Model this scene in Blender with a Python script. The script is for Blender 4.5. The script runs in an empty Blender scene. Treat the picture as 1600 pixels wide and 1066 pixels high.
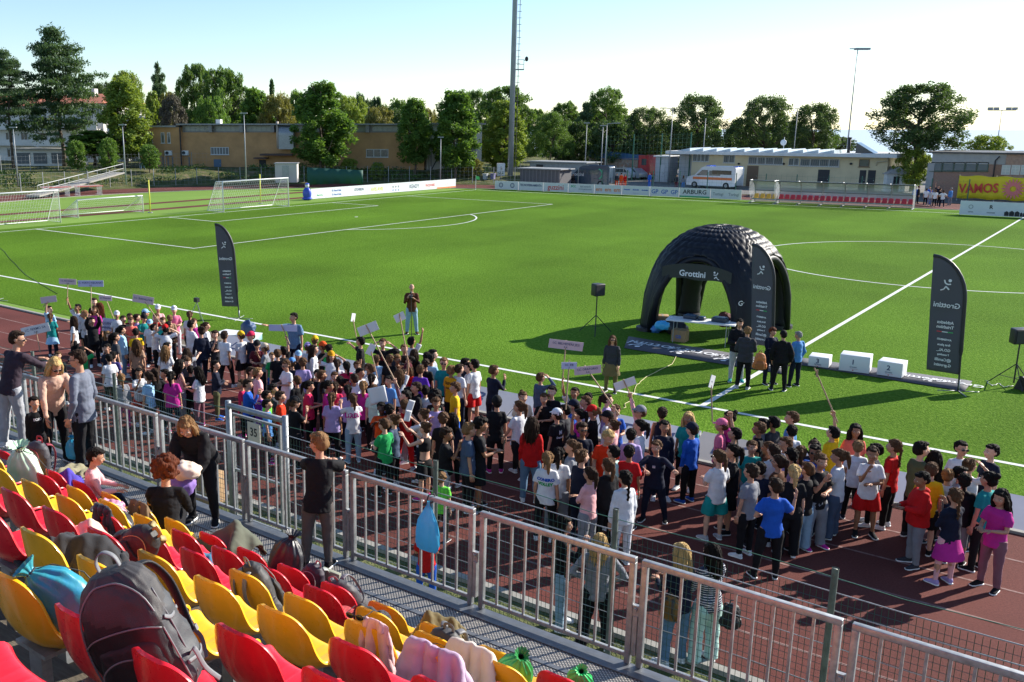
import bpy, bmesh, math, random
from mathutils import Vector, Matrix, noise
from mathutils.bvhtree import BVHTree
R=math.radians
PI=math.pi
sc=bpy.context.scene
COL=sc.collection
random.seed(7)
# ------------------------------------------------------------------ camera
CAM=Vector((8.117,-21.981,6.684)); YAW=-0.68057; PITCH=0.231465; FPX=1470.0; CX0=618.1; CY0=545.4
cd=bpy.data.cameras.new('camera'); cam=bpy.data.objects.new('camera',cd); COL.objects.link(cam)
cam.location=CAM; cam.rotation_euler=(PI/2-PITCH,0,-YAW)
cd.sensor_width=36; cd.lens=FPX/1600*36; cd.shift_x=(800-CX0)/1600; cd.shift_y=(CY0-533)/1600
cd.clip_start=.1; cd.clip_end=60000
sc.camera=cam
FW=Vector((math.sin(YAW)*math.cos(PITCH),math.cos(YAW)*math.cos(PITCH),-math.sin(PITCH)))
RT=Vector((math.cos(YAW),-math.sin(YAW),0)); UP=RT.cross(FW)
# ------------------------------------------------------------------ light
SUN_AZ=27.0; SUN_EL=28.0
w=bpy.data.worlds.new('World'); sc.world=w; w.use_nodes=True
nt=w.node_tree; bg=nt.nodes['Background']; sky=nt.nodes.new('ShaderNodeTexSky')
sky.sky_type='NISHITA'; sky.sun_disc=False; sky.sun_elevation=R(SUN_EL); sky.sun_rotation=R(SUN_AZ)
sky.altitude=50; sky.air_density=1.0; sky.dust_density=0.15; sky.ozone_density=3.4
nt.links.new(sky.outputs[0],bg.inputs[0]); bg.inputs[1].default_value=0.088
sd=bpy.data.lights.new('sun','SUN'); sun=bpy.data.objects.new('sun',sd); COL.objects.link(sun)
sd.energy=4.4; sd.angle=R(.5); sd.color=(1,.93,.82)
sdir=Vector((math.sin(R(SUN_AZ))*math.cos(R(SUN_EL)),math.cos(R(SUN_AZ))*math.cos(R(SUN_EL)),math.sin(R(SUN_EL))))
sun.rotation_euler=sdir.to_track_quat('Z','Y').to_euler(); sun.location=(0,0,50)
vs=sc.view_settings; vs.view_transform='Standard'; vs.look='None'; vs.exposure=1.15; vs.gamma=1; vs.use_curve_mapping=False
sc.render.engine='CYCLES'; sc.cycles.max_bounces=6; sc.cycles.diffuse_bounces=3; sc.cycles.transparent_max_bounces=16
sc.cycles.use_adaptive_sampling=True; sc.cycles.use_denoising=True
# ------------------------------------------------------------------ photo measurement helpers
def ray(px,py): return FW+RT*((px-CX0)/FPX)+UP*((CY0-py)/FPX)
def at(px,py,z=0.):
    d=ray(px,py); return CAM+d*((z-CAM.z)/d.z)
def onY(px,py,Y):
    d=ray(px,py); return CAM+d*((Y-CAM.y)/d.y)
def dep(px,py,D): return CAM+ray(px,py)*D
def depth(P): return (Vector(P)-CAM).dot(FW)
# ------------------------------------------------------------------ materials
MC={}
def srgb(h):
    if isinstance(h,str):
        c=[int(h[i:i+2],16)/255 for i in (0,2,4)]
        return tuple(x/12.92 if x<=.04045 else ((x+.055)/1.055)**2.4 for x in c)
    return h
def mat(name,col,rough=.6,metal=0.,var=0.,vscale=3.,bump=0.,bscale=30.,spec=.5,sheen=0.,coat=0.,trans=0.,stretch=None,col2=None,sub=0.):
    if name in MC: return MC[name]
    m=bpy.data.materials.new(name); m.use_nodes=True; MC[name]=m
    n=m.node_tree; b=n.nodes['Principled BSDF']; col=srgb(col)
    b.inputs['Base Color'].default_value=(*col,1); b.inputs['Roughness'].default_value=rough; b.inputs['Metallic'].default_value=metal
    b.inputs['Specular IOR Level'].default_value=spec
    if sheen: b.inputs['Sheen Weight'].default_value=sheen
    if coat: b.inputs['Coat Weight'].default_value=coat
    if trans: b.inputs['Transmission Weight'].default_value=trans
    if sub:
        b.inputs['Subsurface Weight'].default_value=sub; b.inputs['Subsurface Radius'].default_value=(.02,.01,.006)
    if var or bump:
        tc=n.nodes.new('ShaderNodeTexCoord'); mp=n.nodes.new('ShaderNodeMapping'); n.links.new(tc.outputs['Object'],mp.inputs[0])
        if stretch: mp.inputs['Scale'].default_value=stretch
    if var:
        t=n.nodes.new('ShaderNodeTexNoise'); t.inputs['Scale'].default_value=vscale; t.inputs['Detail'].default_value=5; t.inputs['Roughness'].default_value=.65
        n.links.new(mp.outputs[0],t.inputs[0])
        r=n.nodes.new('ShaderNodeValToRGB'); r.color_ramp.elements[0].position=.3; r.color_ramp.elements[1].position=.7
        c2=srgb(col2) if col2 else tuple(x*(1-var) for x in col); c1=col if col2 else tuple(min(1,x*(1+var*.6)) for x in col)
        r.color_ramp.elements[0].color=(*c2,1); r.color_ramp.elements[1].color=(*c1,1)
        n.links.new(t.outputs[0],r.inputs[0]); n.links.new(r.outputs[0],b.inputs['Base Color'])
    if bump:
        t=n.nodes.new('ShaderNodeTexNoise'); t.inputs['Scale'].default_value=bscale; t.inputs['Detail'].default_value=4
        n.links.new(mp.outputs[0],t.inputs[0]); bp=n.nodes.new('ShaderNodeBump'); bp.inputs['Strength'].default_value=1; bp.inputs['Distance'].default_value=bump
        n.links.new(t.outputs[0],bp.inputs['Height']); n.links.new(bp.outputs[0],b.inputs['Normal'])
    return m
# ------------------------------------------------------------------ object helpers
def me_from(V,F,name,smooth=False,mats=None,fm=None):
    me=bpy.data.meshes.new(name); me.from_pydata([tuple(v) for v in V],[],F); me.update()
    if mats:
        for x in mats: me.materials.append(x)
    if fm: me.polygons.foreach_set('material_index',fm)
    if smooth: me.polygons.foreach_set('use_smooth',[True]*len(me.polygons))
    return me
def smo(pts,k=5):
    pts=[Vector(p) for p in pts]; out=[]
    for i in range(len(pts)-1):
        p0=pts[max(i-1,0)];p1=pts[i];p2=pts[i+1];p3=pts[min(i+2,len(pts)-1)]
        for j in range(k):
            t=j/k; out.append(.5*((2*p1)+(p2-p0)*t+(2*p0-5*p1+4*p2-p3)*t*t+(3*p1-p0-3*p2+p3)*t**3))
    return out+[pts[-1]]
class MB:
    def __init__(s): s.V=[];s.F=[];s.M=[];s.m=0
    def add(s,V,F):
        o=len(s.V); s.V+= [Vector(v) for v in V]; s.F+=[tuple(i+o for i in f) for f in F]; s.M+=[s.m]*len(F)
    def box(s,a,b,M=None):
        x0,y0,z0=a;x1,y1,z1=b
        V=[(x0,y0,z0),(x1,y0,z0),(x1,y1,z0),(x0,y1,z0),(x0,y0,z1),(x1,y0,z1),(x1,y1,z1),(x0,y1,z1)]
        V=[Vector(v) for v in V]
        if M: V=[M@v for v in V]
        s.add(V,[(0,3,2,1),(4,5,6,7),(0,1,5,4),(1,2,6,5),(2,3,7,6),(3,0,4,7)])
    def tube(s,pts,rad,n=8,ref=None,cap=True,closed=False):
        pts=[Vector(p) for p in pts]; N=len(pts)
        if not isinstance(rad,(list,tuple)) or (isinstance(rad,tuple) and not isinstance(rad[0],(list,tuple)) and len(rad)==2 and N!=2): rad=[rad]*N
        V=[];F=[]; u=Vector(ref) if ref else None
        for i,p in enumerate(pts):
            t=(pts[min(i+1,N-1)]-pts[max(i-1,0)]).normalized()
            if u is None: u=t.orthogonal()
            u=(u-t*u.dot(t))
            if u.length<1e-6: u=t.orthogonal()
            u.normalize(); w_=t.cross(u); r=rad[i]
            ru,rw=(r if isinstance(r,(tuple,list)) else (r,r))
            for k in range(n):
                a=2*PI*k/n; V.append(p+u*(ru*math.cos(a))+w_*(rw*math.sin(a)))
        for i in range(N-1):
            for k in range(n):
                k2=(k+1)%n; F.append((i*n+k,i*n+k2,(i+1)*n+k2,(i+1)*n+k))
        if cap:
            F.append(tuple(range(n))[::-1]); F.append(tuple((N-1)*n+k for k in range(n)))
        s.add(V,F)
    def ell(s,c,r,M=None,nu=12,nv=8):
        V=[];F=[];c=Vector(c)
        for j in range(1,nv):
            th=PI*j/nv
            for i in range(nu):
                a=2*PI*i/nu; v=Vector((r[0]*math.sin(th)*math.cos(a),r[1]*math.sin(th)*math.sin(a),r[2]*math.cos(th)))
                V.append(v)
        V.append(Vector((0,0,r[2]))); V.append(Vector((0,0,-r[2]))); t=len(V)-2; b=t+1
        for j in range(nv-2):
            for i in range(nu):
                i2=(i+1)%nu; F.append((j*nu+i,(j+1)*nu+i,(j+1)*nu+i2,j*nu+i2))
        for i in range(nu):
            i2=(i+1)%nu; F.append((t,i,i2)); F.append((b,(nv-2)*nu+i2,(nv-2)*nu+i))
        s.add([c+(M@v if M else v) for v in V],F)
    def mesh(s,name,mats=None,smooth=False): return me_from(s.V,s.F,name,smooth,mats,s.M if mats and len(mats)>1 else None)
    def build(s,name,mats,parent=None,smooth=False,**k):
        if not isinstance(mats,(list,tuple)): mats=[mats]
        return ob(name,s.mesh(name,mats,smooth),parent,**k)
def ob(name,me,parent=None,loc=None,rot=None,**k):
    o=bpy.data.objects.new(name,me); COL.objects.link(o)
    if parent: o.parent=parent
    if loc is not None: o.location=loc
    if rot is not None: o.rotation_euler=rot
    if k: tag(o,**k)
    return o
def tag(o,label=None,cat=None,group=None,kind=None):
    if label: o['label']=label
    if cat: o['category']=cat
    if group: o['group']=group
    if kind: o['kind']=kind
    return o
def thing(name,label,cat,loc=(0,0,0),rz=0.,group=None):
    o=bpy.data.objects.new(name,None); COL.objects.link(o); o.location=loc; o.rotation_euler=(0,0,rz); o.empty_display_size=.2
    return tag(o,label,cat,group)
def structure(name,mb,m,smooth=False): 
    o=mb.build(name,m,None,smooth); o['kind']='structure'; return o
def dup(o,parent=None,skip=()):
    c=o.copy(); COL.objects.link(c)
    if parent: c.parent=parent
    for ch in list(o.children): dup(ch,c)
    return c
def evalmesh(me,mods):
    o=bpy.data.objects.new('tmp',me); COL.objects.link(o)
    for t,kw in mods:
        m=o.modifiers.new(t,t)
        for a,b in kw.items(): setattr(m,a,b)
    dg=bpy.context.evaluated_depsgraph_get(); dg.update()
    r=bpy.data.meshes.new_from_object(o.evaluated_get(dg)); bpy.data.objects.remove(o)
    return r
TXC={}
def textmesh(s,size=1.,ext=0.,bold=0.,align='CENTER',res=2):
    key=(s,size,ext,bold,align)
    if key in TXC: return TXC[key]
    c=bpy.data.curves.new('txt','FONT'); c.body=s; c.size=size; c.extrude=ext; c.offset=bold; c.align_x=align; c.align_y='CENTER'; c.resolution_u=res
    o=bpy.data.objects.new('txt',c); COL.objects.link(o); dg=bpy.context.evaluated_depsgraph_get(); dg.update()
    me=bpy.data.meshes.new_from_object(o.evaluated_get(dg)); bpy.data.objects.remove(o); TXC[key]=me
    return me
def addtext(mb,s,M,size,bold=0.,align='CENTER',sx=1.):
    me=textmesh(s,1.,0.,bold/size,align); S=Matrix.Diagonal((size*sx,size,size,1))
    mb.add([M@(S@v.co) for v in me.vertices],[tuple(p.vertices) for p in me.polygons])
def frame(o,x,y):
    "matrix with origin o, x-axis, y-axis"
    x=Vector(x).normalized(); y=Vector(y); y=(y-x*y.dot(x)).normalized(); z=x.cross(y)
    M=Matrix((x,y,z)).transposed().to_4x4(); M.translation=Vector(o); return M
# ------------------------------------------------------------------ people
KID=dict(H=1.40,hip=.70,tor=.433,sh=.121,hw=.078,ua=.235,fa=.21,th=.32,shn=.32,ank=.06,q=1.0,hc=.162,hr=1.035)
ADU=dict(H=1.74,hip=.92,tor=.52,sh=.168,hw=.088,ua=.30,fa=.255,th=.425,shn=.415,ank=.08,q=1.24,hc=.187,hr=1.1)
def rx(a): return Matrix.Rotation(a,3,'X')
def ry(a): return Matrix.Rotation(a,3,'Y')
def rzm(a): return Matrix.Rotation(a,3,'Z')
# arm: (upper dir, fore dir) as (out, forward, up); leg likewise (out, forward, up)
DN=((.16,.0,-1),(.08,.16,-1))
LS=((.06,.0,-1),(.03,0,-1))
POSES={
'stand':dict(R=DN,L=DN,lr=LS,ll=LS),
'easy':dict(R=DN,L=((.2,-.05,-1),(.05,.3,-1)),lr=((.05,.12,-1),(.05,-.14,-1)),ll=((.1,-.03,-1),(.05,0,-1)),head=(.35,.1)),
'cross':dict(R=((.2,.35,-1),(-1,.75,.12)),L=((.2,.35,-1),(-1,.6,.0)),lr=LS,ll=LS,head=(-.2,0)),
'clasp':dict(R=((.2,.3,-1),(-.55,1,.15)),L=((.2,.3,-1),(-.55,1,.1)),lr=LS,ll=((.1,.1,-1),(.05,-.05,-1)),head=(.1,.2)),
'hips':dict(R=((.9,-.15,-1),(-.95,.25,-.5)),L=((.9,-.15,-1),(-.95,.25,-.5)),lr=((.14,0,-1),(.08,0,-1)),ll=((.14,0,-1),(.08,0,-1))),
'raise':dict(R=((.35,.35,1),(.05,.25,1)),L=DN,lr=LS,ll=LS,head=(0,-.15)),
'reach':dict(R=((.3,.6,.9),(-.25,.5,1)),L=((.3,.6,.9),(-.25,.5,1)),lr=LS,ll=LS,head=(0,-.1)),
'face':dict(R=((.15,.75,-1),(-.28,.45,1)),L=((.2,.3,-1),(-.9,.6,.1)),lr=LS,ll=((.1,.05,-1),(.05,0,-1)),head=(-.25,.1)),
'shade':dict(R=((.8,.7,.35),(-.75,-.1,.62)),L=DN,lr=LS,ll=LS,head=(0,0)),
'behind':dict(R=((1,.15,.35),(-.8,-.3,.55)),L=((1,.15,.35),(-.8,-.3,.55)),lr=LS,ll=LS),
'point':dict(R=((.9,.6,-.15),(.8,.6,.35)),L=DN,lr=LS,ll=((.1,.1,-1),(.05,-.1,-1)),head=(-.5,0)),
'paper':dict(R=((.3,.8,-.4),(-.25,.8,.6)),L=((.3,.8,-.4),(-.25,.8,.6)),lr=LS,ll=LS,head=(0,0)),
'walk':dict(R=((.15,-.35,-1),(.05,.1,-1)),L=((.15,.4,-1),(.0,.7,-1)),lr=((.04,.38,-1),(.02,.1,-1)),ll=((.04,-.22,-1),(.02,-.6,-1)),head=(.2,0)),
'tug':dict(R=((.4,.8,-.35),(-.8,.9,-.05)),L=((.7,.8,-.1),(.5,.9,.05)),lr=((.1,.2,-1),(.1,-.1,-1)),ll=((.22,-.1,-1),(.15,-.2,-1)),head=(-.1,.1)),
'wave':dict(R=((.55,.25,-.8),(.25,.3,1)),L=((.5,-.1,-1),(-.5,.6,-.1)),lr=LS,ll=((.2,-.05,-1),(.1,0,-1)),head=(.3,0)),
'camera':dict(R=((.25,.5,-1),(-.45,.6,.9)),L=((.3,.55,-1),(-.7,.7,.7)),lr=((.1,.1,-1),(.06,-.1,-1)),ll=((.12,-.05,-1),(.1,0,-1)),head=(.1,.05)),
'pocket':dict(R=((.35,-.1,-1),(-.1,.4,-1)),L=((.35,-.1,-1),(-.1,.4,-1)),lr=((.08,.02,-1),(.06,0,-1)),ll=((.14,0,-1),(.1,0,-1)),head=(.3,.15)),
'lean':dict(R=((.2,.8,-.55),(-.5,1,-.12)),L=((.3,.9,-.5),(-.8,.7,.0)),lean=.32,lr=((.08,.12,-1),(.04,-.02,-1)),ll=((.1,-.05,-1),(.05,-.12,-1)),head=(-.9,.0)),
'stoop':dict(R=((.15,.35,-1),(.05,.5,-1)),L=((.15,.5,-1),(-.25,.9,-.8)),lean=.38,lr=((.08,.2,-1),(.04,-.2,-1)),ll=((.1,.1,-1),(.05,-.1,-1)),head=(.0,.45)),
'lookdown':dict(R=((.2,.1,-1),(.0,.5,-1)),L=((.2,.2,-1),(-.1,.7,-1)),lean=.14,lr=((.05,.1,-1),(.05,-.1,-1)),ll=((.1,.05,-1),(.05,-.05,-1)),head=(.5,.45)),
'rail':dict(R=((.38,.85,-.42),(-1,.35,.25)),L=((.38,.85,-.42),(-1,.28,.18)),lean=.24,lr=((.04,.05,-1),(.03,-.12,-1)),ll=((.12,-.05,-1),(.05,-.1,-1)),head=(.95,.12)),
'sit':dict(R=((.25,.45,-1),(-.5,1,-.15)),L=((.25,.5,-1),(-.45,1,-.1)),lean=.12,lr=((.12,1,-.08),(.02,.25,-1)),ll=((.16,1,-.02),(.02,.45,-.9)),head=(-.1,.3)),
'sitcross':dict(R=((.25,.45,-1),(-.5,1,-.1)),L=((.25,.55,-1),(-.55,1,-.05)),lean=.2,lr=((-.02,1,.12),(-.3,.85,-.1)),ll=((.2,1,-.05),(.0,.1,-1)),head=(-.2,.2)),
'bend':dict(R=((.1,.3,-1),(-.2,.6,-.9)),L=((.1,.4,-1),(-.4,.8,-.7)),lean=.75,lr=((.1,.25,-1),(.04,-.25,-1)),ll=((.12,.15,-1),(.05,-.15,-1)),head=(.15,.4)),
}
def skel(B,pose):
    P=POSES[pose]; J={}; T=rx(P.get('lean',0.)); J['T']=T
    def dirv(d,s): return Vector((d[0]*s,-d[1],d[2])).normalized()
    hipz=0.
    J['pel']=Vector((0,0,0))
    for s,nm in ((-1,'r'),(1,'l')):
        l=P['l'+nm]; h=Vector((s*B['hw'],0,0)); k=h+dirv(l[0],s)*B['th']; a=k+dirv(l[1],s)*B['shn']
        J['h'+nm],J['k'+nm],J['a'+nm]=h,k,a
    for s,nm in ((-1,'r'),(1,'l')):
        a=P[nm.upper()]; sh=T@Vector((s*B['sh'],.005,B['tor']-.042*B['q'])); e=sh+(T@Vector((a[0][0]*s,-a[0][1],a[0][2])).normalized() if pose in('x',) else dirv(a[0],s))*B['ua']
        w_=e+dirv(a[1],s)*B['fa']; J['s'+nm],J['e'+nm],J['w'+nm]=sh,e,w_; J['fd'+nm]=dirv(a[1],s)
    low=min(J['ar'].z,J['al'].z) if not pose.startswith('sit') else None
    off=Vector((0,0,B['ank']-low)) if low is not None else Vector((0,0,0))
    if low is not None:
        off.y=-(J['ar'].y+J['al'].y)/2*(1 if P.get('lean',0)>.3 else 0.5)
    for k in list(J):
        if k!='T' and not k.startswith('fd'): J[k]=J[k]+off
    hd=P.get('head',(0,0)); Hm=rzm(hd[0])@rx(P.get('lean',0)*.35+hd[1])
    J['neck']=J['pel']+T@Vector((0,.008,B['tor']+.0))
    J['head']=J['neck']+T@Vector((0,-.012,.06*B['q']))+Hm@Vector((0,-.005,B['hc']-.06*B['q'])); J['Hm']=Hm
    return J
def remesh(mb,vox,it=4,name='m',wr=0.,wf=9.,seed=0,dec=None,ztop=None):
    me=mb.mesh(name)
    r=evalmesh(me,[('REMESH',dict(mode='VOXEL',voxel_size=vox)),('SMOOTH',dict(factor=.5,iterations=it))]+([('DECIMATE',dict(ratio=dec))] if dec else []))
    if wr:
        sd=Vector((seed*3.1,seed*1.7,0)); 
        ns=[v.normal.copy() for v in r.vertices]
        for v,nn in zip(r.vertices,ns):
            c=v.co; a=noise.noise(Vector((c.x*wf*.7,c.y*wf*.7,c.z*wf*1.3))+sd)+.6*(abs(noise.noise(Vector((c.x*wf*2.1,c.y*wf*2.1,c.z*wf*2.4))+sd*2))-.3)
            k_=1. if ztop is None else min(1,max(.12,(ztop-c.z)/.08)); v.co=c+nn*(a*wr*k_)
    r.polygons.foreach_set('use_smooth',[True]*len(r.polygons))
    return r
def lerp(a,b,t): return a+(b-a)*t
def headparts(mb,J,B):
    h=J['head']; M=J['Hm']; r=B['hr']
    def P(x,y,z): return h+M@Vector((x*r,y*r,z*r))
    mb.ell(P(0,.014,.022),(.073*r,.09*r,.084*r),M,18,12)
    mb.ell(P(0,-.02,-.018),(.060*r,.070*r,.078*r),M,16,10)
    mb.ell(P(0,-.038,-.062),(.040*r,.045*r,.038*r),M,12,8)
    mb.tube([P(0,-.082,.012),P(0,-.098,-.012),P(0,-.092,-.028)],[.008*r,.014*r,.012*r],8)
    for s in (-1,1):
        mb.ell(P(s*.074,.012,-.004),(.012*r,.02*r,.028*r),M,8,6)
        mb.ell(P(s*.034,-.066,-.018),(.024*r,.02*r,.022*r),M,8,6)
def handfix(mb,J,B,nm,pose):
    "palm + five separate bent fingers"
    q=B['q']; w_=J['w'+nm]; d=J['fd'+nm]; s=-1 if nm=='r' else 1
    up=Vector((0,0,1)); side=d.cross(up)
    if side.length<.3: side=Vector((0,1,0))   # arm hanging: palm faces the thigh, width front-back
    side.normalize(); nrm=d.cross(side).normalized()
    if abs(d.z)>.7: inn=Vector((-s,0,0)); nrm=(inn-d*inn.dot(d)).normalized(); side=nrm.cross(d).normalized()
    if side.y>0: side=-side  # index finger side forwards
    curl={'raise':1.25,'reach':1.1,'tug':1.2,'rail':.4}.get(pose,.45)
    pc=w_+d*(.042*q)
    mb.tube([w_-d*.005,w_+d*.02*q,w_+d*.06*q,w_+d*.078*q],[(.022*q,.017*q),(.03*q,.016*q),(.036*q,.014*q),(.032*q,.011*q)],10,ref=side)
    L=(.062,.068,.064,.050)
    for i,l in enumerate(L):
        b=w_+d*.074*q+side*((1.5-i)*.0185*q); l=l*q; a1=curl*.5; a2=curl*1.0
        d1=d*math.cos(a1)+nrm*math.sin(a1); d2=d*math.cos(a1+a2)+nrm*math.sin(a1+a2)
        p1=b+d1*l*.5; p2=p1+d2*l*.5
        mb.tube([b-d*.012*q,p1,p2],[.0088*q,.008*q,.0062*q],6)
    tb=w_+d*.022*q+side*.026*q; td=(d*.75+side*.65+nrm*.25).normalized(); t1=tb+td*.034*q
    mb.tube([tb-td*.01*q,t1,t1+(td*.5+d*.6+nrm*.3).normalized()*.026*q],[.0115*q,.0098*q,.0072*q],6)
MESHC={}
def bodymesh(age,pose,hi=0):
    key=('b',age,pose,hi)
    if key in MESHC: return MESHC[key]
    B=KID if age=='k' else ADU; J=skel(B,pose); q=B['q']; T=J['T']; mb=MB(); f=B.get('fat',1.)
    def tp(z,y=0.): return J['pel']+T@Vector((0,y,z))
    t=B['tor']; X=(1,0,0)
    mb.tube([J['pel']+Vector((0,0,-.06*q)),tp(0),tp(t*.3),tp(t*.6),tp(t*.85),tp(t*.98),tp(t*1.02)],[(.09*q,.07*q),(.118*q,.083*q),(.1*q,.072*q),(.116*q,.08*q),(.125*q,.075*q),(.085*q,.055*q),(.05*q,.045*q)],16,ref=X)
    nk=J['head']+J['Hm']@Vector((0,.01,-.05*B['hr']))
    mb.tube([tp(t*.93),J['neck'],nk],[.052*q,.043*q,.041*q],12)
    headparts(mb,J,B)
    for nm in 'rl':
        h,k,a=J['h'+nm],J['k'+nm],J['a'+nm]
        mb.tube([h+Vector((0,0,.02)),lerp(h,k,.3),lerp(h,k,.8),k,lerp(k,a,.3),lerp(k,a,.75),a,a+Vector((0,0,-.02))],[.07*q,.069*q,.048*q,.042*q,.045*q,.03*q,.026*q,.028*q],12)
        s,e,w_=J['s'+nm],J['e'+nm],J['w'+nm]
        inn=lerp(s,tp(t*.93),.45); mb.tube([inn,s,lerp(s,e,.2),lerp(s,e,.8),e,lerp(e,w_,.3),w_],[.036*q,.041*q,.040*q,.031*q,.028*q,.03*q,.02*q],10)
    me=remesh(mb,.008 if hi else .013,5 if hi else 2)
    # hands, eyes, lips appended
    V=[v.co.copy() for v in me.vertices]; F=[tuple(p.vertices) for p in me.polygons]
    o=MB(); o.V=V;o.F=F;o.M=[0]*len(F)
    for nm in 'rl': handfix(o,J,B,nm,pose)
    h=J['head'];M=J['Hm'];r=B['hr']
    def P(x,y,z): return h+M@Vector((x*r,y*r,z*r))
    for s in(-1,1):
        o.m=3; o.ell(P(s*.029,-.076,.006),(.0105*r,.006*r,.0048*r),M,8,6)
        o.m=1; o.ell(P(s*.029,-.0795,.006),(.0052*r,.006*r,.0048*r),M,8,6)
        o.m=4; o.tube([P(s*.014,-.084,.026),P(s*.03,-.083,.030),P(s*.046,-.071,.025)],[.0022*r,.0032*r,.0015*r],5)
    o.m=2; o.tube([P(-.02,-.080,-.05),P(-.008,-.0865,-.047),P(.008,-.0865,-.047),P(.02,-.080,-.05)],[.003*r,(.0055*r),(.0055*r),.003*r],6)
    me=o.mesh('body',[skin_m('mid'),mat('eye',(.015,.01,.008),.3),mat('lips',(.38,.12,.1),.5),mat('eyewhite',(.6,.58,.55),.4),mat('brow',(.14,.07,.045),.7)],True)
    MESHC[key]=me; me['hd']=list(J['head']); return me
SKIN={'mid':'b98a70','pale':'cfa28a','tan':'97694c','dark':'4a2a1c'}
def skin_m(k): return mat('skin_'+k,SKIN[k],.55,sub=.0,var=.12,vscale=12)
def topmesh(age,pose,kind,hi=0,fat=1.):
    key=('t',age,pose,kind,hi,fat)
    if key in MESHC: return MESHC[key]
    B=KID if age=='k' else ADU; J=skel(B,pose); q=B['q']; T=J['T']; mb=MB(); t=B['tor']; X=(1,0,0)
    def tp(z,y=0.,x=0.): return J['pel']+T@Vector((x,y,z))
    g={'t':.024,'l':.024,'h':.042,'n':.014,'j':.05,'c':.012}[kind]*q*fat; lo=-.105 if kind!='h' else -.075
    if kind=='n': lo=-.03
    if kind=='c': lo=.17
    if kind=='j': lo=-.12
    w0=(.118*q*fat+g*.9,.083*q*fat+g*.9)
    pts=[];rd=[]
    if lo<0: pts+= [tp(lo*q*.9),tp(0)]; rd+=[(w0[0]+.016*q,w0[1]+.014*q),(w0[0]+.010*q,w0[1]+.008*q)]
    pts+=[tp(max(t*.3,lo+.02)),tp(t*.6),tp(t*.85),tp(t*.96),tp(t*1.02)]
    rd+=[(.104*q*fat+g,.078*q*fat+g),(.117*q*fat+g*.9,.083*q*fat+g*.8),(.124*q+g*.6,.078*q+g*.6),(.088*q+g*.4,.062*q+g*.3),(.055*q+g*.2,.05*q+g*.2)]
    mb.tube(pts,rd,20,ref=X)
    for nm in 'rl':
        s,e,w_=J['s'+nm],J['e'+nm],J['w'+nm]
        inn=lerp(s,tp(t*.93),.5)
        if kind=='t': mb.tube([inn,s,lerp(s,e,.2),lerp(s,e,.72)],[.038*q+g*.2,.044*q+g*.25,.046*q+g*.4,.050*q+g*.6],12)
        elif kind in'nc': mb.tube([tp(t*.8,0,J['s'+nm].x*.55/1),tp(t*1.0,.0,J['s'+nm].x*.5)],[.035*q,.028*q],8) if kind=='n' and not POSES[pose].get('lean') else None
        else:
            a=.85 if kind=='l' else 1.15
            mb.tube([inn,s,lerp(s,e,.2),lerp(s,e,.8),e,lerp(e,w_,.35),lerp(e,w_,.88),lerp(e,w_,.99)],[.038*q+g*.2,.044*q+g*.25,.046*q+g*.3,.040*q*a+g*.3,.040*q*a+g*.3,.040*q*a+g*.2,.029*q*a+g*.2,.026*q*a+g*.1],12)
    if kind in 'hj':
        mb.ell(tp(t*1.0,.055*q),(.085*q,.05*q,.045*q),T,12,8)
        mb.tube([J['neck']+T@Vector((0,.03*q,-.03)),J['neck']+T@Vector((0,.02*q,.03*q))],[(.07*q,.06*q),(.062*q,.055*q)],14,ref=X)
    me=remesh(mb,.009 if hi else .014,4 if hi else 2,'top',wr=(.014 if kind!='n' else .003)*q,wf=7. if hi else 8,seed=len(MESHC),ztop=tp(t*1.0).z)
    MESHC[key]=me; return me
def botmesh(age,pose,kind,hi=0,fat=1.):
    P=POSES[pose]; lk=(P['lr'],P['ll'],P.get('lean',0)>.3,pose.startswith('sit'))
    key=('l',age,lk,kind,hi,fat)
    if key in MESHC: return MESHC[key]
    B=KID if age=='k' else ADU; J=skel(B,pose); q=B['q']; mb=MB(); T=J['T']; X=(1,0,0)
    g={'t':.014,'w':.03,'s':.026,'g':.007,'k':.02,'j':.016}[kind]*q*fat
    mb.tube([J['pel']+T@Vector((0,0,.055*q)),J['pel']+T@Vector((0,0,.0)),J['pel']+Vector((0,0,-.05*q)),J['pel']+Vector((0,0,-.085*q))],[(.102*q*fat+g*.4,.074*q*fat+g*.4),(.117*q*fat+g*.5,.085*q*fat+g*.5),(.12*q*fat+g*.5,.085*q*fat+g*.8),(.08*q,.06*q)],18,ref=X)
    for nm in 'rl':
        h,k,a=J['h'+nm],J['k'+nm],J['a'+nm]
        if kind=='k': continue
        if kind=='s': mb.tube([h+Vector((0,0,.01)),lerp(h,k,.3),lerp(h,k,.6),lerp(h,k,.88)],[.074*q,.076*q+g*.7,.07*q+g*1.3,.068*q+g*1.5],14)
        else:
            e={'t':.044,'w':.072,'g':.032,'j':.05}[kind]*q; kn={'t':.056,'w':.068,'g':.047,'j':.058}[kind]*q
            mb.tube([h+Vector((0,0,.01)),lerp(h,k,.25),lerp(h,k,.8),k,lerp(k,a,.4),lerp(k,a,.85),lerp(k,a,1.0 if kind!='w' else 1.08)],[.072*q+g*.5,.072*q+g,kn+g*.6,kn+g*.3,lerp(kn,e,.45)+g*.2,e,e*1.04],14)
    if kind=='k': mb.tube([J['pel']+Vector((0,0,.03)),J['pel']+Vector((0,0,-.08*q)),J['pel']+Vector((0,.02,-.30*q))],[(.12*q,.09*q),(.15*q,.12*q),(.21*q,.17*q)],20,ref=X)
    me=remesh(mb,.009 if hi else .014,3 if hi else 2,'bot',wr=(.008 if kind in'twj' else .004)*q,wf=8,seed=len(MESHC)+3)
    MESHC[key]=me; return me
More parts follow.
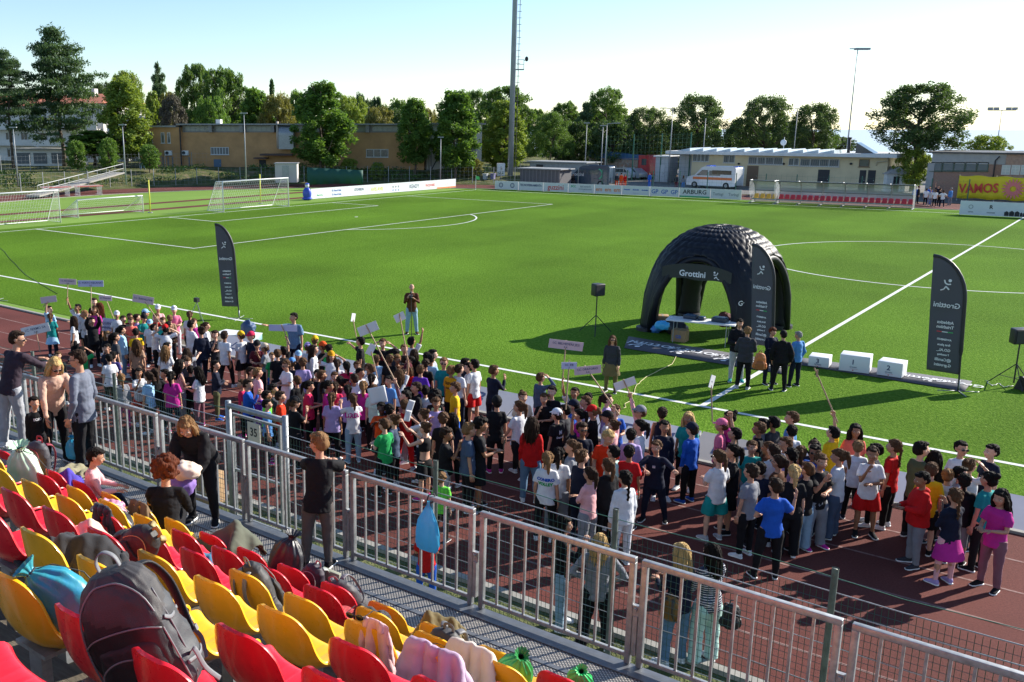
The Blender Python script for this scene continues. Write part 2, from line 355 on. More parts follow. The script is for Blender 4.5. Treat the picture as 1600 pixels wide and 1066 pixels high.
def shoemesh(age,pose,nm,hi=0):
    P=POSES[pose]; key=('s',age,str(P['l'+nm]),nm,pose.startswith('sit'),P.get('lean',0)>.3)
    if key in MESHC: return MESHC[key]
    B=KID if age=='k' else ADU; J=skel(B,pose); q=B['q']; a=J['a'+nm]; s=-1 if nm=='r' else 1
    sd=(a-J['k'+nm]).normalized(); mb=MB(); V=Vector
    # foot pitch: heel lifts when the shin leans forward strongly
    pit=0.
    if sd.y>.35: pit=.5
    if sd.y<-.3: pit=-.25
    if pose=='sitcross' and nm=='r': pit=-.9
    M=rzm(s*.22)@rx(-pit if pit<0 else pit)
    def P_(x,y,z): return a+M@V((x*q,y*q,z*q))
    mb.tube([P_(0,.05,-.022),P_(0,.035,-.022),P_(0,-.02,-.02),P_(0,-.08,-.034),P_(0,-.125,-.042),P_(0,-.15,-.044)],[(.024*q,.022*q),(.034*q,.036*q),(.036*q,.038*q),(.04*q,.026*q),(.036*q,.018*q),(.018*q,.01*q)],14,ref=(1,0,0))
    mb.tube([P_(0,.01,.02),P_(0,.005,-.03)],[.036*q,.036*q],12)
    sl=MB()
    out=[(.0,.062),(.03,.05),(.036,0),(.034,-.05),(.044,-.1),(.035,-.145),(.0,-.162),(-.035,-.145),(-.042,-.1),(-.034,-.05),(-.036,0),(-.03,.05)]
    sl.V=[];n=len(out)
    up=[P_(x,y,-.045) for x,y in out]; dn=[P_(x*.97,y*.98,-.06) for x,y in out]
    me=remesh(mb,.008,1,'shoe'); o=MB(); o.V=[v.co.copy() for v in me.vertices]; o.F=[tuple(p.vertices) for p in me.polygons]; o.M=[0]*len(o.F); o.m=1
    o.add(up+dn,[tuple(range(n))[::-1],tuple(range(n,2*n))]+[(i,(i+1)%n,(i+1)%n+n,i+n) for i in range(n)])
    me=o.mesh('shoe',[mat('shoe_white','d8d8dc',.6),mat('sole','e6e6e6',.6)],True); MESHC[key]=me; return me
def hairmesh(style,hi=0):
    key=('h',style,hi)
    if key in MESHC: return MESHC[key]
    mb=MB(); V=Vector; rnd=random.Random(hash(style)%97 if False else len(style)*7+ord(style[0]))
    def cap(sx=1.,back=.026,up=.034,lump=.0):
        mb.ell((0,back+.004,up+.002),(.079*sx,.091,.082),None,18,12)
        mb.ell((0,back+.03,up-.035),(.074*sx,.07,.075),None,16,10)
    lon=style in('l','p','b','u')
    if style in('s','m','a'):
        cap()
        mb.ell((0,-.036,.080),(.055,.046,.024),None,12,8)
    else:
        cap(1.02,.022,.032); mb.ell((0,-.03,.076),(.060,.046,.022),None,12,8)
    if style=='m':
        for i in range(34):
            a=rnd.uniform(0,2*PI); e=rnd.uniform(-.1,1.5); d=V((math.cos(a)*math.cos(e),math.sin(a)*math.cos(e),math.sin(e)))
            if d.y<-.3 and d.z<.45: continue
            mb.ell(V((0,.02,.03))+V((d.x*.08,d.y*.092,d.z*.082)),(.024,.024,.022),None,8,6)
    if style=='a':
        for i in range(150):
            a=rnd.uniform(0,2*PI); e=rnd.uniform(-.7,1.55); d=V((math.cos(a)*math.cos(e),math.sin(a)*math.cos(e),math.sin(e)))
            if d.y<-.45 and d.z<.45: continue
            k=rnd.uniform(.85,1.1)
            mb.ell(V((0,.025,.03))+V((d.x*.125,d.y*.125,d.z*.125))*k,(.034,.034,.032),None,8,6)
        mb.ell((0,.04,.04),(.125,.12,.125),None,14,10)
    if style=='l':
        mb.tube([(0,.03,.03),(0,.07,-.06),(0,.078,-.16),(0,.07,-.26),(0,.07,-.33)],[(.085,.07),(.092,.055),(.09,.045),(.075,.035),(.045,.02)],16,ref=(1,0,0))
        for s in(-1,1): mb.tube([(s*.06,-.02,.06),(s*.083,-.01,-.02),(s*.086,0,-.1),(s*.075,.01,-.2)],[.02,.026,.03,.02],8)
    if style=='p':
        mb.tube([(0,.10,.06),(0,.135,.05),(0,.15,-.02),(0,.14,-.1),(0,.125,-.2)],[.02,.028,.034,.03,.012],10)
        mb.tube([(0,.1,.06),(0,.118,.06)],[.026,.026],10)
    if style=='b':
        for i in range(9): mb.ell((.008*(-1)**i,.105+.01*math.sin(i),-.0-.033*i),(.024-.001*i,.021,.022),None,8,6)
        mb.tube([(0,.1,.03),(0,.11,-.15),(0,.105,-.32)],[.015,.016,.008],8)
    if style=='u': mb.ell((0,.11,.085),(.04,.04,.038),None,12,8)
    if style=='bald':
        mb=MB(); mb.ell((0,.035,-.002),(.0765,.082,.045),None,14,8)
    me=remesh(mb,.006 if hi else .009,1,'hair')
    if style in('l','s','m','p','b','u'):
        st=MB(); st.V=[v.co.copy() for v in me.vertices]; st.F=[tuple(p.vertices) for p in me.polygons]; st.M=[0]*len(st.F)
        for i in range(170 if style=='l' else 120):
            a=rnd.uniform(-.35,PI+.35) if style=='l' else rnd.uniform(0,2*PI); e=rnd.uniform(.1,1.2); d=V((math.cos(a)*math.cos(e),math.sin(a)*math.cos(e),math.sin(e))); b=V((0,.024,.034))+V((d.x*.080,d.y*.094,d.z*.084)); 
            if style!='l' and d.y<-.15 and d.z<.75: continue
            if style=='l':
                o_=V((d.x*.02,d.y*.015,0)); L=rnd.uniform(.18,.40); w1=rnd.uniform(-.02,.02); pts=[b,b+o_*.8+V((0,0,-L*.25)),b+o_*1.2+V((w1,0,-L*.6)),b+o_*.7+V((w1*1.5,rnd.uniform(-.01,.02),-L))]; r_=[.006,.008,.007,.002]
            else:
                t_=V((-d.y,d.x,0))*rnd.uniform(-.02,.02)+V((0,-.012,-.022)); pts=[b,b+d*.006+t_*.6,b+d*.004+t_*1.5]; r_=[.006,.006,.0015]
            st.tube(smo(pts,3),[r_[min(len(r_)-1,int(k_/3))] for k_ in range(len(smo(pts,3)))],5)
        me=st.mesh('hair',None,True)
    # strand relief
    ns=[v.normal.copy() for v in me.vertices]
    for v,n_ in zip(me.vertices,ns):
        c=v.co; f=noise.noise(V((c.x*60,c.y*60,c.z*14)))*.006+noise.noise(V((c.x*25,c.y*25,c.z*25)))*(.006 if style not in 'ma' else .009)
        v.co=c+n_*f
    MESHC[key]=me; return me
def capmesh():
    if 'cap' in MESHC: return MESHC['cap']
    V=[];F=[];nu=20;nv=7
    for j in range(nv+1):
        th=(PI/2)*j/nv*1.08
        for i in range(nu):
            a=2*PI*i/nu; V.append(Vector((.087*math.sin(th)*math.cos(a),.105*math.sin(th)*math.sin(a)+.012,.098*math.cos(th)+.04)))
    for j in range(nv):
        for i in range(nu): F.append((j*nu+i,(j+1)*nu+i,(j+1)*nu+(i+1)%nu,j*nu+(i+1)%nu))
    mb=MB(); mb.add(V,F)
    # brim
    n=10; top=[];
    for k in range(n+1):
        a=PI*k/n; top.append(Vector((.066*math.cos(a),-.072-.068*math.sin(a),.048-.014*math.sin(a))))
    ins=[Vector((.074*math.cos(PI*k/n),-.02-.06*math.sin(PI*k/n),.052)) for k in range(n+1)]
    for dz in(0,): 
        Vb=top+ins+[v-Vector((0,0,.005)) for v in top+ins]; m=n+1; Fb=[]
        for k in range(n):
            Fb.append((k,k+1,m+k+1,m+k)); Fb.append((2*m+k+1,2*m+k,3*m+k,3*m+k+1)); Fb.append((k+1,k,2*m+k,2*m+k+1))
        mb.add(Vb,Fb)
    mb.ell((0,.012,.139),(.008,.008,.005),None,8,5)
    me=mb.mesh('cap',None,True); MESHC['cap']=me; return me
CLOTH={'white':'d4d6dc','black':'131318','navy':'141b30','blue':'1d56b8','skyblue':'4f86c4','lightblue':'93bbdc','pink':'dd7398','palepink':'e0a9ae','magenta':'b82a8a','crimson':'c01f4e','red':'c01618',
'maroon':'551625','orange':'e2521c','salmon':'dd6a5c','yellow':'e0b414','mustard':'cf9312','olive':'55573c','khaki':'6a5e3e','green':'1f9a52','mint':'b4d8cf','neon green':'6fd648','teal':'158a8a','dark teal':'17495a',
'grey':'7f828a','light grey':'a9abb2','charcoal':'33353c','slate':'47566e','lilac':'a796c8','purple':'5a2ba0','beige':'c9b7a2','tan':'a08068','brown':'54321f','mauve':'7c5560','denim':'5f7d9c','pale denim':'8ba7bd','indigo':'3a3474','orange red':'d8330f'}
HAIRC={'k':('black','18120f'),'d':('dark brown','33241a'),'b':('brown','553c28'),'h':('light brown','80603f'),'y':('blonde','bb9c68'),'r':('auburn','5a2c18'),'g':('grey','8f8d8a')}
def cloth(c): return mat('cloth_'+c.replace(' ','_'),CLOTH[c],.85,var=.14,vscale=9,bump=.002,bscale=60,spec=.25)
def hair_m(c): return mat('hair_'+HAIRC[c][0].replace(' ','_'),HAIRC[c][1],.78,var=.45,vscale=22,bump=.006,bscale=60,stretch=(1,1,.22),spec=.18)
def setm(o,m,i=0):
    while len(o.data.materials)<=i: o.data.materials.append(None)
    o.material_slots[i].link='OBJECT'; o.material_slots[i].material=m
SHOEC=['white','white','white','black','navy','light grey','magenta','charcoal']
def person(loc,rz,age,H,pose,hair,hc,top,tc,bot,bc,label,cat,group=None,cap=None,skin='mid',shoes=None,hi=0,fat=1.,tied=None,glasses=False,mask=None):
    B=KID if age=='k' else ADU; s=H/B['H']
    e=thing('person',label,cat,loc,rz,group); e.scale=(s,s,s)
    b=ob('body',bodymesh(age,pose,hi),e); setm(b,skin_m(skin))
    hd=Vector(b.data['hd']) if 'hd' in b.data else None
    J=skel(B,pose)
    if hair:
        h=ob('hair',hairmesh(hair,hi),e); setm(h,hair_m(hc))
        h.matrix_local=Matrix.Translation(J['head'])@J['Hm'].to_4x4()@Matrix.Scale(B['hr'],4)
    if cap:
        c=ob('cap',capmesh(),e); setm(c,cloth(cap)); c.matrix_local=Matrix.Translation(J['head'])@J['Hm'].to_4x4()@Matrix.Scale(B['hr'],4)
    if glasses:
        g=MB()
        for q in(-1,1): g.ell((q*.031,-.092,.004),(.026,.006,.018),None,10,6); g.tube([(q*.055,-.085,.006),(q*.078,.01,.004)],.0028,5)
        g.tube([(-.01,-.095,.006),(.01,-.095,.006)],.003,5)
        c=g.build('glasses',mat('dark_lens',(.01,.01,.012),.12),e,True); c.matrix_local=Matrix.Translation(J['head'])@J['Hm'].to_4x4()@Matrix.Scale(B['hr'],4)
    t=ob({'t':'t_shirt','l':'sweater','h':'hoodie','n':'tank_top','j':'jacket','c':'crop_top'}[top],topmesh(age,pose,top,hi,fat),e); setm(t,cloth(tc))
    u=ob({'t':'trousers','w':'trousers','s':'shorts','g':'leggings','k':'skirt','j':'jeans'}[bot],botmesh(age,pose,bot,hi,fat),e); setm(u,cloth(bc))
    if tied:
        z=ob('tied_jacket',botmesh(age,pose,'k',hi,fat),e); setm(z,cloth(tied)); z.scale=(1.08,1.12,1)
    sh=shoes or 'white'
    for nm in 'rl':
        o=ob('shoe',shoemesh(age,pose,nm),e); setm(o,cloth(sh)); 
    return e,J,s
def decal(e,cloth_ob,text,size,z,col,front=False,bold=.002,sx=1.,x0=0.):
    "print on the cloth: every vertex of the lettering is laid on the garment"
    me=cloth_ob.data; bv=BVHTree.FromPolygons([v.co for v in me.vertices],[tuple(p.vertices) for p in me.polygons])
    mb=MB(); sg=-1 if front else 1
    M=frame((x0,sg*.6,z),(1 if front else -1,0,0),(0,0,1)); addtext(mb,text,M,size,bold,sx=sx)
    mb2=MB(); out=[]
    for v in mb.V:
        hit=bv.ray_cast(v,Vector((0,-sg,0)))[0]
        out.append(Vector((v.x,(hit.y if hit else v.y*0)+sg*.005,v.z)))
    mb2.add(out,mb.F); return mb2.build('print',cloth(col),e)
# ------------------------------------------------------------------ ground, pitch, track
V=Vector
PW=64.57; PL=101.36   # pitch width and length; x=0 is the halfway line, y=0 the near touchline
def nodes(m): return m.node_tree, m.node_tree.nodes, m.node_tree.links
def ground_mat(name,stops,scale,rough=.9,bump=.01,bscale=80,stripes=None,stretch=None,big=None,sheen=0.,spec=.2):
    m=bpy.data.materials.new(name); m.use_nodes=True; t,n,l=nodes(m); b=n['Principled BSDF']; b.inputs['Roughness'].default_value=rough; b.inputs['Specular IOR Level'].default_value=spec
    tc=n.new('ShaderNodeTexCoord'); mp=n.new('ShaderNodeMapping'); l.new(tc.outputs['Object'],mp.inputs[0])
    if stretch: mp.inputs['Scale'].default_value=stretch
    a=n.new('ShaderNodeTexNoise'); a.inputs['Scale'].default_value=scale; a.inputs['Detail'].default_value=8; a.inputs['Roughness'].default_value=.7; l.new(mp.outputs[0],a.inputs[0])
    r=n.new('ShaderNodeValToRGB'); e=r.color_ramp.elements
    for i,(p,c) in enumerate(stops):
        x=e[i] if i<2 else e.new(p); x.position=p; x.color=(*srgb(c),1)
    l.new(a.outputs[0],r.inputs[0]); last=r.outputs[0]
    if big:
        g=n.new('ShaderNodeTexNoise'); g.inputs['Scale'].default_value=big[0]; g.inputs['Detail'].default_value=3; l.new(tc.outputs['Object'],g.inputs[0])
        mx=n.new('ShaderNodeMix'); mx.data_type='RGBA'; mx.blend_type='MULTIPLY'; mx.inputs[0].default_value=1
        rr=n.new('ShaderNodeValToRGB'); rr.color_ramp.elements[0].position=.35; rr.color_ramp.elements[1].position=.65
        rr.color_ramp.elements[0].color=(big[1],big[1],big[1],1); rr.color_ramp.elements[1].color=(1,1,1,1)
        l.new(g.outputs[0],rr.inputs[0]); l.new(last,mx.inputs[6]); l.new(rr.outputs[0],mx.inputs[7]); last=mx.outputs[2]
    if stripes:
        sp=n.new('ShaderNodeSeparateXYZ'); l.new(tc.outputs['Object'],sp.inputs[0]); mo=n.new('ShaderNodeMath'); mo.operation='MULTIPLY'; mo.inputs[1].default_value=2*PI/stripes[0]; l.new(sp.outputs[0],mo.inputs[0])
        si=n.new('ShaderNodeMath'); si.operation='SINE'; l.new(mo.outputs[0],si.inputs[0]); mr=n.new('ShaderNodeMapRange'); mr.inputs[1].default_value=-.25; mr.inputs[2].default_value=.25; mr.inputs[3].default_value=stripes[1]; mr.inputs[4].default_value=1; l.new(si.outputs[0],mr.inputs[0])
        mx=n.new('ShaderNodeMix'); mx.data_type='RGBA'; mx.blend_type='MULTIPLY'; mx.inputs[0].default_value=1; l.new(last,mx.inputs[6]); l.new(mr.outputs[0],mx.inputs[7]); last=mx.outputs[2]
    l.new(last,b.inputs['Base Color'])
    if bump:
        k=n.new('ShaderNodeTexNoise'); k.inputs['Scale'].default_value=bscale; k.inputs['Detail'].default_value=3; l.new(mp.outputs[0],k.inputs[0])
        bp=n.new('ShaderNodeBump'); bp.inputs['Distance'].default_value=bump; l.new(k.outputs[0],bp.inputs['Height']); l.new(bp.outputs[0],b.inputs['Normal'])
    return m
turf_m=ground_mat('artificial_turf',[(.28,(.048,.120,.008)),(.5,(.098,.205,.016)),(.72,(.20,.32,.050))],11,rough=1.,bump=.045,bscale=24,stripes=(11.0,.90),big=(.11,.74),spec=.04)
pale_m=ground_mat('pale_turf',[(.3,(.15,.26,.05)),(.7,(.22,.34,.08))],14,spec=.05,bump=.012,bscale=50,big=(.1,.85))
track_m=ground_mat('running_track',[(.3,(.095,.026,.022)),(.7,(.175,.052,.042))],30,bump=.006,bscale=160,big=(.35,.72))
line_m=ground_mat('line_paint',[(.3,(.55,.57,.55)),(.7,(.72,.74,.72))],20,bump=.004)
grass_m=ground_mat('rough_grass',[(.3,(.055,.075,.02)),(.52,(.12,.14,.05)),(.7,(.27,.22,.12))],2.6,bump=.05,bscale=25,big=(.5,.7))
soil_m=ground_mat('ground_far',[(.3,(.07,.09,.035)),(.7,(.17,.15,.09))],.25,bump=.0,big=(.02,.7))
asph_m=ground_mat('asphalt',[(.3,(.13,.13,.13)),(.7,(.22,.21,.2))],6,bump=.004,bscale=90,big=(.1,.85))
conc_m=ground_mat('concrete',[(.3,(.24,.23,.21)),(.7,(.36,.35,.32))],5,bump=.003,bscale=60)
# the ground: a plateau that falls away to the sea
mb=MB(); NA=72; rr=[0,40,80,120,160,190,230,300,420,700,1500,6000,30000]
def gz(r,a):
    if r<190: return -.02
    return -.02-62*min(1,((r-190)/420))**1.2
mb.V=[V((-20,30,-.02))]
for r in rr[1:]:
    for k in range(NA):
        a=2*PI*k/NA; mb.V.append(V((-20+r*math.sin(a),30+r*math.cos(a),gz(r,a))))
for k in range(NA): mb.F.append((0,1+(k+1)%NA,1+k))
for j in range(len(rr)-2):
    for k in range(NA):
        a=1+j*NA+k; b=1+j*NA+(k+1)%NA; mb.F.append((a,b,b+NA,a+NA))
mb.M=[0]*len(mb.F)
structure('ground',mb,soil_m)
mb=MB(); mb.box((-30000,-30000,-60.2),(30000,30000,-60)); sea=structure('sea',mb,mat('sea_water',(.42,.52,.60),.6,bump=.0,spec=.5))  # base colour paled to stand in for distant haze over the sea
def sheet(name,poly,z,m):
    mb=MB(); mb.add([(x,y,z) for x,y in poly],[tuple(range(len(poly)))]); return structure(name,mb,m)
XL=-PL/2; XR=PL/2
# running track: stadium ring
def stadium(r,z,n=48,xc=39.5,yc=32.2):
    out=[]
    for k in range(n+1):
        a=PI/2+PI*k/n; out.append(V((-xc+r*math.cos(a),yc+r*math.sin(a),z)))
    for k in range(n+1):
        a=-PI/2+PI*k/n; out.append(V((xc+r*math.cos(a),yc+r*math.sin(a),z)))
    return out
def ring(name,r0,r1,z,m,mbx=None):
    a=stadium(r0,z); b=stadium(r1,z); N=len(a); mb=mbx or MB()
    mb.add(a+b,[(i,N+i,N+(i+1)%N,(i+1)%N) for i in range(N)])
    return mb if mbx else structure(name,mb,m)
mb=MB(); a=stadium(36.1,-.004); mb.add(a,[tuple(range(len(a)))]); structure('infield_turf',mb,pale_m)
ring('running_track',36.1,43.3,0.0,track_m)
mb=MB()
for i in range(1,6): ring('',36.1+i*1.22-.025,36.1+i*1.22+.025,.004,None,mb)
structure('lane_lines',mb,ground_mat('worn_lane_paint',[(.3,(.17,.07,.06)),(.7,(.34,.24,.22))],8,bump=.0))
mb=MB(); ring('',36.02,36.14,.05,None,mb); a=stadium(36.02,0);b=stadium(36.02,.05);N=len(a); mb.add(a+b,[(i,N+i,N+(i+1)%N,(i+1)%N) for i in range(N)]); a=stadium(36.14,0);b=stadium(36.14,.05); mb.add(a+b,[(i,(i+1)%N,N+(i+1)%N,N+i) for i in range(N)])
structure('track_kerb',mb,conc_m)
# runways behind the goal
for x in (-62.7,-57.2): sheet('runway',[(x-.65,8),(x+.65,8),(x+.65,56),(x-.65,56)],.004,track_m)
# pitch
sheet('pitch',[(XL-1.6,-3.35),(XR+3,-3.35),(XR+3,PW+2.8),(XL-1.6,PW+2.8)],.008,turf_m)
LW=.12; mb=MB(); LZ=.013
def ln(x0,y0,x1,y1,w=LW):
    d=V((x1-x0,y1-y0,0)).normalized(); n=V((-d.y,d.x,0))*w/2; a=V((x0,y0,LZ))-d*w/2; b=V((x1,y1,LZ))+d*w/2
    mb.add([a-n,b-n,b+n,a+n],[(0,1,2,3)])
def arc(cx,cy,r,a0,a1,n=64,w=LW):
    v=[]; 
    for k in range(n+1):
        a=a0+(a1-a0)*k/n; v+= [V((cx+(r-w/2)*math.cos(a),cy+(r-w/2)*math.sin(a),LZ+.0008)),V((cx+(r+w/2)*math.cos(a),cy+(r+w/2)*math.sin(a),LZ+.0008))]
    mb.add(v,[(2*k,2*k+1,2*k+3,2*k+2) for k in range(n)])
cy=PW/2
ln(XL,0,XR,0,.14); ln(XL,PW,XR,PW)
LZ=.0145
ln(XL,.08,XL,PW-.08); ln(0,.08,0,PW-.08,.14); ln(XR,.08,XR,PW-.08)
arc(0,cy,9.15,0,2*PI,96); mb.add([(.15*math.cos(k*PI/6),cy+.15*math.sin(k*PI/6),LZ+.002) for k in range(12)],[tuple(range(12))])
for s in(-1,1):
    g=s*PL/2; LZ=.0155
    ln(g-s*.07,cy-20.16,g-s*16.5,cy-20.16); ln(g-s*.07,cy+20.16,g-s*16.5,cy+20.16); ln(g-s*.07,cy-9.16,g-s*5.5,cy-9.16); ln(g-s*.07,cy+9.16,g-s*5.5,cy+9.16)
    LZ=.0165
    ln(g-s*16.5,cy-20.16,g-s*16.5,cy+20.16); ln(g-s*5.5,cy-9.16,g-s*5.5,cy+9.16)
    c=g-s*11; mb.add([(c+.15*math.cos(k*PI/6),cy+.15*math.sin(k*PI/6),LZ) for k in range(12)],[tuple(range(12))])
    al=math.acos(5.56/9.15); LZ=.015
    if s<0: arc(c,cy,9.15,-al,al,32)
    else: arc(c,cy,9.15,PI-al,PI+al,32)
    LZ=.0155
structure('pitch_lines',mb,line_m)
# verge between the track and the stand, kerb
sheet('verge',[(-60,-11.24),(40,-11.24),(40,-40),(-60,-40)],.002,grass_m)
mb=MB(); mb.box((-60,-11.24,0),(40,-11.1,.07)); structure('verge_kerb',mb,conc_m)
# asphalt yard behind the far boards
sheet('yard',[(-62,76.5),(60,76.5),(60,140),(-62,140)],.003,asph_m)
# grass bank and terrace at the left end
def bank():
    mb=MB(); n=60; prof=[(44.2,0),(46.5,.35),(49.5,1.25),(52,1.6),(58,1.65),(110,1.7)]
    rows=[]
    for k in range(n+1):
        a=PI/2+.10+ (PI*.98-.15)*k/n
        cx,cyy=-39.5,32.2
        fall=min(1,max(0,(k-1)/7.)); 
        row=[]
        for r,z in prof:
            jit=noise.noise(V((k*.7,r*.4,2)))*.18 if 0<z<1.64 else 0
            row.append(V((cx+r*math.cos(a),cyy+r*math.sin(a),z*fall+jit*fall+.001)))
        rows.append(row)
    m=len(prof); mb.V=[v for r in rows for v in r]
    for k in range(n):
        for j in range(m-1): mb.F.append((k*m+j,k*m+j+1,(k+1)*m+j+1,(k+1)*m+j))
    mb.M=[0]*len(mb.F)
    return structure('grass_bank',mb,ground_mat('bank_grass',[(.32,(.04,.06,.015)),(.5,(.10,.12,.035)),(.68,(.24,.18,.11))],.9,bump=.12,bscale=9,big=(.25,.75)),True)
bank()
# scrub on the bank: leaf tufts nobody could count
def scrub():
    mb=MB(); rnd=random.Random(3); sg=V((0,0,1))
    for i in range(1500):
        a=rnd.uniform(PI/2+.35,PI+.25); r=rnd.uniform(46.3,52.5); d=noise.noise(V((a*9,r*.25,1)))
        if d<.02: continue
        x=-39.5+r*math.cos(a); y=32.2+r*math.sin(a); z=.3+ (r-46.5)/5.5*1.3
        for k in range(12):
            p=V((x,y,z))+V((rnd.gauss(0,.35),rnd.gauss(0,.35),rnd.uniform(0,.55))); u=V((rnd.gauss(0,1),rnd.gauss(0,1),rnd.gauss(0,1))).normalized()*rnd.uniform(.08,.16); w_=u.orthogonal().normalized()*rnd.uniform(.05,.1)
            mb.add([p-u,p+w_,p+u,p-w_],[(0,1,2,3)])
    tag(mb.build('scrub',mat('scrub_leaf',(.075,.14,.02),.7,var=.4,vscale=.6)),'low green scrub growing on the grass bank behind the track','scrub',kind='stuff')
scrub()
# ------------------------------------------------------------------ buildings
glass_m=mat('window_glass',(.05,.07,.09),.12,spec=.8); frame_m=mat('white_frame',(.55,.56,.56),.5); dark_m=mat('dark_recess',(.03,.03,.035),.7)
galv_m=mat('galvanised_steel',(.34,.355,.37),.48,metal=.5,var=.3,vscale=14,bump=.0005,bscale=60)
gpole_m=mat('grey_pole',(.26,.28,.31),.5,metal=.2,var=.15,vscale=2)
white_m=mat('white_paint',(.72,.73,.74),.5,var=.06,vscale=3)
ochre_m=mat('ochre_render',(.50,.28,.125),.85,var=.22,vscale=.5,bump=.004,bscale=20); cream_m=mat('cream_render',(.62,.52,.34),.85,var=.14,vscale=.6,bump=.003,bscale=20)
class Wall:
    "vertical wall plane from A to B (ground points); measures taken from the photo land on it"
    def __init__(s,A,B,z0=0.):
        s.A=V((A[0],A[1],z0)); d=V((B[0]-A[0],B[1]-A[1],0)); s.L=d.length; s.u=d/s.L; s.n=V((s.u.y,-s.u.x,0)); s.z0=z0; s.rz=math.atan2(s.u.y,s.u.x)
    def hit(s,px,py):
        d=ray(px,py); t=(s.A-CAM).dot(s.n)/d.dot(s.n); P=CAM+d*t; return (P-s.A).dot(s.u),P.z-s.z0
    def rect(s,a,b,c,d): # px0,py0,px1,py1
        u0,z1=s.hit(a,b); u1,z0=s.hit(c,d); return u0,u1,z0,z1
def window(e,r,nx=1,ny=1,y=0.,fm=None,gm=None,name='window',dp=.12,sill=True):
    u0,u1,z0,z1=r; m=MB(); t=.07
    m.box((u0-t,y-.06,z0-t),(u1+t,y+.05,z0)); m.box((u0-t,y-.06,z1),(u1+t,y+.05,z1+t)); m.box((u0-t,y-.06,z0),(u0,y+.05,z1)); m.box((u1,y-.06,z0),(u1+t,y+.05,z1))
    for i in range(1,nx): x=u0+(u1-u0)*i/nx; m.box((x-.04,y-.055,z0),(x+.04,y+.045,z1))
    for i in range(1,ny): z=z0+(z1-z0)*i/ny; m.box((u0,y-.05,z-.03),(u1,y+.04,z+.03))
    if sill: m.box((u0-.15,y-.13,z0-t-.06),(u1+.15,y+.0,z0-t-.002))
    w_=m.build(name,fm or frame_m,e); p=MB(); p.box((u0,y-.02,z0),(u1,y-.005,z1)); p.build('pane',gm or glass_m,w_); return w_
def door(e,r,y=0.,m=None):
    u0,u1,z0,z1=r; a=MB(); a.box((u0,y-.05,z0),(u1,y-.012,z1)); d=a.build('door',m or dark_m,e); h=MB(); h.box((u1-.16,y-.11,(z0+z1)/2-.05),(u1-.1,y-.05,(z0+z1)/2+.05)); h.build('handle',galv_m,d); return d
def part(name,e,m,*boxes,smooth=False):
    a=MB()
    for b in boxes: a.box(b[0],b[1])
    return a.build(name,m,e,smooth)
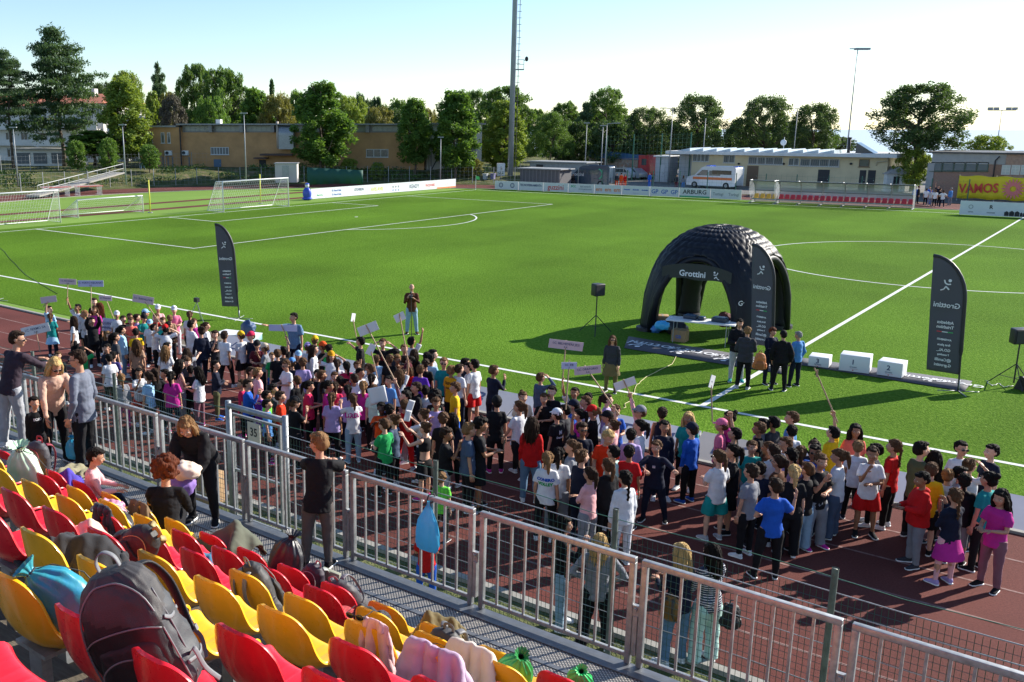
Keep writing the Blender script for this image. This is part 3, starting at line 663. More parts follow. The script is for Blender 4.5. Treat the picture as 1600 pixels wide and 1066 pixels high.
# --- ochre factory
def factory():
    A=dep(222,262,124); B=dep(663,262,120); w=Wall(A,B,1.0)
    e=thing('factory_building','long ochre factory with clerestory windows under a flat grey roof','building',w.A,w.rz)
    uL,zt=w.hit(284,207); u1,_=w.hit(663,207); L0=w.hit(222,207)[0]; zl=w.hit(250,199)[1]
    part('wall',e,ochre_m,((uL,0,-1),(u1,14,zt))); part('side_block',e,ochre_m,((L0,-.5,-1),(uL-.004,10,zl)))
    zr=w.hit(400,194)[1]
    conc2=mat('grey_concrete',(.27,.26,.25),.85,var=.2,vscale=1.5); 
    part('roof',e,mat('roof_grey',(.30,.30,.30),.8,var=.2,vscale=1),((uL-.5,-.7,zr-.12),(u1+.3,14.5,zr+.06)),((L0-.3,-.9,zl),(uL-.51,10.3,zl+.22)))
    part('clerestory_wall',e,conc2,((uL,.35,zt),(u1,13.9,zr-.121)))
    lowx=w.hit(663,207)[0]
    k=0; x=uL+.4
    while x<u1-3:
        window(e,(x,x+3.2,zt+.18,zr-.3),5,1,.35,fm=mat('grey_frame',(.3,.31,.3),.6),gm=mat('frosted_glass',(.30,.32,.30),.3),sill=False)
        part('pier',e,conc2,((x+3.3,-.45,zt+.002),(x+3.75,.349,zr-.125))); x+=4.1
    dkg=mat('grey_shutter',(.17,.17,.17),.6)
    for r,nx in (((234,208,240,222),1),((254,208,259,223),1),((264,208,268,223),1)): window(e,w.rect(*r),nx,1,-.5)
    window(e,w.rect(330,231,357,241),6,1,0,gm=dkg); window(e,w.rect(573,234,606,245),3,1,0)
    blue=mat('blue_door',(.08,.14,.22),.6)
    door(e,w.rect(334,249,346,263),0,blue); door(e,w.rect(583,254,597,277),0,blue)
    for px in (242,266,290):
        u,z=w.hit(px,239); y=-.5 if px<284 else 0; a=MB(); a.box((u-.45,y-.4,z-.3),(u+.45,y-.004,z+.3)); c=a.build('air_conditioner',white_m,e); f=MB(); f.tube([(u-.12,y-.41,z),(u-.12,y-.43,z)],.22,16); f.build('fan_grille',dark_m,c)
    for px in (237,257,265,272,296): 
        door(e,w.rect(px-1.5,245,px+1.5,262),-.5 if px<284 else 0,dkg)
    u,z=w.hit(434,190); a=MB(); a.tube([(u,-.3,w.hit(434,232)[1]),(u,-.3,z)],.16,10); a.build('chimney_pipe',mat('pale_pipe',(.5,.42,.36),.6),e,True)
    u0,_=w.hit(438,210); ua,_=w.hit(461,210); z0=w.hit(450,233)[1]; z1=w.hit(450,197)[1]
    a=MB(); n=8; prof=[(0,z0)]+[(-1.0+ -.0,z0)]+[(-1.0+1.0*(1-math.cos(PI/2*k/n)),z1-1.1+1.1*math.sin(PI/2*k/n)) for k in range(n+1)]+[(0,z1)]
    prof=[(0,z0),(-1.1,z0)]+[(-1.1*math.cos(PI/2*k/n),z1-1.1+1.1*math.sin(PI/2*k/n)) for k in range(n+1)]
    N=len(prof); a.add([(u0,y-.01,z) for y,z in prof]+[(ua,y-.01,z) for y,z in prof],[tuple(range(N)),tuple(range(2*N-1,N-1,-1))]+[(i,i+N,(i+1)%N+N,(i+1)%N) for i in range(N)])
    a.build('duct',galv_m,e)
    for r in ((410,240,460,243),(400,246,420,248)):
        q=w.rect(*r); part('canopy',e,mat('rust_roof',(.09,.06,.055),.8),((q[0],-1.4,q[2]),(q[1],-.01,q[3])))
    door(e,w.rect(405,250,416,262),0,dark_m)
    part('drain_pipe',e,dark_m,((uL-.12,-.62,0),(uL+.02,-.505,zl)))
    part('lamp',e,white_m,(w.hit(330,190)[0:1]+(2.,zr+.07),(w.hit(337,190)[0],3.,zr+.6)))
    # pale end with steel braces
    C=dep(663,262,120.0); Dp=dep(752,262,122); w2=Wall(C,Dp,.6)
    f=thing('pale_hall','pale grey hall with diagonal steel braces at the end of the ochre factory','building',w2.A,w2.rz)
    zt2=w2.hit(700,195)[1]; pale=mat('pale_panel',(.50,.48,.46),.8,var=.1,vscale=.7)
    part('wall',f,pale,((.35,0,-1),(w2.L,9,zt2))); part('roof',f,conc2,((.0,-.4,zt2+.003),(w2.L+.4,9.5,zt2+.22)))
    for px in (665,700,740):
        u=w2.hit(px,220)[0]; part('column',f,conc2,((u-.25 if px>665 else u+.38,-.35,-1),(u+.25 if px>665 else u+.75,-.004,zt2)))
    for a_,b_ in (((672,215),(700,268)),((700,215),(672,268)),((704,215),(736,268)),((736,215),(704,268))):
        p,q=w2.hit(*a_),w2.hit(*b_); m=MB(); m.tube([(p[0],-.2,p[1]),(q[0],-.2,q[1])],.06,6); m.build('brace',dark_m,f)
factory()
# --- white apartment house with red roof far left
def apartments():
    roof=mat('terracotta',(.42,.14,.08),.85,var=.3,vscale=3,bump=.03,bscale=14,stretch=(4,.5,1)); wall=mat('white_render',(.66,.64,.61),.85,var=.1,vscale=.6)
    for (a,b,D,yt,ye,lab) in ((-40,66,148,150,166,'white apartment house with terracotta roof at the left edge'),(60,166,142,150,162,'white apartment house with red hip roof behind the tall cedar')):
        A=dep(a,262,D);B=dep(b,262,D-4); w=Wall(A,B,1.5); z1=w.hit((a+b)/2,ye)[1]; zr=w.hit((a+b)/2,yt-5)[1]
        e=thing('apartment_house',lab,'building',w.A,w.rz); part('wall',e,wall,((0,0,-1),(w.L,11,z1)))
        m=MB(); m.add([(-.7,-.9,z1),(w.L+.7,-.9,z1),(w.L+.7,11.9,z1),(-.7,11.9,z1),(3,5.5,zr),(w.L-3,5.5,zr)],[(0,1,5,4),(1,2,5),(2,3,4,5),(3,0,4),(3,2,1,0)]); rf=m.build('roof',roof,e); rf.location.z=.004
        c=MB(); c.box((w.L*.6,4,zr-1.5),(w.L*.6+.8,4.8,zr+.7)); c.build('chimney',wall,rf)
        n=int(w.L//3); 
        for j in range(3):
            for i in range(n):
                u=1+i*(w.L-1.5)/n; z=.5+j*2.35
                if z+1.6<z1: window(e,(u,u+1.1,z+.2,z+1.5),2,1,0,gm=mat('dark_glass',(.03,.035,.04),.2))
            if j: part('balcony',e,wall,((0.3,-1.2,j*2.35+.1),(w.L-.3,-.01,j*2.35+.25)),((.3,-1.2,j*2.35+.255),(w.L-.3,-1.1,j*2.35+1.0)))
    # low garage with flat roof at the foot of the houses
    A=dep(22,262,126);B=dep(118,262,125); w=Wall(A,B,1.6); e=thing('garage','low pale garage with dark openings under the white apartment house','building',w.A,w.rz)
    z=w.hit(60,234)[1]; part('wall',e,wall,((0,0,-1),(w.L,4,z))); part('roof',e,conc_m,((-.3,-.6,z+.003),(w.L+.3,4.2,z+.16)))
    for a,b in((26,48),(52,74),(80,100)): door(e,w.rect(a,239,b,256),0,mat('garage_grey',(.12,.13,.14),.6))
apartments()
def clubhouse():
    A=onY(1078,292,90); B=onY(1383,292,90); w=Wall(A,B,0.0)
    e=thing('clubhouse','low cream clubhouse with wavy solar panels on its flat roof','building',w.A,w.rz)
    zt=w.hit(1200,243)[1]; part('wall',e,cream_m,((0,0,-.1),(w.L,9,zt)))
    part('grey_wing',e,mat('pale_blue_grey',(.45,.47,.5),.8),((-2.6,2.5,-.1),(-.004,9,zt-.1)))  # set-back left wing with pale blue grey walls
    part('roof',e,mat('roof_edge_white',(.62,.63,.64),.7,var=.08),((-2.9,-1.1,zt+.004),(w.L+1.0,10,zt+.36)))
    pm=mat('solar_panel',(.40,.47,.55),.25,spec=.8); x=-1.6
    while x<w.L*.74:
        m=MB(); m.add([(x,-.6,zt+.40),(x+1.5,-.6,zt+.72),(x+1.5,6,zt+.72),(x,6,zt+.40),(x,-.6,zt+.365),(x+1.56,-.6,zt+.365),(x+1.56,6,zt+.365),(x,6,zt+.365)],[(0,1,2,3),(7,6,5,4),(0,4,5,1),(1,5,6,2),(2,6,7,3),(3,7,4,0)]); m.build('solar_panel',pm,e); x+=1.62
    gr=mat('grille',(.25,.25,.25),.5)
    for r,n in (((1063,241,1107,252),4),((1132,243,1147,254),2),((1171,246,1222,257),4),((1234,248,1247,258),2),((1252,249,1310,260),4)):
        r=(max(r[0],1084),)+r[1:]; q=w.rect(*r); o=window(e,q,n,1,0,gm=mat('club_glass',(.09,.12,.15),.15)); m=MB(); x=q[0]
        while x<q[1]: m.box((x,-.2,q[2]-.1),(x+.03,-.17,q[3]+.1)); x+=.22
        m.box((q[0],-.21,q[3]+.05),(q[1],-.16,q[3]+.1)); m.build('window_grille',gr,o)
    brown=mat('brown_door',(.16,.10,.06),.6)
    for r,m in (((1168,259,1183,290),brown),((1279,265,1294,292),dark_m),((1344,266,1351,292),dark_m),((1357,266,1366,292),dark_m)):
        q=w.rect(*r); door(e,(q[0],q[1],0.02,q[3]),0,m)
    window(e,w.rect(1344,250,1357,260),1,1,0,fm=brown)
    u,z=w.hit(1371,253); m=MB(); m.tube([(u,-.25,z-.4),(u,-.25,z+.0),(u+1.,-.25,z+.1),(u+1.1,-.25,z+1.)],.07,8); m.build('drain_pipe',mat('pipe_beige',(.45,.4,.3),.6),e,True)
    for px in (1155,1225,1330):
        u,z=w.hit(px,256); m=MB(); m.ell((u,-.14,z),(.14,.14,.12)); m.build('wall_lamp',dark_m,e,True)
    m=MB(); u=w.hit(1315,230)[0]; m.tube([(u,3,zt+.36),(u,3,zt+1.9)],.16,10); m.tube([(u,3,zt+1.9),(u,3,zt+2.05)],.24,10); m.build('chimney_pipe',dark_m,e,True)
    m=MB(); u=w.hit(1330,230)[0]
    m.add([(u,2,zt+.365),(u+1.9,2,zt+.365),(u,2,zt+1.5),(u,4,zt+.365),(u+1.9,4,zt+.365),(u,4,zt+1.5)],[(0,1,2),(5,4,3),(0,3,4,1),(1,4,5,2),(2,5,3,0)]); m.build('solar_collector',mat('collector',(.05,.06,.08),.15),e)
    m=MB(); u=w.hit(1207,230)[0]; m.tube([(u,4,zt+.3),(u,4,zt+2)],.04,6); m.ell((u,3.8,zt+1.4),(.35,.12,.35)); m.build('satellite_dish',white_m,e,True)
    # door hut left
    A2=onY(1022,292,92);B2=onY(1042,292,92); w=Wall(A2,B2); f=thing('changing_hut','small pale hut left of the clubhouse behind the netting','building',w.A,w.rz); z=w.hit(1030,245)[1]
    part('wall',f,mat('pale_blue_grey',(.45,.47,.5),.8),((0,0,-.1),(w.L,3,z))); part('roof',f,white_m,((-.2,-.3,z+.004),(w.L+.2,3.2,z+.15))); door(f,(w.L*.3,w.L*.75,.02,2.1),0,mat('pale_door',(.5,.52,.55),.5))
    # small white house and brick building to the right
    A3=dep(1384,292,100);B3=dep(1414,292,100); w=Wall(A3,B3); f=thing('white_cabin','tiny white cabin with gabled roof between clubhouse and lone oak','building',w.A,w.rz); z=w.hit(1400,272)[1]; part('wall',f,white_m,((0,0,-.1),(w.L,2.5,z)))
    m=MB(); m.add([(-.2,-.3,z),(w.L+.2,-.3,z),(w.L+.2,2.8,z),(-.2,2.8,z),(w.L/2,-.3,z+.75),(w.L/2,2.8,z+.75)],[(0,1,4),(2,3,5),(1,2,5,4),(3,0,4,5),(3,2,1,0)]); m.build('roof',mat('cabin_roof',(.4,.4,.42),.7),f).location.z=.004; door(f,(w.L*.35,w.L*.65,.02,1.6),0)
    A4=onY(1442,320,84);B4=onY(1562,320,84); w=Wall(A4,B4); f=thing('brick_building','grey and brick changing building with square windows behind the yellow banner','building',w.A,w.rz)
    brick=mat('brick_wall',(.33,.20,.155),.9,var=.25,vscale=5,bump=.01,bscale=30,stretch=(1,1,2.5)); gband=mat('grey_block',(.36,.35,.35),.85,var=.12,vscale=3)
    z=w.hit(1500,240)[1]; zb=w.hit(1500,256)[1]; part('wall',f,brick,((.6,0,-.1),(w.L,9,zb))); part('cornice',f,gband,((.3,-.06,zb+.003),(w.L,9,z))); part('corner_pier',f,gband,((0,-.08,-.1),(.595,9,zb)))
    part('roof',f,mat('dark_roof_edge',(.06,.06,.065),.6),((-.15,-.25,z+.003),(w.L+.1,9.2,z+.14)))
    for x in (1090,1155,1217,1282,1348): window(f,w.rect(1150+x/3.556,254.5,1150+(x+48)/3.556,266.5),1,1,0,fm=mat('dark_green_frame',(.05,.09,.07),.5),gm=mat('club_glass',(.09,.12,.15),.15))
    m=MB(); u=w.hit(1556,250)[0]; m.tube([(u,-.2,0),(u,-.2,z-.6),(u+.3,-.2,z-.2)],.06,8); m.build('drain_pipe',dark_m,f,True)
    A5=B4+w.u*.02;B5=A5+w.u*14; w=Wall(A5,B5); f=thing('brick_wing','reddish brick wing with pale glass block windows at the right edge','building',w.A,w.rz)
    part('wall',f,mat('brick_wing_wall',(.36,.24,.19),.9,var=.25,vscale=4,bump=.01,bscale=30),((0,-.3,-.1),(14,9,z-.02))); part('roof',f,mat('dark_roof_edge',(.06,.06,.065),.6),((-.0,-.5,z-.015),(14,9.2,z+.16)))
    for x0 in (1568,1583,1598,1613): window(f,w.rect(x0,259,x0+9,272),2,3,-.3,gm=mat('glass_block',(.45,.5,.5),.3),sill=False)
clubhouse()
# ------------------------------------------------------------------ masts and lamp posts
def pole(px,pb,pt,D,r0,r1,label,head=None,z0=0.,name='lamp_post',cat='lamp post',m=None):
    RS=1. if name!='lamp_post' else .75
    b=dep(px,pb,D); b.z=z0; t=dep(px,pt,D); H=t.z-z0
    e=thing(name,label,cat,b,-YAW); a=MB(); a.tube([(0,0,0),(0,0,H*.5),(0,0,H)],[r0*RS,(r0+r1)/2*RS,r1*RS],10); a.build('pole',m or gpole_m,e,True)
    h=MB()
    if head=='arm': h.tube([(0,0,H),(.9,0,H+.12)],.04,6); h.box((.8,-.14,H+.06),(1.5,.14,H+.16))
    if head=='arml': h.tube([(0,0,H),(-.9,0,H+.12)],.04,6); h.box((-1.5,-.14,H+.06),(-.8,.14,H+.16))
    if head=='t': h.box((-.35,-.1,H),(.35,.1,H+.1))
    if head=='bar':
        h.box((-1.7,-.05,H-.1),(1.7,.05,H)); 
        for x in (-1.5,-.75,.75,1.5): h.box((x-.25,-.25,H-.02),(x+.25,.1,H+.3))
    if head=='top': h.box((-.3,-.3,H),(1.3,.3,H+.22)); h.box((-.9,-.1,H+.08),(-.3,.1,H+.18))
    if head: h.build('lamp_head',mat('lamp_grey',(.3,.32,.34),.5),e)
    return e,H
e,H=pole(797,283,-460,118,.36,.22,'very tall grey floodlight mast with a ladder rising out of the picture',None,0,'floodlight_mast','mast',mat('mast_grey',(.34,.37,.42),.55,metal=.2,var=.12,vscale=1))
a=MB(); a.tube([(.62,0,1.5),(.66,0,H-1)],.035,6); 
for k in range(60): a.box((.35,-.02,3+k*.75),(.85,.02,3.05+k*.75))
a.build('ladder',dark_m,e)
zz=dep(812,112,118).z; a=MB(); a.box((.35,-.3,zz),(1.3,.3,zz+.12)); 
for x in(.45,1.25): a.tube([(x,-.28,zz),(x,-.28,zz+1.2)],.03,6)
a.tube([(.45,-.28,zz+1.2),(1.25,-.28,zz+1.2)],.03,6); a.tube([(.45,-.28,zz+.65),(1.25,-.28,zz+.65)],.03,6); a.build('platform',gpole_m,e)
a=MB(); a.ell((1.6,-.1,zz+1.3),(.22,.12,.3)); a.tube([(1.25,-.1,zz+1.1),(1.6,-.1,zz+1.25)],.04,6); a.build('antenna_dish',dark_m,e,True)
a=MB(); a.box((-1.7,-.6,0),(-.75,.3,2.3)); a.build('switch_cabinet',white_m,e)
e,H=pole(1318,285,82,109,.13,.06,'tall slim light pole in front of the clubhouse',"top")
for (px,pb,pt,D,hd,lab) in ((914,262,193,120,'t','thin lamp post left of the twin lamps behind the truck'),(938,285,197,112,'t','short arm lamp post, left one of the pair by the red medics'),(944,285,194,114,'arm','curved arm lamp post, right one of the pair by the red medics'),
 (1044,285,171,112,'arml','lamp post in front of the large oak near the netting'),(1098,250,185,118,None,'bare thin post behind the left end of the clubhouse roof'),(1240,240,171,124,'t','small floodlight post in front of the middle oak crown'),
 (1556,240,172,116,'bar','light mast with four floodlights above the brick building'),(28,285,200,90,'t','leaning lamp post on the bank at the far left'),(197,286,196,92,'t','lamp post in front of the lime green tree'),(384,262,178,96,'t','lamp post with box in front of the ochre wall'),(688,282,215,111,'t','lamp post beside the wide dark poplar')):
    pole(px,pb,pt,D,.10,.05,lab,hd,1.2 if px<400 else 0.)
# ------------------------------------------------------------------ fences
wire_m=mat('fence_wire',(.16,.22,.20),.5,metal=.3); gwire_m=mat('green_wire',(.03,.12,.08),.5)
def netfence(pts,H,gap,label,pm,wm,step=.5,wr=.012,pr=.04,z=None,name='mesh_fence'):
    base=V(pts[0]); e=thing(name,label,'fence',base); L=0; seg=[]
    for a,b in zip(pts,pts[1:]):
        a=V(a);b=V(b);n=max(1,round((b-a).length/gap))
        for i in range(n): seg.append((a.lerp(b,i/n),a.lerp(b,(i+1)/n)))
    for k,(a,b) in enumerate(seg+[(seg[-1][1],None)]):
        m=MB(); p=a-base; m.tube([p,p+V((0,0,H+.05))],pr,6); m.build('post',pm,e)
    m=MB()
    for a,b in seg:
        a=a-base;b=b-base; z=.05
        while z<=H: m.tube([a+V((0,0,z)),b+V((0,0,z))],wr,3,cap=False); z+=step
        n=int((b-a).length/step)
        for i in range(1,n): p=a.lerp(b,i/n); m.tube([p,p+V((0,0,H))],wr,3,cap=False)
    m.build('wire_mesh',wm,e); return e
# fence along the outer edge of the curve, on the bank
pts=[]
for k in range(16):
    a=PI/2+.12+ (PI*.82)*k/15; r=45.2; pts.append(V((-39.5+r*math.cos(a),32.2+r*math.sin(a),.1)))
netfence(pts,1.9,3.0,'grey post and wire fence at the foot of the grass bank',galv_m,galv_m,.45,.006,.045)
pts=[]
for k in range(12):
    a=PI/2+.1+ (PI*.62)*k/11; r=57.5; pts.append(V((-39.5+r*math.cos(a),32.2+r*math.sin(a),1.5*min(1,k/2.5))))
netfence(pts,2.0,4.0,'second wire fence higher up in front of the ochre factory',galv_m,galv_m,.45,.006,.04)
netfence([onY(945,288,92),onY(1075,288,92)],6.2,3.6,'tall green ball netting on green posts behind the medics',mat('green_post',(.03,.13,.09),.5),gwire_m,.5,.008,.08)
netfence([V((-48,77,0)),V((-6,79,0))],2.0,3.0,'dark green wire fence between the far track and the clubhouse',mat('green_post',(.03,.13,.09),.5),gwire_m,.45,.006,.05)
netfence([V((-62,77,0)),V((-49,77.2,0))],2.0,3.0,'low wire fence by the foot of the floodlight mast',galv_m,galv_m,.45,.006,.05)
# handrail ramp
a0=dep(58,287,90);a0.z=.25; a1=dep(192,252,104); a1.z=1.75
e=thing('ramp_rail','white steel handrail climbing along the path on the grass bank','handrail',a0); d=a1-a0; m=MB(); m.tube([V((0,0,1)),d+V((0,0,1))],.032,6); m.tube([V((0,0,.5)),d+V((0,0,.5))],.025,6); m.build('handrail',galv_m,e)
for k in range(10): p=d*k/9; m=MB(); m.tube([p,p+V((0,0,1))],.025,6); m.build('post',galv_m,e)
n=V((d.y,-d.x,0)).normalized()*.7; m=MB(); m.add([a0+n*.2+V((0,0,-.1)),a1+n*.2+V((0,0,-.05)),a1-n*2+V((0,0,-.05)),a0-n*2+V((0,0,-.1)),a0+n*.2+V((0,0,.06)),a1+n*.2+V((0,0,.08)),a1-n*2+V((0,0,.08)),a0-n*2+V((0,0,.06))],[(3,2,1,0),(4,5,6,7),(0,1,5,4),(1,2,6,5),(2,3,7,6),(3,0,4,7)]); structure('ramp_path',m,conc_m)
# dark green sheeting on a fence, grey box
p0=dep(480,277,103);p1=dep(567,277,103); p0.z=p1.z=.3; d=p1-p0; m=MB(); n=24; n0=V((d.y,-d.x,0)).normalized()
for k in range(n+1):
    t=k/n; sag=.35*math.sin(PI*t); top=2.1-.3*t; 
    for z in (.25+sag*.6*t,1.2,top): m.V.append(p0+d*t+V((0,0,z))+n0*(.12*math.sin(t*31+z*3)))
for k in range(n):
    for j in range(2): m.F.append((k*3+j,k*3+3+j,k*3+4+j,k*3+1+j))
m.M=[0]*len(m.F)
o=m.build('shade_sheet',mat('green_sheet',(.01,.075,.06),.7),None,True,label='dark green shade sheet hung on the fence below the ochre factory',cat='sheet')
o.modifiers.new('s','SOLIDIFY').thickness=.02
p0=dep(430,275,108); p0.z=.5; e=thing('storage_shed','pale grey storage shed right below the curved silver duct','shed',p0,-YAW); part('wall',e,mat('pale_panel',(.50,.48,.46),.8),((0,0,0),(2.5,2,2.1))); part('roof',e,galv_m,((-.1,-.1,2.103),(2.6,2.1,2.2))); door(e,(.8,1.6,.02,1.9),0,galv_m)
# ------------------------------------------------------------------ yard: sheds, vehicles
def wheel(e,x,y,r,wd=.24,name='wheel'):
    m=MB(); m.tube([(x,y-wd/2,r),(x,y+wd/2,r)],r,20); w_=m.build(name,mat('tyre',(.02,.02,.02),.8),e); m=MB(); m.tube([(x,y-wd/2-.012,r),(x,y+wd/2+.012,r)],r*.55,14); m.build('rim',galv_m,w_)
def prof_body(prof,w,inset=0):
    m=MB(); N=len(prof); m.add([(x,-w/2,z) for x,z in prof]+[(x,w/2,z) for x,z in prof],[tuple(range(N)),tuple(range(2*N-1,N-1,-1))]+[(i+N,i,(i+1)%N,(i+1)%N+N) for i in range(N)]); return m
def bev(o,wd=.06,s=3):
    b=o.modifiers.new('b','BEVEL'); b.width=wd; b.segments=s; b.limit_method='ANGLE'; b.angle_limit=R(25)
    o.data.polygons.foreach_set('use_smooth',[True]*len(o.data.polygons)); return o
def van(loc,rz,label,col,L=5.6,Hh=2.5,cat='van',name='van'):
    e=thing(name,label,cat,loc,rz); prof=[(0,.35),(L,.35),(L,.95),(L-.15,1.15),(L-.95,1.35),(L-1.75,Hh-.15),(L-2.1,Hh),(.1,Hh),(0,Hh-.15)]
    bev(prof_body(prof,2.0).build('body',col,e),.08)
    m=MB()
    for s in(-1,1): m.add([(L-1.1,s*1.006,1.4),(L-1.8,s*1.006,Hh-.35),(L-2.5,s*1.006,Hh-.35),(L-2.5,s*1.006,1.4)],[(0,1,2,3)[::s]]); m.add([(L-2.65,s*1.006,1.4),(L-2.65,s*1.006,Hh-.4),(L-4.0,s*1.006,Hh-.4),(L-4.0,s*1.006,1.4)],[(0,1,2,3)[::s]])
    m.build('side_window',glass_m,e)
    m=MB(); m.add([(L-.99+.01,-.85,1.37),(L-.98,.85,1.37),(L-1.70,.8,Hh-.22),(L-1.70,-.8,Hh-.22)],[(0,1,2,3)]); m.build('windscreen',glass_m,e)
    for x in (.95,L-.95):
        for s in(-1,1): wheel(e,x,s*.92,.35)
    for s in(-1,1): m=MB(); m.box((L-.06,s*.6-.18,.85),(L+.02,s*.6+.18,1.05)); m.build('headlight',mat('lamp_glass',(.7,.7,.65),.1),e)
    m=MB(); m.box((L-.02,-.95,.4),(L+.1,.95,.65)); m.build('bumper',dark_m,e)
    return e
def car(loc,rz,label,col,L=4.1):
    e=thing('parked_car',label,'car',loc,rz,'cars parked behind the fence'); prof=[(0,.3),(L,.3),(L,.7),(L-.9,.88),(L-1.5,1.4),(.9,1.45),(.2,.95),(0,.85)]
    bev(prof_body(prof,1.7).build('body',col,e),.08)
    m=MB()
    for s in(-1,1): m.add([(L-1.0,s*.856,.92),(L-1.5,s*.856,1.33),(1.0,s*.856,1.36),(.5,s*.856,.95)],[(0,1,2,3)[::s]])
    m.build('side_window',glass_m,e); m=MB(); m.add([(L-.97,-.75,.9),(L-.97,.75,.9),(L-1.46,.7,1.37),(L-1.46,-.7,1.37)],[(0,1,2,3)]); m.build('windscreen',glass_m,e)
    for x in (.75,L-.75):
        for s in(-1,1): wheel(e,x,s*.78,.3,.2)
    return e
amb=van(at(1153,295.5),PI-.12,'white and orange ambulance parked by the cream clubhouse',mat('van_white',(.66,.68,.70),.3,coat=.5),5.7,2.35,'ambulance','ambulance')
m=MB()
for s in(-1,1): m.box((.3,s*1.012-.004,.95),(5.0,s*1.012+.004,1.22)); 
m.build('orange_stripe',mat('orange_band',(.75,.16,.03),.4),amb)
m=MB(); 
for s in(-1,1): m.box((.4,s*1.012-.004,1.55),(2.7,s*1.012+.004,2.0))
m.build('rear_side_window',mat('dark_lens',(.01,.01,.012),.12),amb)
m=MB(); m.box((3.2,-.7,2.36),(3.6,.7,2.5)); m.box((.2,-.6,2.36),(.45,.6,2.46)); m.build('light_bar',mat('blue_lamp',(.02,.08,.45),.15),amb)
gv=van(at(955,292),PI+.1,'dark blue van with a green swoosh behind the sponsor boards',mat('van_navy',(.03,.06,.10),.35,coat=.5),5.2,2.3)
m=MB(); M=frame((3.9,1.02,1.35),(-1,0,0),(0,0,1)); addtext(m,'Grottini',M,.55,.01); m.build('lettering',white_m,gv)
m=MB(); n=14
for k in range(n): 
    a0=-.9+1.9*k/n; a1_=-.9+1.9*(k+1)/n; c=(1.7,1.45)
    m.add([(c[0]-1.0*math.cos(a0),1.018,c[1]+.75*math.sin(a0)),(c[0]-1.0*math.cos(a1_),1.018,c[1]+.75*math.sin(a1_)),(c[0]-.86*math.cos(a1_),1.018,c[1]+.62*math.sin(a1_)),(c[0]-.86*math.cos(a0),1.018,c[1]+.62*math.sin(a0))],[(0,1,2,3)])
m.build('swoosh',mat('swoosh_green',(.05,.42,.22),.5),gv)
for px,pb,rz,col,lab in ((985,281,.3,mat('car_white',(.62,.64,.66),.3,coat=.4),'white car, leftmost of those behind the netting'),(999,281,.25,mat('car_silver',(.35,.37,.4),.3,coat=.4),'silver car between the white cars behind the netting'),(1012,280,.2,mat('car_white2',(.6,.6,.62),.3,coat=.4),'white car half hidden by the person in blue')):
    car(at(px+6,pb),rz+PI-.6,lab,col)
p=at(812,291); e=thing('container_shed','long dark grey ribbed container shed behind the sponsor boards','shed',p,-.06); L=at(885,293).x-p.x
part('wall',e,mat('dark_slats',(.10,.10,.11),.7,var=.2,vscale=8),((0,0,0),(L,2.4,2.0))); part('roof',e,mat('shed_roof',(.30,.31,.32),.6),((-.3,-.3,2.003),(L+.3,2.7,2.12)))
m=MB(); x=.3
while x<L: m.box((x,-.05,.1),(x+.08,-.003,1.95)); x+=.5
m.build('rib',mat('slat_line',(.17,.17,.18),.6),e)
p=at(800,287); e=thing('white_shed','low white shed with flat roof behind the dark container','shed',p+V((0,4,0)),-.06); part('wall',e,mat('old_white',(.30,.31,.32),.7,var=.3),((0,0,0),(8,3,2.5))); part('roof',e,mat('shed_roof',(.45,.46,.47),.6),((-.3,-.3,2.503),(8.3,3.3,2.62))); door(e,(1,2,.02,2.2),0)
# truck with blue tarpaulin and red cab
p=at(868,281)+V((0,9,0)); e=thing('tarpaulin_truck','long truck with blue tarpaulin top, rusty sides and a red cab','truck',p,-.12)
e.scale=(.80,.85,.92); part('cargo_box',e,mat('rusty_side',(.28,.12,.06),.8,var=.5,vscale=2,col2=(.35,.33,.3)),((0,0,1.0),(9.6,2.4,2.9))); 
m=MB(); m.add([(-.1,-.1,2.9),(9.7,-.1,2.7),(9.7,2.5,2.7),(-.1,2.5,2.9),(-.1,.6,3.95),(9.7,.6,3.35),(9.7,1.8,3.35),(-.1,1.8,3.95)],[(0,1,5,4),(1,2,6,5),(2,3,7,6),(3,0,4,7),(4,5,6,7),(3,2,1,0)]); m.build('tarpaulin',mat('blue_tarp',(.035,.10,.20),.6,var=.2,vscale=2),e)
bev(prof_body([(9.8,.6),(11.8,.6),(11.8,1.6),(11.5,3.3),(9.8,3.3)],2.4).build('cab',mat('cab_red',(.45,.03,.04),.4),e),.1).location=(0,1.2,0)
m=MB(); m.box((10.3,-.02,2.0),(11.2,-.005,2.9)); m.build('cab_window',glass_m,e)
for x in(1.4,2.6,10.6): wheel(e,x,.1,.48,.3); wheel(e,x,2.3,.48,.3)
# steel frame goals and bins in the yard
for i,(px,py,lab) in enumerate(((824,262,'plain'),(1000,0,''))): pass
for px,lab in ((758,'pale grey bin by the fence left of the mast'),(770,'violet bin by the fence left of the mast')):
    p=at(px,286); e=thing('waste_bin',lab,'bin',p,.2,'bins by the mast'); c=mat('bin_grey',(.4,.43,.45),.6) if px<765 else mat('bin_violet',(.16,.15,.3),.6); m=MB(); m.tube([(0,0,.12),(0,0,1.05)],[.27,.36],4); m.build('bin_body',c,e); m=MB(); m.box((-.3,-.3,1.052),(.3,.34,1.14)); m.build('lid',c,e)
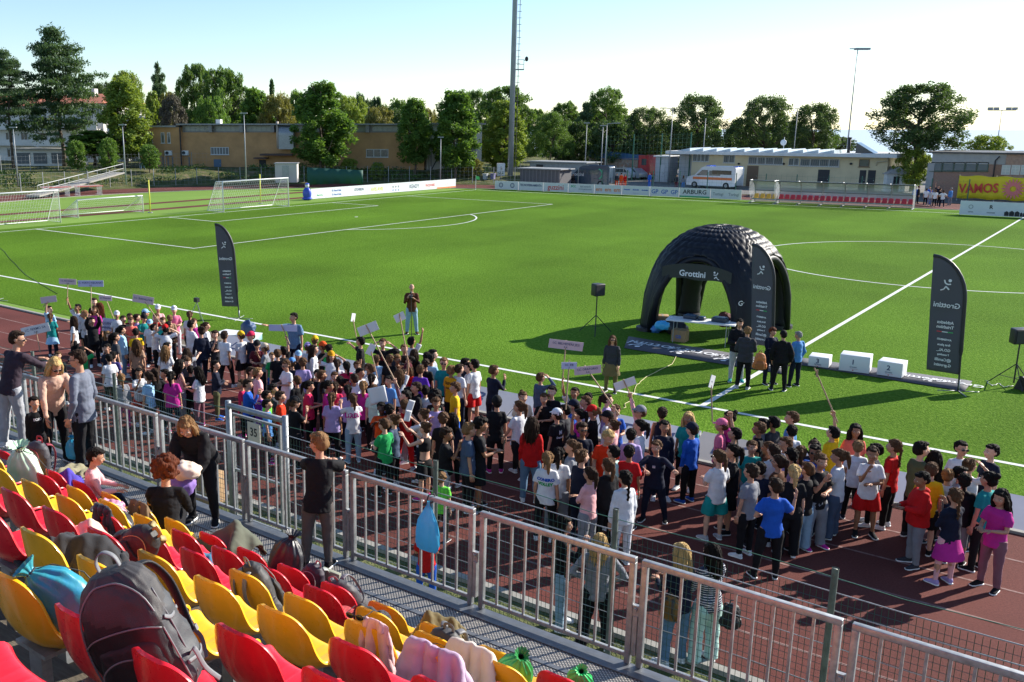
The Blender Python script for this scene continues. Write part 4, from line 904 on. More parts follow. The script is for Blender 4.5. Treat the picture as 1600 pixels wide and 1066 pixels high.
# ------------------------------------------------------------------ trees
def leafmat(name,c,c2,tr=.25):
    m=mat(name,c,.6,var=.5,vscale=.9,col2=c2,spec=.3)
    t,n,l=nodes(m); b=n['Principled BSDF']; out=n['Material Output']
    td=n.new('ShaderNodeBsdfTranslucent'); mx=n.new('ShaderNodeMixShader'); mx.inputs[0].default_value=tr
    td.inputs[0].default_value=(c[0]*1.6,c[1]*1.7,c[2]*.8,1)
    l.new(b.outputs[0],mx.inputs[1]); l.new(td.outputs[0],mx.inputs[2]); l.new(mx.outputs[0],out.inputs[0]); return m
LM={'poplar':leafmat('leaf_poplar',(.13,.22,.045),(.06,.12,.025),.35),'lime':leafmat('leaf_lime',(.25,.31,.055),(.12,.19,.035)),'pine':leafmat('leaf_pine',(.13,.21,.045),(.05,.10,.025),.25),
'cedar':leafmat('leaf_cedar',(.09,.15,.065),(.04,.075,.04),.25),'oak':leafmat('leaf_oak',(.085,.135,.045),(.038,.065,.026),.25),'autumn':leafmat('leaf_autumn',(.21,.19,.05),(.11,.13,.035)),'grey':leafmat('leaf_grey',(.13,.115,.085),(.07,.06,.05),.1)}
bark_m=mat('bark',(.10,.075,.055),.9,var=.4,vscale=4,bump=.02,bscale=8,stretch=(1,1,.3))
TREES={}
def crownmesh(kind,seed,hi):
    "unit-height crown (z 0..1) made of many small leaf faces around limbs"
    key=(kind,seed,hi)
    if key in TREES: return TREES[key]
    rnd=random.Random(seed*13+len(kind)); cl=[]
    N={'poplar':190,'pine':210,'umbrella':200,'cedar':230,'oak':210,'cypress':60}[kind]
    for i in range(N):
        t=(i+rnd.random())/N; a=rnd.uniform(0,2*PI)
        if kind=='poplar': z=.06+.90*t; R0=.21*math.sin(PI*min(1,(z+.08)**.8*.93))**.7+.02; r=R0*rnd.uniform(.3,1.0); s=.045
        elif kind=='cypress': z=.03+.95*t; r=.09*(1-z)**.6*rnd.random(); s=.04
        elif kind=='pine': z=.12+.85*t; R0=.42*math.sqrt(max(.0,1-((z-.5)/.52)**2))*(1+.25*noise.noise(V((a*1.3,z*4,seed)))); r=R0*rnd.uniform(.45,1); s=.06
        elif kind=='umbrella': z=.25+.72*t; R0=.62*math.sqrt(max(.0,1-((z-.42)/.56)**2)); r=R0*rnd.uniform(.5,1); s=.075
        elif kind=='cedar': z=.05+.93*t; lv=round(z*7)/7; z=lv+rnd.uniform(-.05,.06); R0=(.40*(1-lv)**.55+.06)*(1+.55*noise.noise(V((a*1.1,lv*7,seed)))); r=R0*rnd.uniform(.2,1); s=.07
        else: z=.1+.86*t; R0=.48*math.sqrt(max(0,1-((z-.52)/.5)**2))*(1+.5*noise.noise(V((math.cos(a)*1.4,math.sin(a)*1.4+seed,z*3)))); r=R0*rnd.uniform(.4,1); s=.075
        cl.append((V((r*math.cos(a),r*math.sin(a),z)),s*rnd.uniform(.7,1.35)))
    mb=MB(); per={'lo':40,'mid':75,'hi':130}[hi]; ls={'lo':.024,'mid':.019,'hi':.0125}[hi]
    if kind in('pine','cedar'): ls*=1.0; per=int(per*1.2)
    VV=mb.V;FF=mb.F
    for c,s in cl:
        for k in range(per):
            g=V((rnd.gauss(0,1),rnd.gauss(0,1),rnd.gauss(0,.8 if kind!='cedar' else .3))); g=g/g.length*s*rnd.random()**.45 if g.length>0 else g
            p=c+g
            if kind=='poplar': p.z+=rnd.random()**3*.05
            u=V((rnd.gauss(0,1),rnd.gauss(0,1),rnd.gauss(.0,.7))).normalized(); w_=u.cross(V((rnd.gauss(0,1),rnd.gauss(0,1),rnd.gauss(0,1)))).normalized()
            lw=.55
            if kind in('pine','cedar'): u=(u+V((0,0,.8))).normalized(); lw=.42
            a_=ls*rnd.uniform(.7,1.5); i=len(VV); VV+= [p-u*a_,p+w_*a_*lw,p+u*a_,p-w_*a_*lw]; FF.append((i,i+1,i+2,i+3))
    mb.M=[0]*len(FF); me=mb.mesh('crown'); me.materials.append(None); TREES[key]=me; return me
def trunkmesh(kind,seed):
    key=('tr',kind,seed)
    if key in TREES: return TREES[key]
    rnd=random.Random(seed+5); mb=MB(); top={'poplar':.8,'pine':.75,'umbrella':.55,'cedar':.93,'oak':.6,'cypress':.7}[kind]
    pts=[V((rnd.uniform(-.01,.01)*k,rnd.uniform(-.01,.01)*k,-.32+(top+.32)*k/6)) for k in range(7)]
    w0={'poplar':.017,'pine':.024,'umbrella':.03,'cedar':.02,'oak':.035,'cypress':.012}[kind]
    mb.tube(pts,[w0*(1.25 if k==0 else 1-.12*k) for k in range(7)],8)
    for i in range(16 if kind in('oak','cedar','pine') else 10):
        t=rnd.uniform(.02,.95); b=lerp(V((0,0,0)),V((0,0,top)),t); a=rnd.uniform(0,2*PI)
        if kind=='poplar': d=V((math.cos(a)*.13,math.sin(a)*.13,.28)); 
        elif kind=='cedar': d=V((math.cos(a),math.sin(a),.08))*(.36*(1-t)+.05)
        elif kind=='cypress': d=V((math.cos(a)*.03,math.sin(a)*.03,.1))
        else: d=V((math.cos(a)*.34,math.sin(a)*.34,.25))
        m_=b+d*.5+V((0,0,-.02)); mb.tube([b,m_,b+d],[w0*.45,w0*.3,w0*.12],5)
    me=mb.mesh('trunk',[bark_m],True); TREES[key]=me; return me
def lerp(a,b,t): return a+(b-a)*t
def tree(kind,leaf,px,ybase,ytop,D,wpx,label,seed=1,hi='mid',low=.22,cat='tree',z0=0.):
    "px column, top row in the photo, distance D; low = share of the height that is bare trunk"
    top=dep(px,ytop,D); base=V((top.x,top.y,z0)); Ht=top.z-z0; b=Ht*low; ch=Ht-b
    t=thing('tree',label,cat,base,random.Random(px).uniform(0,6.28))
    me=crownmesh(kind,seed,hi); wd={'poplar':.46,'pine':.86,'umbrella':1.25,'cedar':.82,'oak':.98,'cypress':.2}[kind]
    Wm=wpx/FPX*D; sx=Wm/wd
    c=ob('crown',me,t,(0,0,b)); c.scale=(sx,sx,ch*1.0); setm(c,LM[leaf])
    r=ob('trunk',trunkmesh(kind,seed),t,(0,0,b)); r.scale=(sx if sx>ch*.7 else ch*.7,)*2+(max(b/.32,ch) if b>.32*ch else ch,)
    r.scale=(max(sx,.5*ch),max(sx,.5*ch),ch)
    if b>.3*ch:
        e=MB(); e.tube([(0,0,-b-.1),(0,0,-b*.4),(0,0,.05)],[.045*ch*.6,.03*ch*.6,.026*ch*.6],10); e.build('lower_trunk',bark_m,t,True).location=(0,0,b)
    return t
def forest():
    T=tree
    T('cedar','cedar',85,262,55,120,142,'tallest dark cedar at far left in front of the white apartment house',1,'hi',.22,z0=1.6)
    T('cedar','cedar',5,262,85,116,90,'dark cedar cut by the left edge of the view',2,'hi',.42,z0=1.6)
    T('poplar','poplar',145,262,205,119,84,'thin dark tree leaning between the cedar and the lime green tree',3,'mid',.3,z0=1.6)
    T('poplar','lime',190,262,122,119,82,'bright lime green tree at the left corner of the ochre building',2,'hi',.06,z0=1.6)
    T('poplar','poplar',503,270,130,114,96,'broad vase shaped poplar hiding the middle of the ochre building',1,'hi',.1,z0=.6)
    T('poplar','poplar',648,280,155,115,56,'narrow poplar by the right end of the ochre building',4,'hi',.18,z0=.3)
    T('poplar','poplar',712,280,143,114,84,'wide dark poplar in front of the pale end of the factory',2,'hi',.12,z0=.2)
    T('poplar','lime',788,270,158,122,72,'yellow green poplar behind the tall floodlight mast',3,'hi',.1)
    T('umbrella','pine',862,262,176,128,78,'round bright umbrella pine behind the dark sheds',1,'hi',.12)
    # behind the factory
    T('pine','pine',300,200,100,150,62,'pointed tall pine rising behind the ochre building',1,'mid',.15)
    T('pine','pine',345,200,108,146,92,'big rounded bright pine above the ochre building roof',2,'mid',.12)
    T('pine','lime',195,200,112,165,60,'yellowish pine top behind the lime green tree',3,'mid',.2)
    T('pine','oak',160,200,130,170,60,'dark round tree top between the cedar and the yellowish pine',4,'mid',.2)
    T('cedar','cedar',246,200,108,175,36,'thin ragged cedar top standing against the sky',3,'mid',.3)
    T('oak','autumn',262,200,145,158,46,'orange brown autumn tree top left of the tall pines',1,'mid',.1)
    T('poplar','lime',238,200,145,140,34,'slim green poplar just above the left end of the roof',2,'mid',.1)
    T('umbrella','grey',268,205,150,132,52,'bare grey spreading cedar above the left roof corner',2,'mid',.05)
    T('pine','poplar',330,205,152,128,62,'low green bush like tree close behind the roof',3,'mid',.05)
    T('poplar','poplar',398,200,140,140,60,'green poplar left of the tiny cypress behind the roof',1,'mid',.05)
    T('cypress','cedar',424,200,124,150,14,'tiny dark cypress spike above the roof line',1,'mid',.02)
    T('pine','autumn',432,200,148,138,62,'olive brown round tree right of the small cypress',2,'mid',.02)
    T('pine','poplar',464,200,143,150,44,'green tree half hidden left of the vase shaped poplar',4,'mid',.02)
    T('pine','lime',548,200,150,140,66,'light green round tree right behind the vase shaped poplar',1,'mid',.02)
    T('oak','cedar',562,200,146,165,26,'dark small tree top poking above the light green tree',2,'mid',.1)
    T('pine','cedar',588,200,152,170,26,'small dark pine standing alone on the skyline',3,'mid',.1)
    T('pine','autumn',592,200,168,134,56,'yellowing round tree behind the roof beside the narrow poplar',4,'mid',.02)
    T('oak','oak',622,200,172,150,40,'dull green tree between the yellowing tree and the narrow poplar',3,'mid',.02)
    T('pine','autumn',672,200,170,130,36,'pale yellow crown right behind the narrow poplar',1,'mid',.02)
    T('pine','pine',790,240,136,150,100,'broad dark pine behind the floodlight mast',3,'mid',.2)
    T('pine','pine',742,240,142,158,50,'dark pine top just left of the floodlight mast',2,'mid',.2)
    # right of the mast
    T('pine','pine',884,250,160,150,52,'small bright pine above the umbrella pine',4,'mid',.2)
    T('pine','pine',950,250,138,140,76,'tall feathery pine behind the netting',2,'hi',.12)
    T('cedar','cedar',916,250,168,138,48,'dark conifer left of the feathery pine',4,'mid',.1)
    T('oak','oak',900,255,190,132,60,'dark bushy tree low behind the street lamps',2,'mid',.05)
    T('oak','oak',960,255,190,128,90,'dense dark trees low behind the green netting',3,'mid',.05)
    T('oak','oak',1012,255,168,130,78,'dark oak with uneven top left of the tall lamp post',1,'hi',.1)
    T('oak','oak',1092,250,148,126,94,'large dark oak behind the left end of the clubhouse',2,'hi',.16)
    T('oak','oak',1048,255,195,136,70,'shadowy low tree between the two dark oaks',4,'mid',.05)
    T('oak','oak',1200,250,150,128,92,'big dark oak behind the middle of the clubhouse roof',3,'hi',.12)
    T('oak','oak',1275,250,162,130,84,'lower right oak of the pair behind the clubhouse',4,'hi',.12)
    T('oak','oak',1162,255,186,140,60,'dark crown filling the gap left of the middle clubhouse oak',1,'mid',.05)
    T('oak','oak',1447,300,130,98,148,'large lone oak with spreading crown between clubhouse and brick building',2,'hi',.33)
    T('oak','lime',1430,290,232,99,52,'small pale green tree at the foot of the lone oak',1,'mid',.1)
    T('oak','lime',1545,250,212,115,62,'sparse light green shrub top above the brick building',3,'mid',.3)
    rr_=random.Random(21)
    for a,b,y0,y1 in ((130,660,150,182),(730,1000,165,190),(1000,1330,190,215)):
        x=a; i=0
        while x<b:
            yt=rr_.uniform(y0,y1); k=rr_.choice(('pine','oak','poplar')); lf=rr_.choice(('poplar','pine','oak','lime','poplar')); n_=sum(1 for o in COL.objects if o.get('category')=='tree')
            T(k,lf,x,215,yt,rr_.uniform(170,200),rr_.uniform(40,60),'%s tree of the far row, %s along from the left of the %s stretch'%({'poplar':'mid green','pine':'bright green','oak':'dull dark','lime':'yellow green'}[lf],num(i),{130:'factory',730:'mast',1000:'clubhouse'}[a]),rr_.randint(1,4),'lo',.02); x+=rr_.uniform(22,34); i+=1
    for px,yt,l in ((168,236,'round clipped bush under the dark cedar by the bank'),(118,240,'pale low hedge bush in front of the white apartment house'),(232,246,'green bush beside the factory wall corner')):
        T('oak','poplar',px,262,yt-20,112,34,l,4,'lo',.02,'bush',1.6)
    for px,yt,w_,l in ((738,262,40,'dry brown bush behind the fence near the mast'),(590,268,26,'small green bush under the factory windows'),(545,262,30,'leafy bush beside the factory door')):
        T('oak','lime' if 'green' in l or 'leafy' in l else 'autumn',px,285,yt-14,117,w_,l,3,'lo',.02,'bush')
# ------------------------------------------------------------------ sponsor boards, goals, dugout
tx=lambda n,c: mat('ink_'+n,c,.6)
INK={'black':(.015,.015,.02),'red':(.6,.03,.03),'blue':(.04,.12,.42),'navy':(.03,.05,.14),'green':(.05,.35,.16),'yellow':(.6,.55,.06),'orange':(.75,.2,.04),'grey':(.28,.29,.31),'white':(.75,.76,.78),'teal':(.1,.4,.42)}
def board(A,B,H,label,texts=(),base=None,face=(.66,.67,.7),cat='advertising board',group='boards'):
    w=Wall(A,B); e=thing('sponsor_board',label,cat,w.A,w.rz,group); L=w.L
    part('panel',e,mat('board_'+'%d'%(face[0]*100+face[2]*10),face,.45,var=.05,vscale=2),((.012,0,.04),(L-.012,.04,H)))
    m=MB()
    for x in (.1,L-.1): m.box((x-.02,.041,0),(x+.02,.09,H)); m.box((x-.02,.091,0),(x+.02,.6,.05))
    m.build('stand_frame',galv_m,e)
    for (s,u,z,size,ink,sx) in texts:
        m=MB(); addtext(m,s,frame((u*L,-.006,z*H),(1,0,0),(0,0,1)),size*H,.01,sx=sx); m.build('lettering',tx(ink,INK[ink]),e)
    if base: part('base_stripe',e,tx(base,INK[base]),((.03,-.008,.06),(L-.03,-.001,.2)))
    return e,L
def ringmark(e,u,z,r,ink,y=-.008,n=20,w_=.3):
    m=MB(); v=[]
    for k in range(n+1): a=2*PI*k/n; v+=[(u+r*math.cos(a),y,z+r*math.sin(a)),(u+r*(1-w_)*math.cos(a),y,z+r*(1-w_)*math.sin(a))]
    m.add(v,[(2*k,2*k+1,2*k+3,2*k+2) for k in range(n)]); return m.build('logo',tx(ink,INK[ink]),e)
def farboards():
    g='sponsor boards along the far touchline'
    px=[773,810,849,888,929,972,1016,1062,1111,1160]; P0=V((-49.6,66.7,0));P1=V((-22.8,67.9,0)); w=Wall(P0,P1); U=[w.hit(x,290)[0] for x in px]
    T=[('white board with two round grey emblems beside the mast',[],None),('white board with one long word in thin dark capitals, second in its row',[('TECNOFERRAMENTA',.5,.62,.34,'navy',.85)],None),('white board with one word in fat red lower case letters',[('guzzini',.5,.5,.78,'red',.95)],None),
     ('white board with grey lettering and a small green mark',[('BCC',.2,.7,.3,'green',1),('RECANATI',.66,.7,.26,'grey',1),('E COLMURANO',.66,.42,.22,'grey',1),('____',.6,.25,.1,'green',1)],None),
     ('white board with three orange and grey em marks',[('em',.17,.5,.62,'orange',1),('em',.5,.5,.62,'orange',1),('em',.83,.5,.62,'orange',1)],None),
     ('white board with three small blue logos in a row',[('Antonini',.18,.6,.2,'blue',1),('Antonini',.5,.6,.2,'blue',1),('Antonini',.82,.6,.2,'blue',1),('______',.5,.3,.1,'grey',2)],None),
     ('white board with three large blue two letter monograms',[('GP',.17,.5,.6,'blue',1),('GP',.5,.5,.6,'blue',1),('GP',.83,.5,.6,'blue',1)],None),
     ('white board with heavy black capitals over a green stripe',[('ARBURG',.5,.6,.6,'black',1.05)],'green'),('white board with the same thin grey word twice, right end of its row',[('Toringi',.25,.5,.4,'grey',.9),('Toringi',.75,.5,.4,'grey',.9)],None)]
    for i,(l,t,b) in enumerate(T):
        A=P0+w.u*U[i]; B=P0+w.u*U[i+1]; e,L=board(A,B,.95,l,t,b,group=g,face=(.64,.62,.62))
        if i==0: ringmark(e,L*.27,.5,.26,'navy'); ringmark(e,L*.75,.5,.26,'navy'); ringmark(e,L*.27,.5,.12,'grey'); ringmark(e,L*.75,.5,.12,'grey')
    g='sponsor boards behind the left goal line'
    px=[486,509,542.5,574,604,632.5,659,682.5,712]; P0=V((-54.9,43.2,0)); P1=V((-54.6,66.6,0)); w=Wall(P0,P1); U=[w.hit(x,302)[0] for x in px]
    T=[('white board with faint green lettering beside the blue figure',[('Ben & Co.',.6,.35,.2,'green',1)],None),('white board with the same small blue lettering on two lines',[('CPL  Mecca di Carlino',.5,.68,.24,'blue',.62),('CPL  Mecca di Carlino',.5,.3,.24,'blue',.62)],None),('white board with navy serif capitals over a blue line',[('CITOVISION',.58,.6,.34,'navy',.75),('_________',.58,.32,.12,'blue',1)],None),
     ('white board with a yellow green four letter word twice',[('AVIS AVIS',.5,.5,.5,'yellow',.9)],None),('pale blue board with small dark crests',[('o  o  o',.5,.65,.4,'navy',1),('o  o  o',.5,.3,.4,'blue',1)],None),('white board with one short bold navy word',[('KEADY',.55,.5,.55,'navy',.95)],None),
     ('white board with one red word in capitals',[('FACILWARE',.55,.5,.38,'red',.8)],None),('white board with thin lettering over an orange stripe',[('________',.5,.55,.15,'red',1)],'orange')]
    for i,(l,t,b) in enumerate(T):
        A=P0+w.u*U[i]; B=P0+w.u*U[i+1]; board(A,B,1.0,l,t,b,group=g,face=(.70,.72,.76))
    # right: pale board with crests and a skyline silhouette
    A=V((-4.3,63.2,0)).copy(); A=at(1498,336); B=A+V((6.4,0,0)); e,L=board(A,B,1.12,'long pale board with grey crests and a black skyline of houses',[('CITTA',.12,.25,.11,'grey',1),('COLLINARE',.33,.25,.09,'grey',1)],group='boards')
    ringmark(e,.75,.68,.16,'grey'); m=MB(); addtext(m,'R',frame((2.1,-.006,.7),(1,0,0),(0,0,1)),.4,.01); m.build('logo',tx('black',INK['black']),e)
    m=MB(); rnd=random.Random(5); x=3.0
    while x<6.2:
        w_=rnd.uniform(.18,.4); h=rnd.uniform(.12,.3); m.box((x,-.02,.1),(x+w_*.9,-.001,.1+h)); m.add([(x-.02,-.012,.102+h),(x+w_*.92,-.012,.102+h),(x+w_*.45,-.012,.22+h)],[(0,1,2)]); x+=w_
    m.build('skyline',tx('black',INK['black']),e)
farboards()
# yellow banner with VAMOS
A=onY(1494,312,80); B=onY(1612,318,79.2); w=Wall(A,B); e=thing('yellow_banner','yellow banner reading VAMOS in red with a burst of pink petals','banner',w.A,w.rz)
z0=w.hit(1550,312)[1]; z1=w.hit(1550,276)[1]; 
m=MB(); n=30; L=w.L*1.0
for i in range(n+1):
    for j in range(5): m.V.append(V((L*i/n,.04*math.sin(i*1.3+j*.8),z0+(z1-z0)*j/4-.05*math.sin(i*.6))))
for i in range(n):
    for j in range(4): m.F.append((i*5+j,i*5+5+j,i*5+6+j,i*5+1+j))
m.M=[0]*len(m.F); o=m.build('cloth',mat('banner_yellow',(.72,.56,.02),.7),e,True); o.modifiers.new('s','SOLIDIFY').thickness=.02
m=MB(); addtext(m,'VAMOS',frame((L*.285,-.085,(z0+z1)/2-.1),(1,0,.05),(.12,0,1)),1.15,.03,sx=.84); m.build('lettering',tx('vamos',(.62,.05,.03)),e)
m=MB()
for k in range(34):
    a=2*PI*k/34; r=.95 if k%2 else .62; c=V((L*.74,-.1-(k%3)*.006,(z0+z1)/2)); d=V((math.cos(a),0,math.sin(a))); s=V((-math.sin(a),0,math.cos(a)))*.07
    m.add([c+d*.25-s,c+d*r*.8-s,c+d*r,c+d*r*.8+s,c+d*.25+s],[(0,1,2,3,4)])
m.build('petal_burst',tx('petals',(.72,.20,.18)),e)
m=MB(); 
for x in(0,L/2,L): m.tube([(x,.15,0),(x,.15,z1+.1)],.04,6)
m.build('banner_post',galv_m,e)
# goals
net_m=mat('net_cord',(.72,.73,.75),.7)
def netgrid(m,a,b,c,d,nu,nv,r=.006):
    "net between corners a-b (top) and d-c (bottom)"
    for i in range(nu+1):
        t=i/nu; m.tube([a.lerp(b,t),d.lerp(c,t)],r,3,cap=False)
    for j in range(nv+1):
        t=j/nv; m.tube([a.lerp(d,t),b.lerp(c,t)],r,3,cap=False)
def goal(loc,rz,label,Wd,Hh,Dd,top=.8,r=.06,den=.22,base=True,name='football_goal'):
    e=thing(name,label,'goal',loc,rz); m=MB(); m.tube([(0,0,0),(0,0,Hh),(Wd,0,Hh),(Wd,0,0)],r,10); m.build('goal_frame',white_m,e,True)
    m=MB(); 
    for x in(0,Wd): m.tube([(x,0,Hh),(x,top,Hh-.02),(x,Dd,.05),(x,0,.05)],r*.5,6)
    m.tube([(0,Dd,.05),(Wd,Dd,.05)],r*.6,6); m.build('net_support',white_m,e,True)
    m=MB(); n=int(Wd/den); k=int(Hh/den); a=V((0,top,Hh));b=V((Wd,top,Hh)); c=V((Wd,Dd,.05)); d=V((0,Dd,.05)); netgrid(m,a,b,c,d,n,k); netgrid(m,V((0,0,Hh)),V((Wd,0,Hh)),b,a,n,3)
    for x in (0,Wd): netgrid(m,V((x,0,Hh)),V((x,top,Hh)),V((x,Dd,.05)),V((x,0,.05)),int(Dd/den),k)
    m.build('net',net_m,e); return e
goal((XL,PW/2-3.66,0),PI/2,'white football goal with net on the left goal line',7.32,2.44,2.0)
goal(V((-53.4,8.4,0)),PI/2,'tall training goal with net cut by the left edge',7.3,2.3,1.7,.5,.05,.2)
goal(V((-55.5,18.5,0)),PI/2,'low wide training goal lying behind the goal line',5.9,1.35,2.6,.1,.05,.18)
for y,lab in ((24.7,'yellow pole left of the white football goal'),(36.7,'yellow pole behind the middle of the football goal')):
    m=MB(); m.tube([(0,0,0),(0,0,2.6)],.055,10); e=thing('yellow_pole',lab,'pole',(-55.0,y,0),0,'yellow poles'); m.build('pole',mat('pole_yellow',(.62,.6,.05),.5),e,True); m=MB(); m.tube([(0,0,-.0),(0,0,.06)],.2,14); m.build('foot_plate',galv_m,e)
for px,py,lab in ((70,309,'stack of red and white hurdles on the inner edge of the curve'),(122,307,'red and white hurdles parked beside a trolley')):
    p=at(px,py); e=thing('hurdle_trolley',lab,'hurdles',p,1.3); rw=mat('red_white_bar',(.6,.12,.12),.5)
    for k in range(6):
        m=MB(); y=k*.28; m.box((0,y,.9),(2.6,y+.03,.99)); m.build('crossbar',white_m if k%2 else rw,e); m=MB(); 
        for x in(.2,2.4): m.tube([(x,y,.95),(x,y,.05),(x,y+.5,.05)],.02,5)
        m.build('leg',white_m,e)
m=MB(); m.tube([(0,0,0),(0,0,1.6)],.02,6); m.add([(0,0,1.6),(.42,0.05,1.5),(.42,.05,1.15),(0,0,1.2)],[(0,1,2,3)]); m.V+=[]; 
e=thing('corner_flag','green corner flag at the far left corner of the pitch','flag',(XL,PW,0.01)); m=MB(); m.tube([(0,0,0),(0,0,1.55)],.022,6); m.build('pole',white_m,e); m=MB(); m.add([(0,0,1.52),(.42,.06,1.42),(.4,.1,1.1),(0,0,1.14),(0,.012,1.52),(.42,.072,1.42),(.4,.112,1.1),(0,.012,1.14)],[(0,1,2,3),(7,6,5,4),(0,4,5,1),(1,5,6,2),(2,6,7,3)]); m.build('flag_cloth',mat('flag_green',(.1,.5,.15),.6),e)
# blue and white inflatable figure at the board end -> plain figure
p=at(480,313); e=thing('inflatable_figure','blue padded figure with white head leaning on the board end','inflatable',p,-YAW); m=MB(); m.ell((0,0,.62),(.42,.3,.6)); m.ell((.0,0,.15),(.5,.35,.16)); m.build('body',mat('inflat_blue',(.04,.08,.5),.4),e,True); m=MB(); m.ell((0.02,-.02,1.35),(.2,.2,.2)); m.build('head',white_m,e,True); m=MB(); m.ell((0.02,0,1.5),(.21,.21,.1)); m.build('cap',mat('inflat_blue',(.04,.08,.5),.4),e,True)
# dugout
clear=bpy.data.materials.new('clear_plastic'); clear.use_nodes=True; t,n,l=nodes(clear); b=n['Principled BSDF']; b.inputs['Base Color'].default_value=(.75,.78,.8,1); b.inputs['Roughness'].default_value=.25; tr=n.new('ShaderNodeBsdfTransparent'); mx=n.new('ShaderNodeMixShader'); mx.inputs[0].default_value=.38; l.new(tr.outputs[0],mx.inputs[1]); l.new(b.outputs[0],mx.inputs[2]); l.new(mx.outputs[0],n['Material Output'].inputs[0])
def dugout(A,B,nseg,nseat,col,label):
    w=Wall(A,B); e=thing('team_dugout',label,'dugout',w.A,w.rz,'team benches'); L=w.L; prof=[(1.35,.05),(1.35,1.1),(1.2,1.6),(.85,1.93),(.3,2.05),(-.15,2.02)]
    def arcp(x): return [V((x,y,z)) for y,z in prof]
    for k in range(nseg+1): m=MB(); m.tube([V((L*k/nseg,-.1,.05))]+[V((L*k/nseg,1.35,.05))]+arcp(L*k/nseg),.045,6); m.build('rib',galv_m,e)
    m=MB(); 
    for y,z in (prof[1],prof[-1],prof[3],prof[0]): m.tube([(0,y,z),(L,y,z)],.045 if (y,z)==prof[-1] else .03,6)
    m.build('rail',mat('dug_dark',(.12,.12,.13),.5),e)
    m=MB()
    for a,b_ in zip(prof,prof[1:]): m.add([(0,a[0]+.05,a[1]),(L,a[0]+.05,a[1]),(L,b_[0]+.05,b_[1]),(0,b_[0]+.05,b_[1])],[(0,1,2,3)])
    m.build('roof_sheet',clear,e); m=MB()
    for x in (-.02,L+.02): m=MB(); m.add([(x,y,z) for y,z in prof]+[(x,-.15,1.2),(x,.4,.1)],[tuple(range(len(prof)+2))]); m.build('side_sheet',clear,e)
    sm=mat('dug_seat_'+col,(.50,.02,.035) if col=='red' else (.72,.38,.03),.4)
    for k in range(nseat):
        x=L*(k+.5)/nseat; m=MB(); m.box((x-.2,.5,.42),(x+.2,.92,.46)); m.add([(x-.2,.9,.46),(x+.2,.9,.46),(x+.16,1.02,.82),(x-.16,1.02,.82),(x-.2,.95,.46),(x+.2,.95,.46),(x+.16,1.06,.82),(x-.16,1.06,.82)],[(0,1,2,3),(7,6,5,4),(0,3,7,4),(1,5,6,2),(3,2,6,7),(0,4,5,1)]); m.build('seat',sm,e)
    m=MB(); m.box((0,.55,.3),(L,.62,.4)); m.box((0,.8,.3),(L,.87,.4)); m.build('bench_beam',galv_m,e)
A=at(1170,317);B=at(1208,319); dugout(A,B,1,4,'yellow','short end of the dugout with four yellow seats')
A=at(1211,319);B=at(1424,328.5); dugout(A,B,6,22,'red','long transparent dugout with a row of red seats')
# ------------------------------------------------------------------ event things on the field
black_m=mat('black_nylon',(.018,.018,.022),.5,var=.2,vscale=6,bump=.002,bscale=40); dgrey_m=mat('flag_grey',(.075,.075,.09),.75,bump=.002,bscale=30)
def runner(m,M,s=1.):
    "abstract running mark: dot, arm and leg strokes"
    def P(x,z): return M@V((x*s,z*s,0))
    def stroke(pts,w_):
        for (x0,z0),(x1,z1) in zip(pts,pts[1:]):
            d=V((x1-x0,z1-z0)); d.normalize(); n=V((-d.y,d.x))*w_/2; m.add([P(x0-n.x,z0-n.y),P(x1-n.x,z1-n.y),P(x1+n.x,z1+n.y),P(x0+n.x,z0+n.y)],[(0,1,2,3)])
    m.add([P(-.12+.11*math.cos(k*PI/6),.62+.11*math.sin(k*PI/6)) for k in range(12)],[tuple(range(12))])
    stroke([(-.2,.38),(0,.34),(.16,.42),(.24,.64)],.09); stroke([(-.12,-.02),(.02,.12),(.12,.2)],.1); stroke([(.1,.2),(.22,-.02),(.42,-.1)],.08)
FLAGT=[('Grottini',.62,.30),('Athletics',.49,.17),('Triathlon',.455,.17),('AVVEMENTI',.36,.10),('first place',.32,.12),('GO.AL_',.28,.15),('7 coaching',.245,.1),('@Camilli',.205,.16),('G.grottini',.165,.16)]
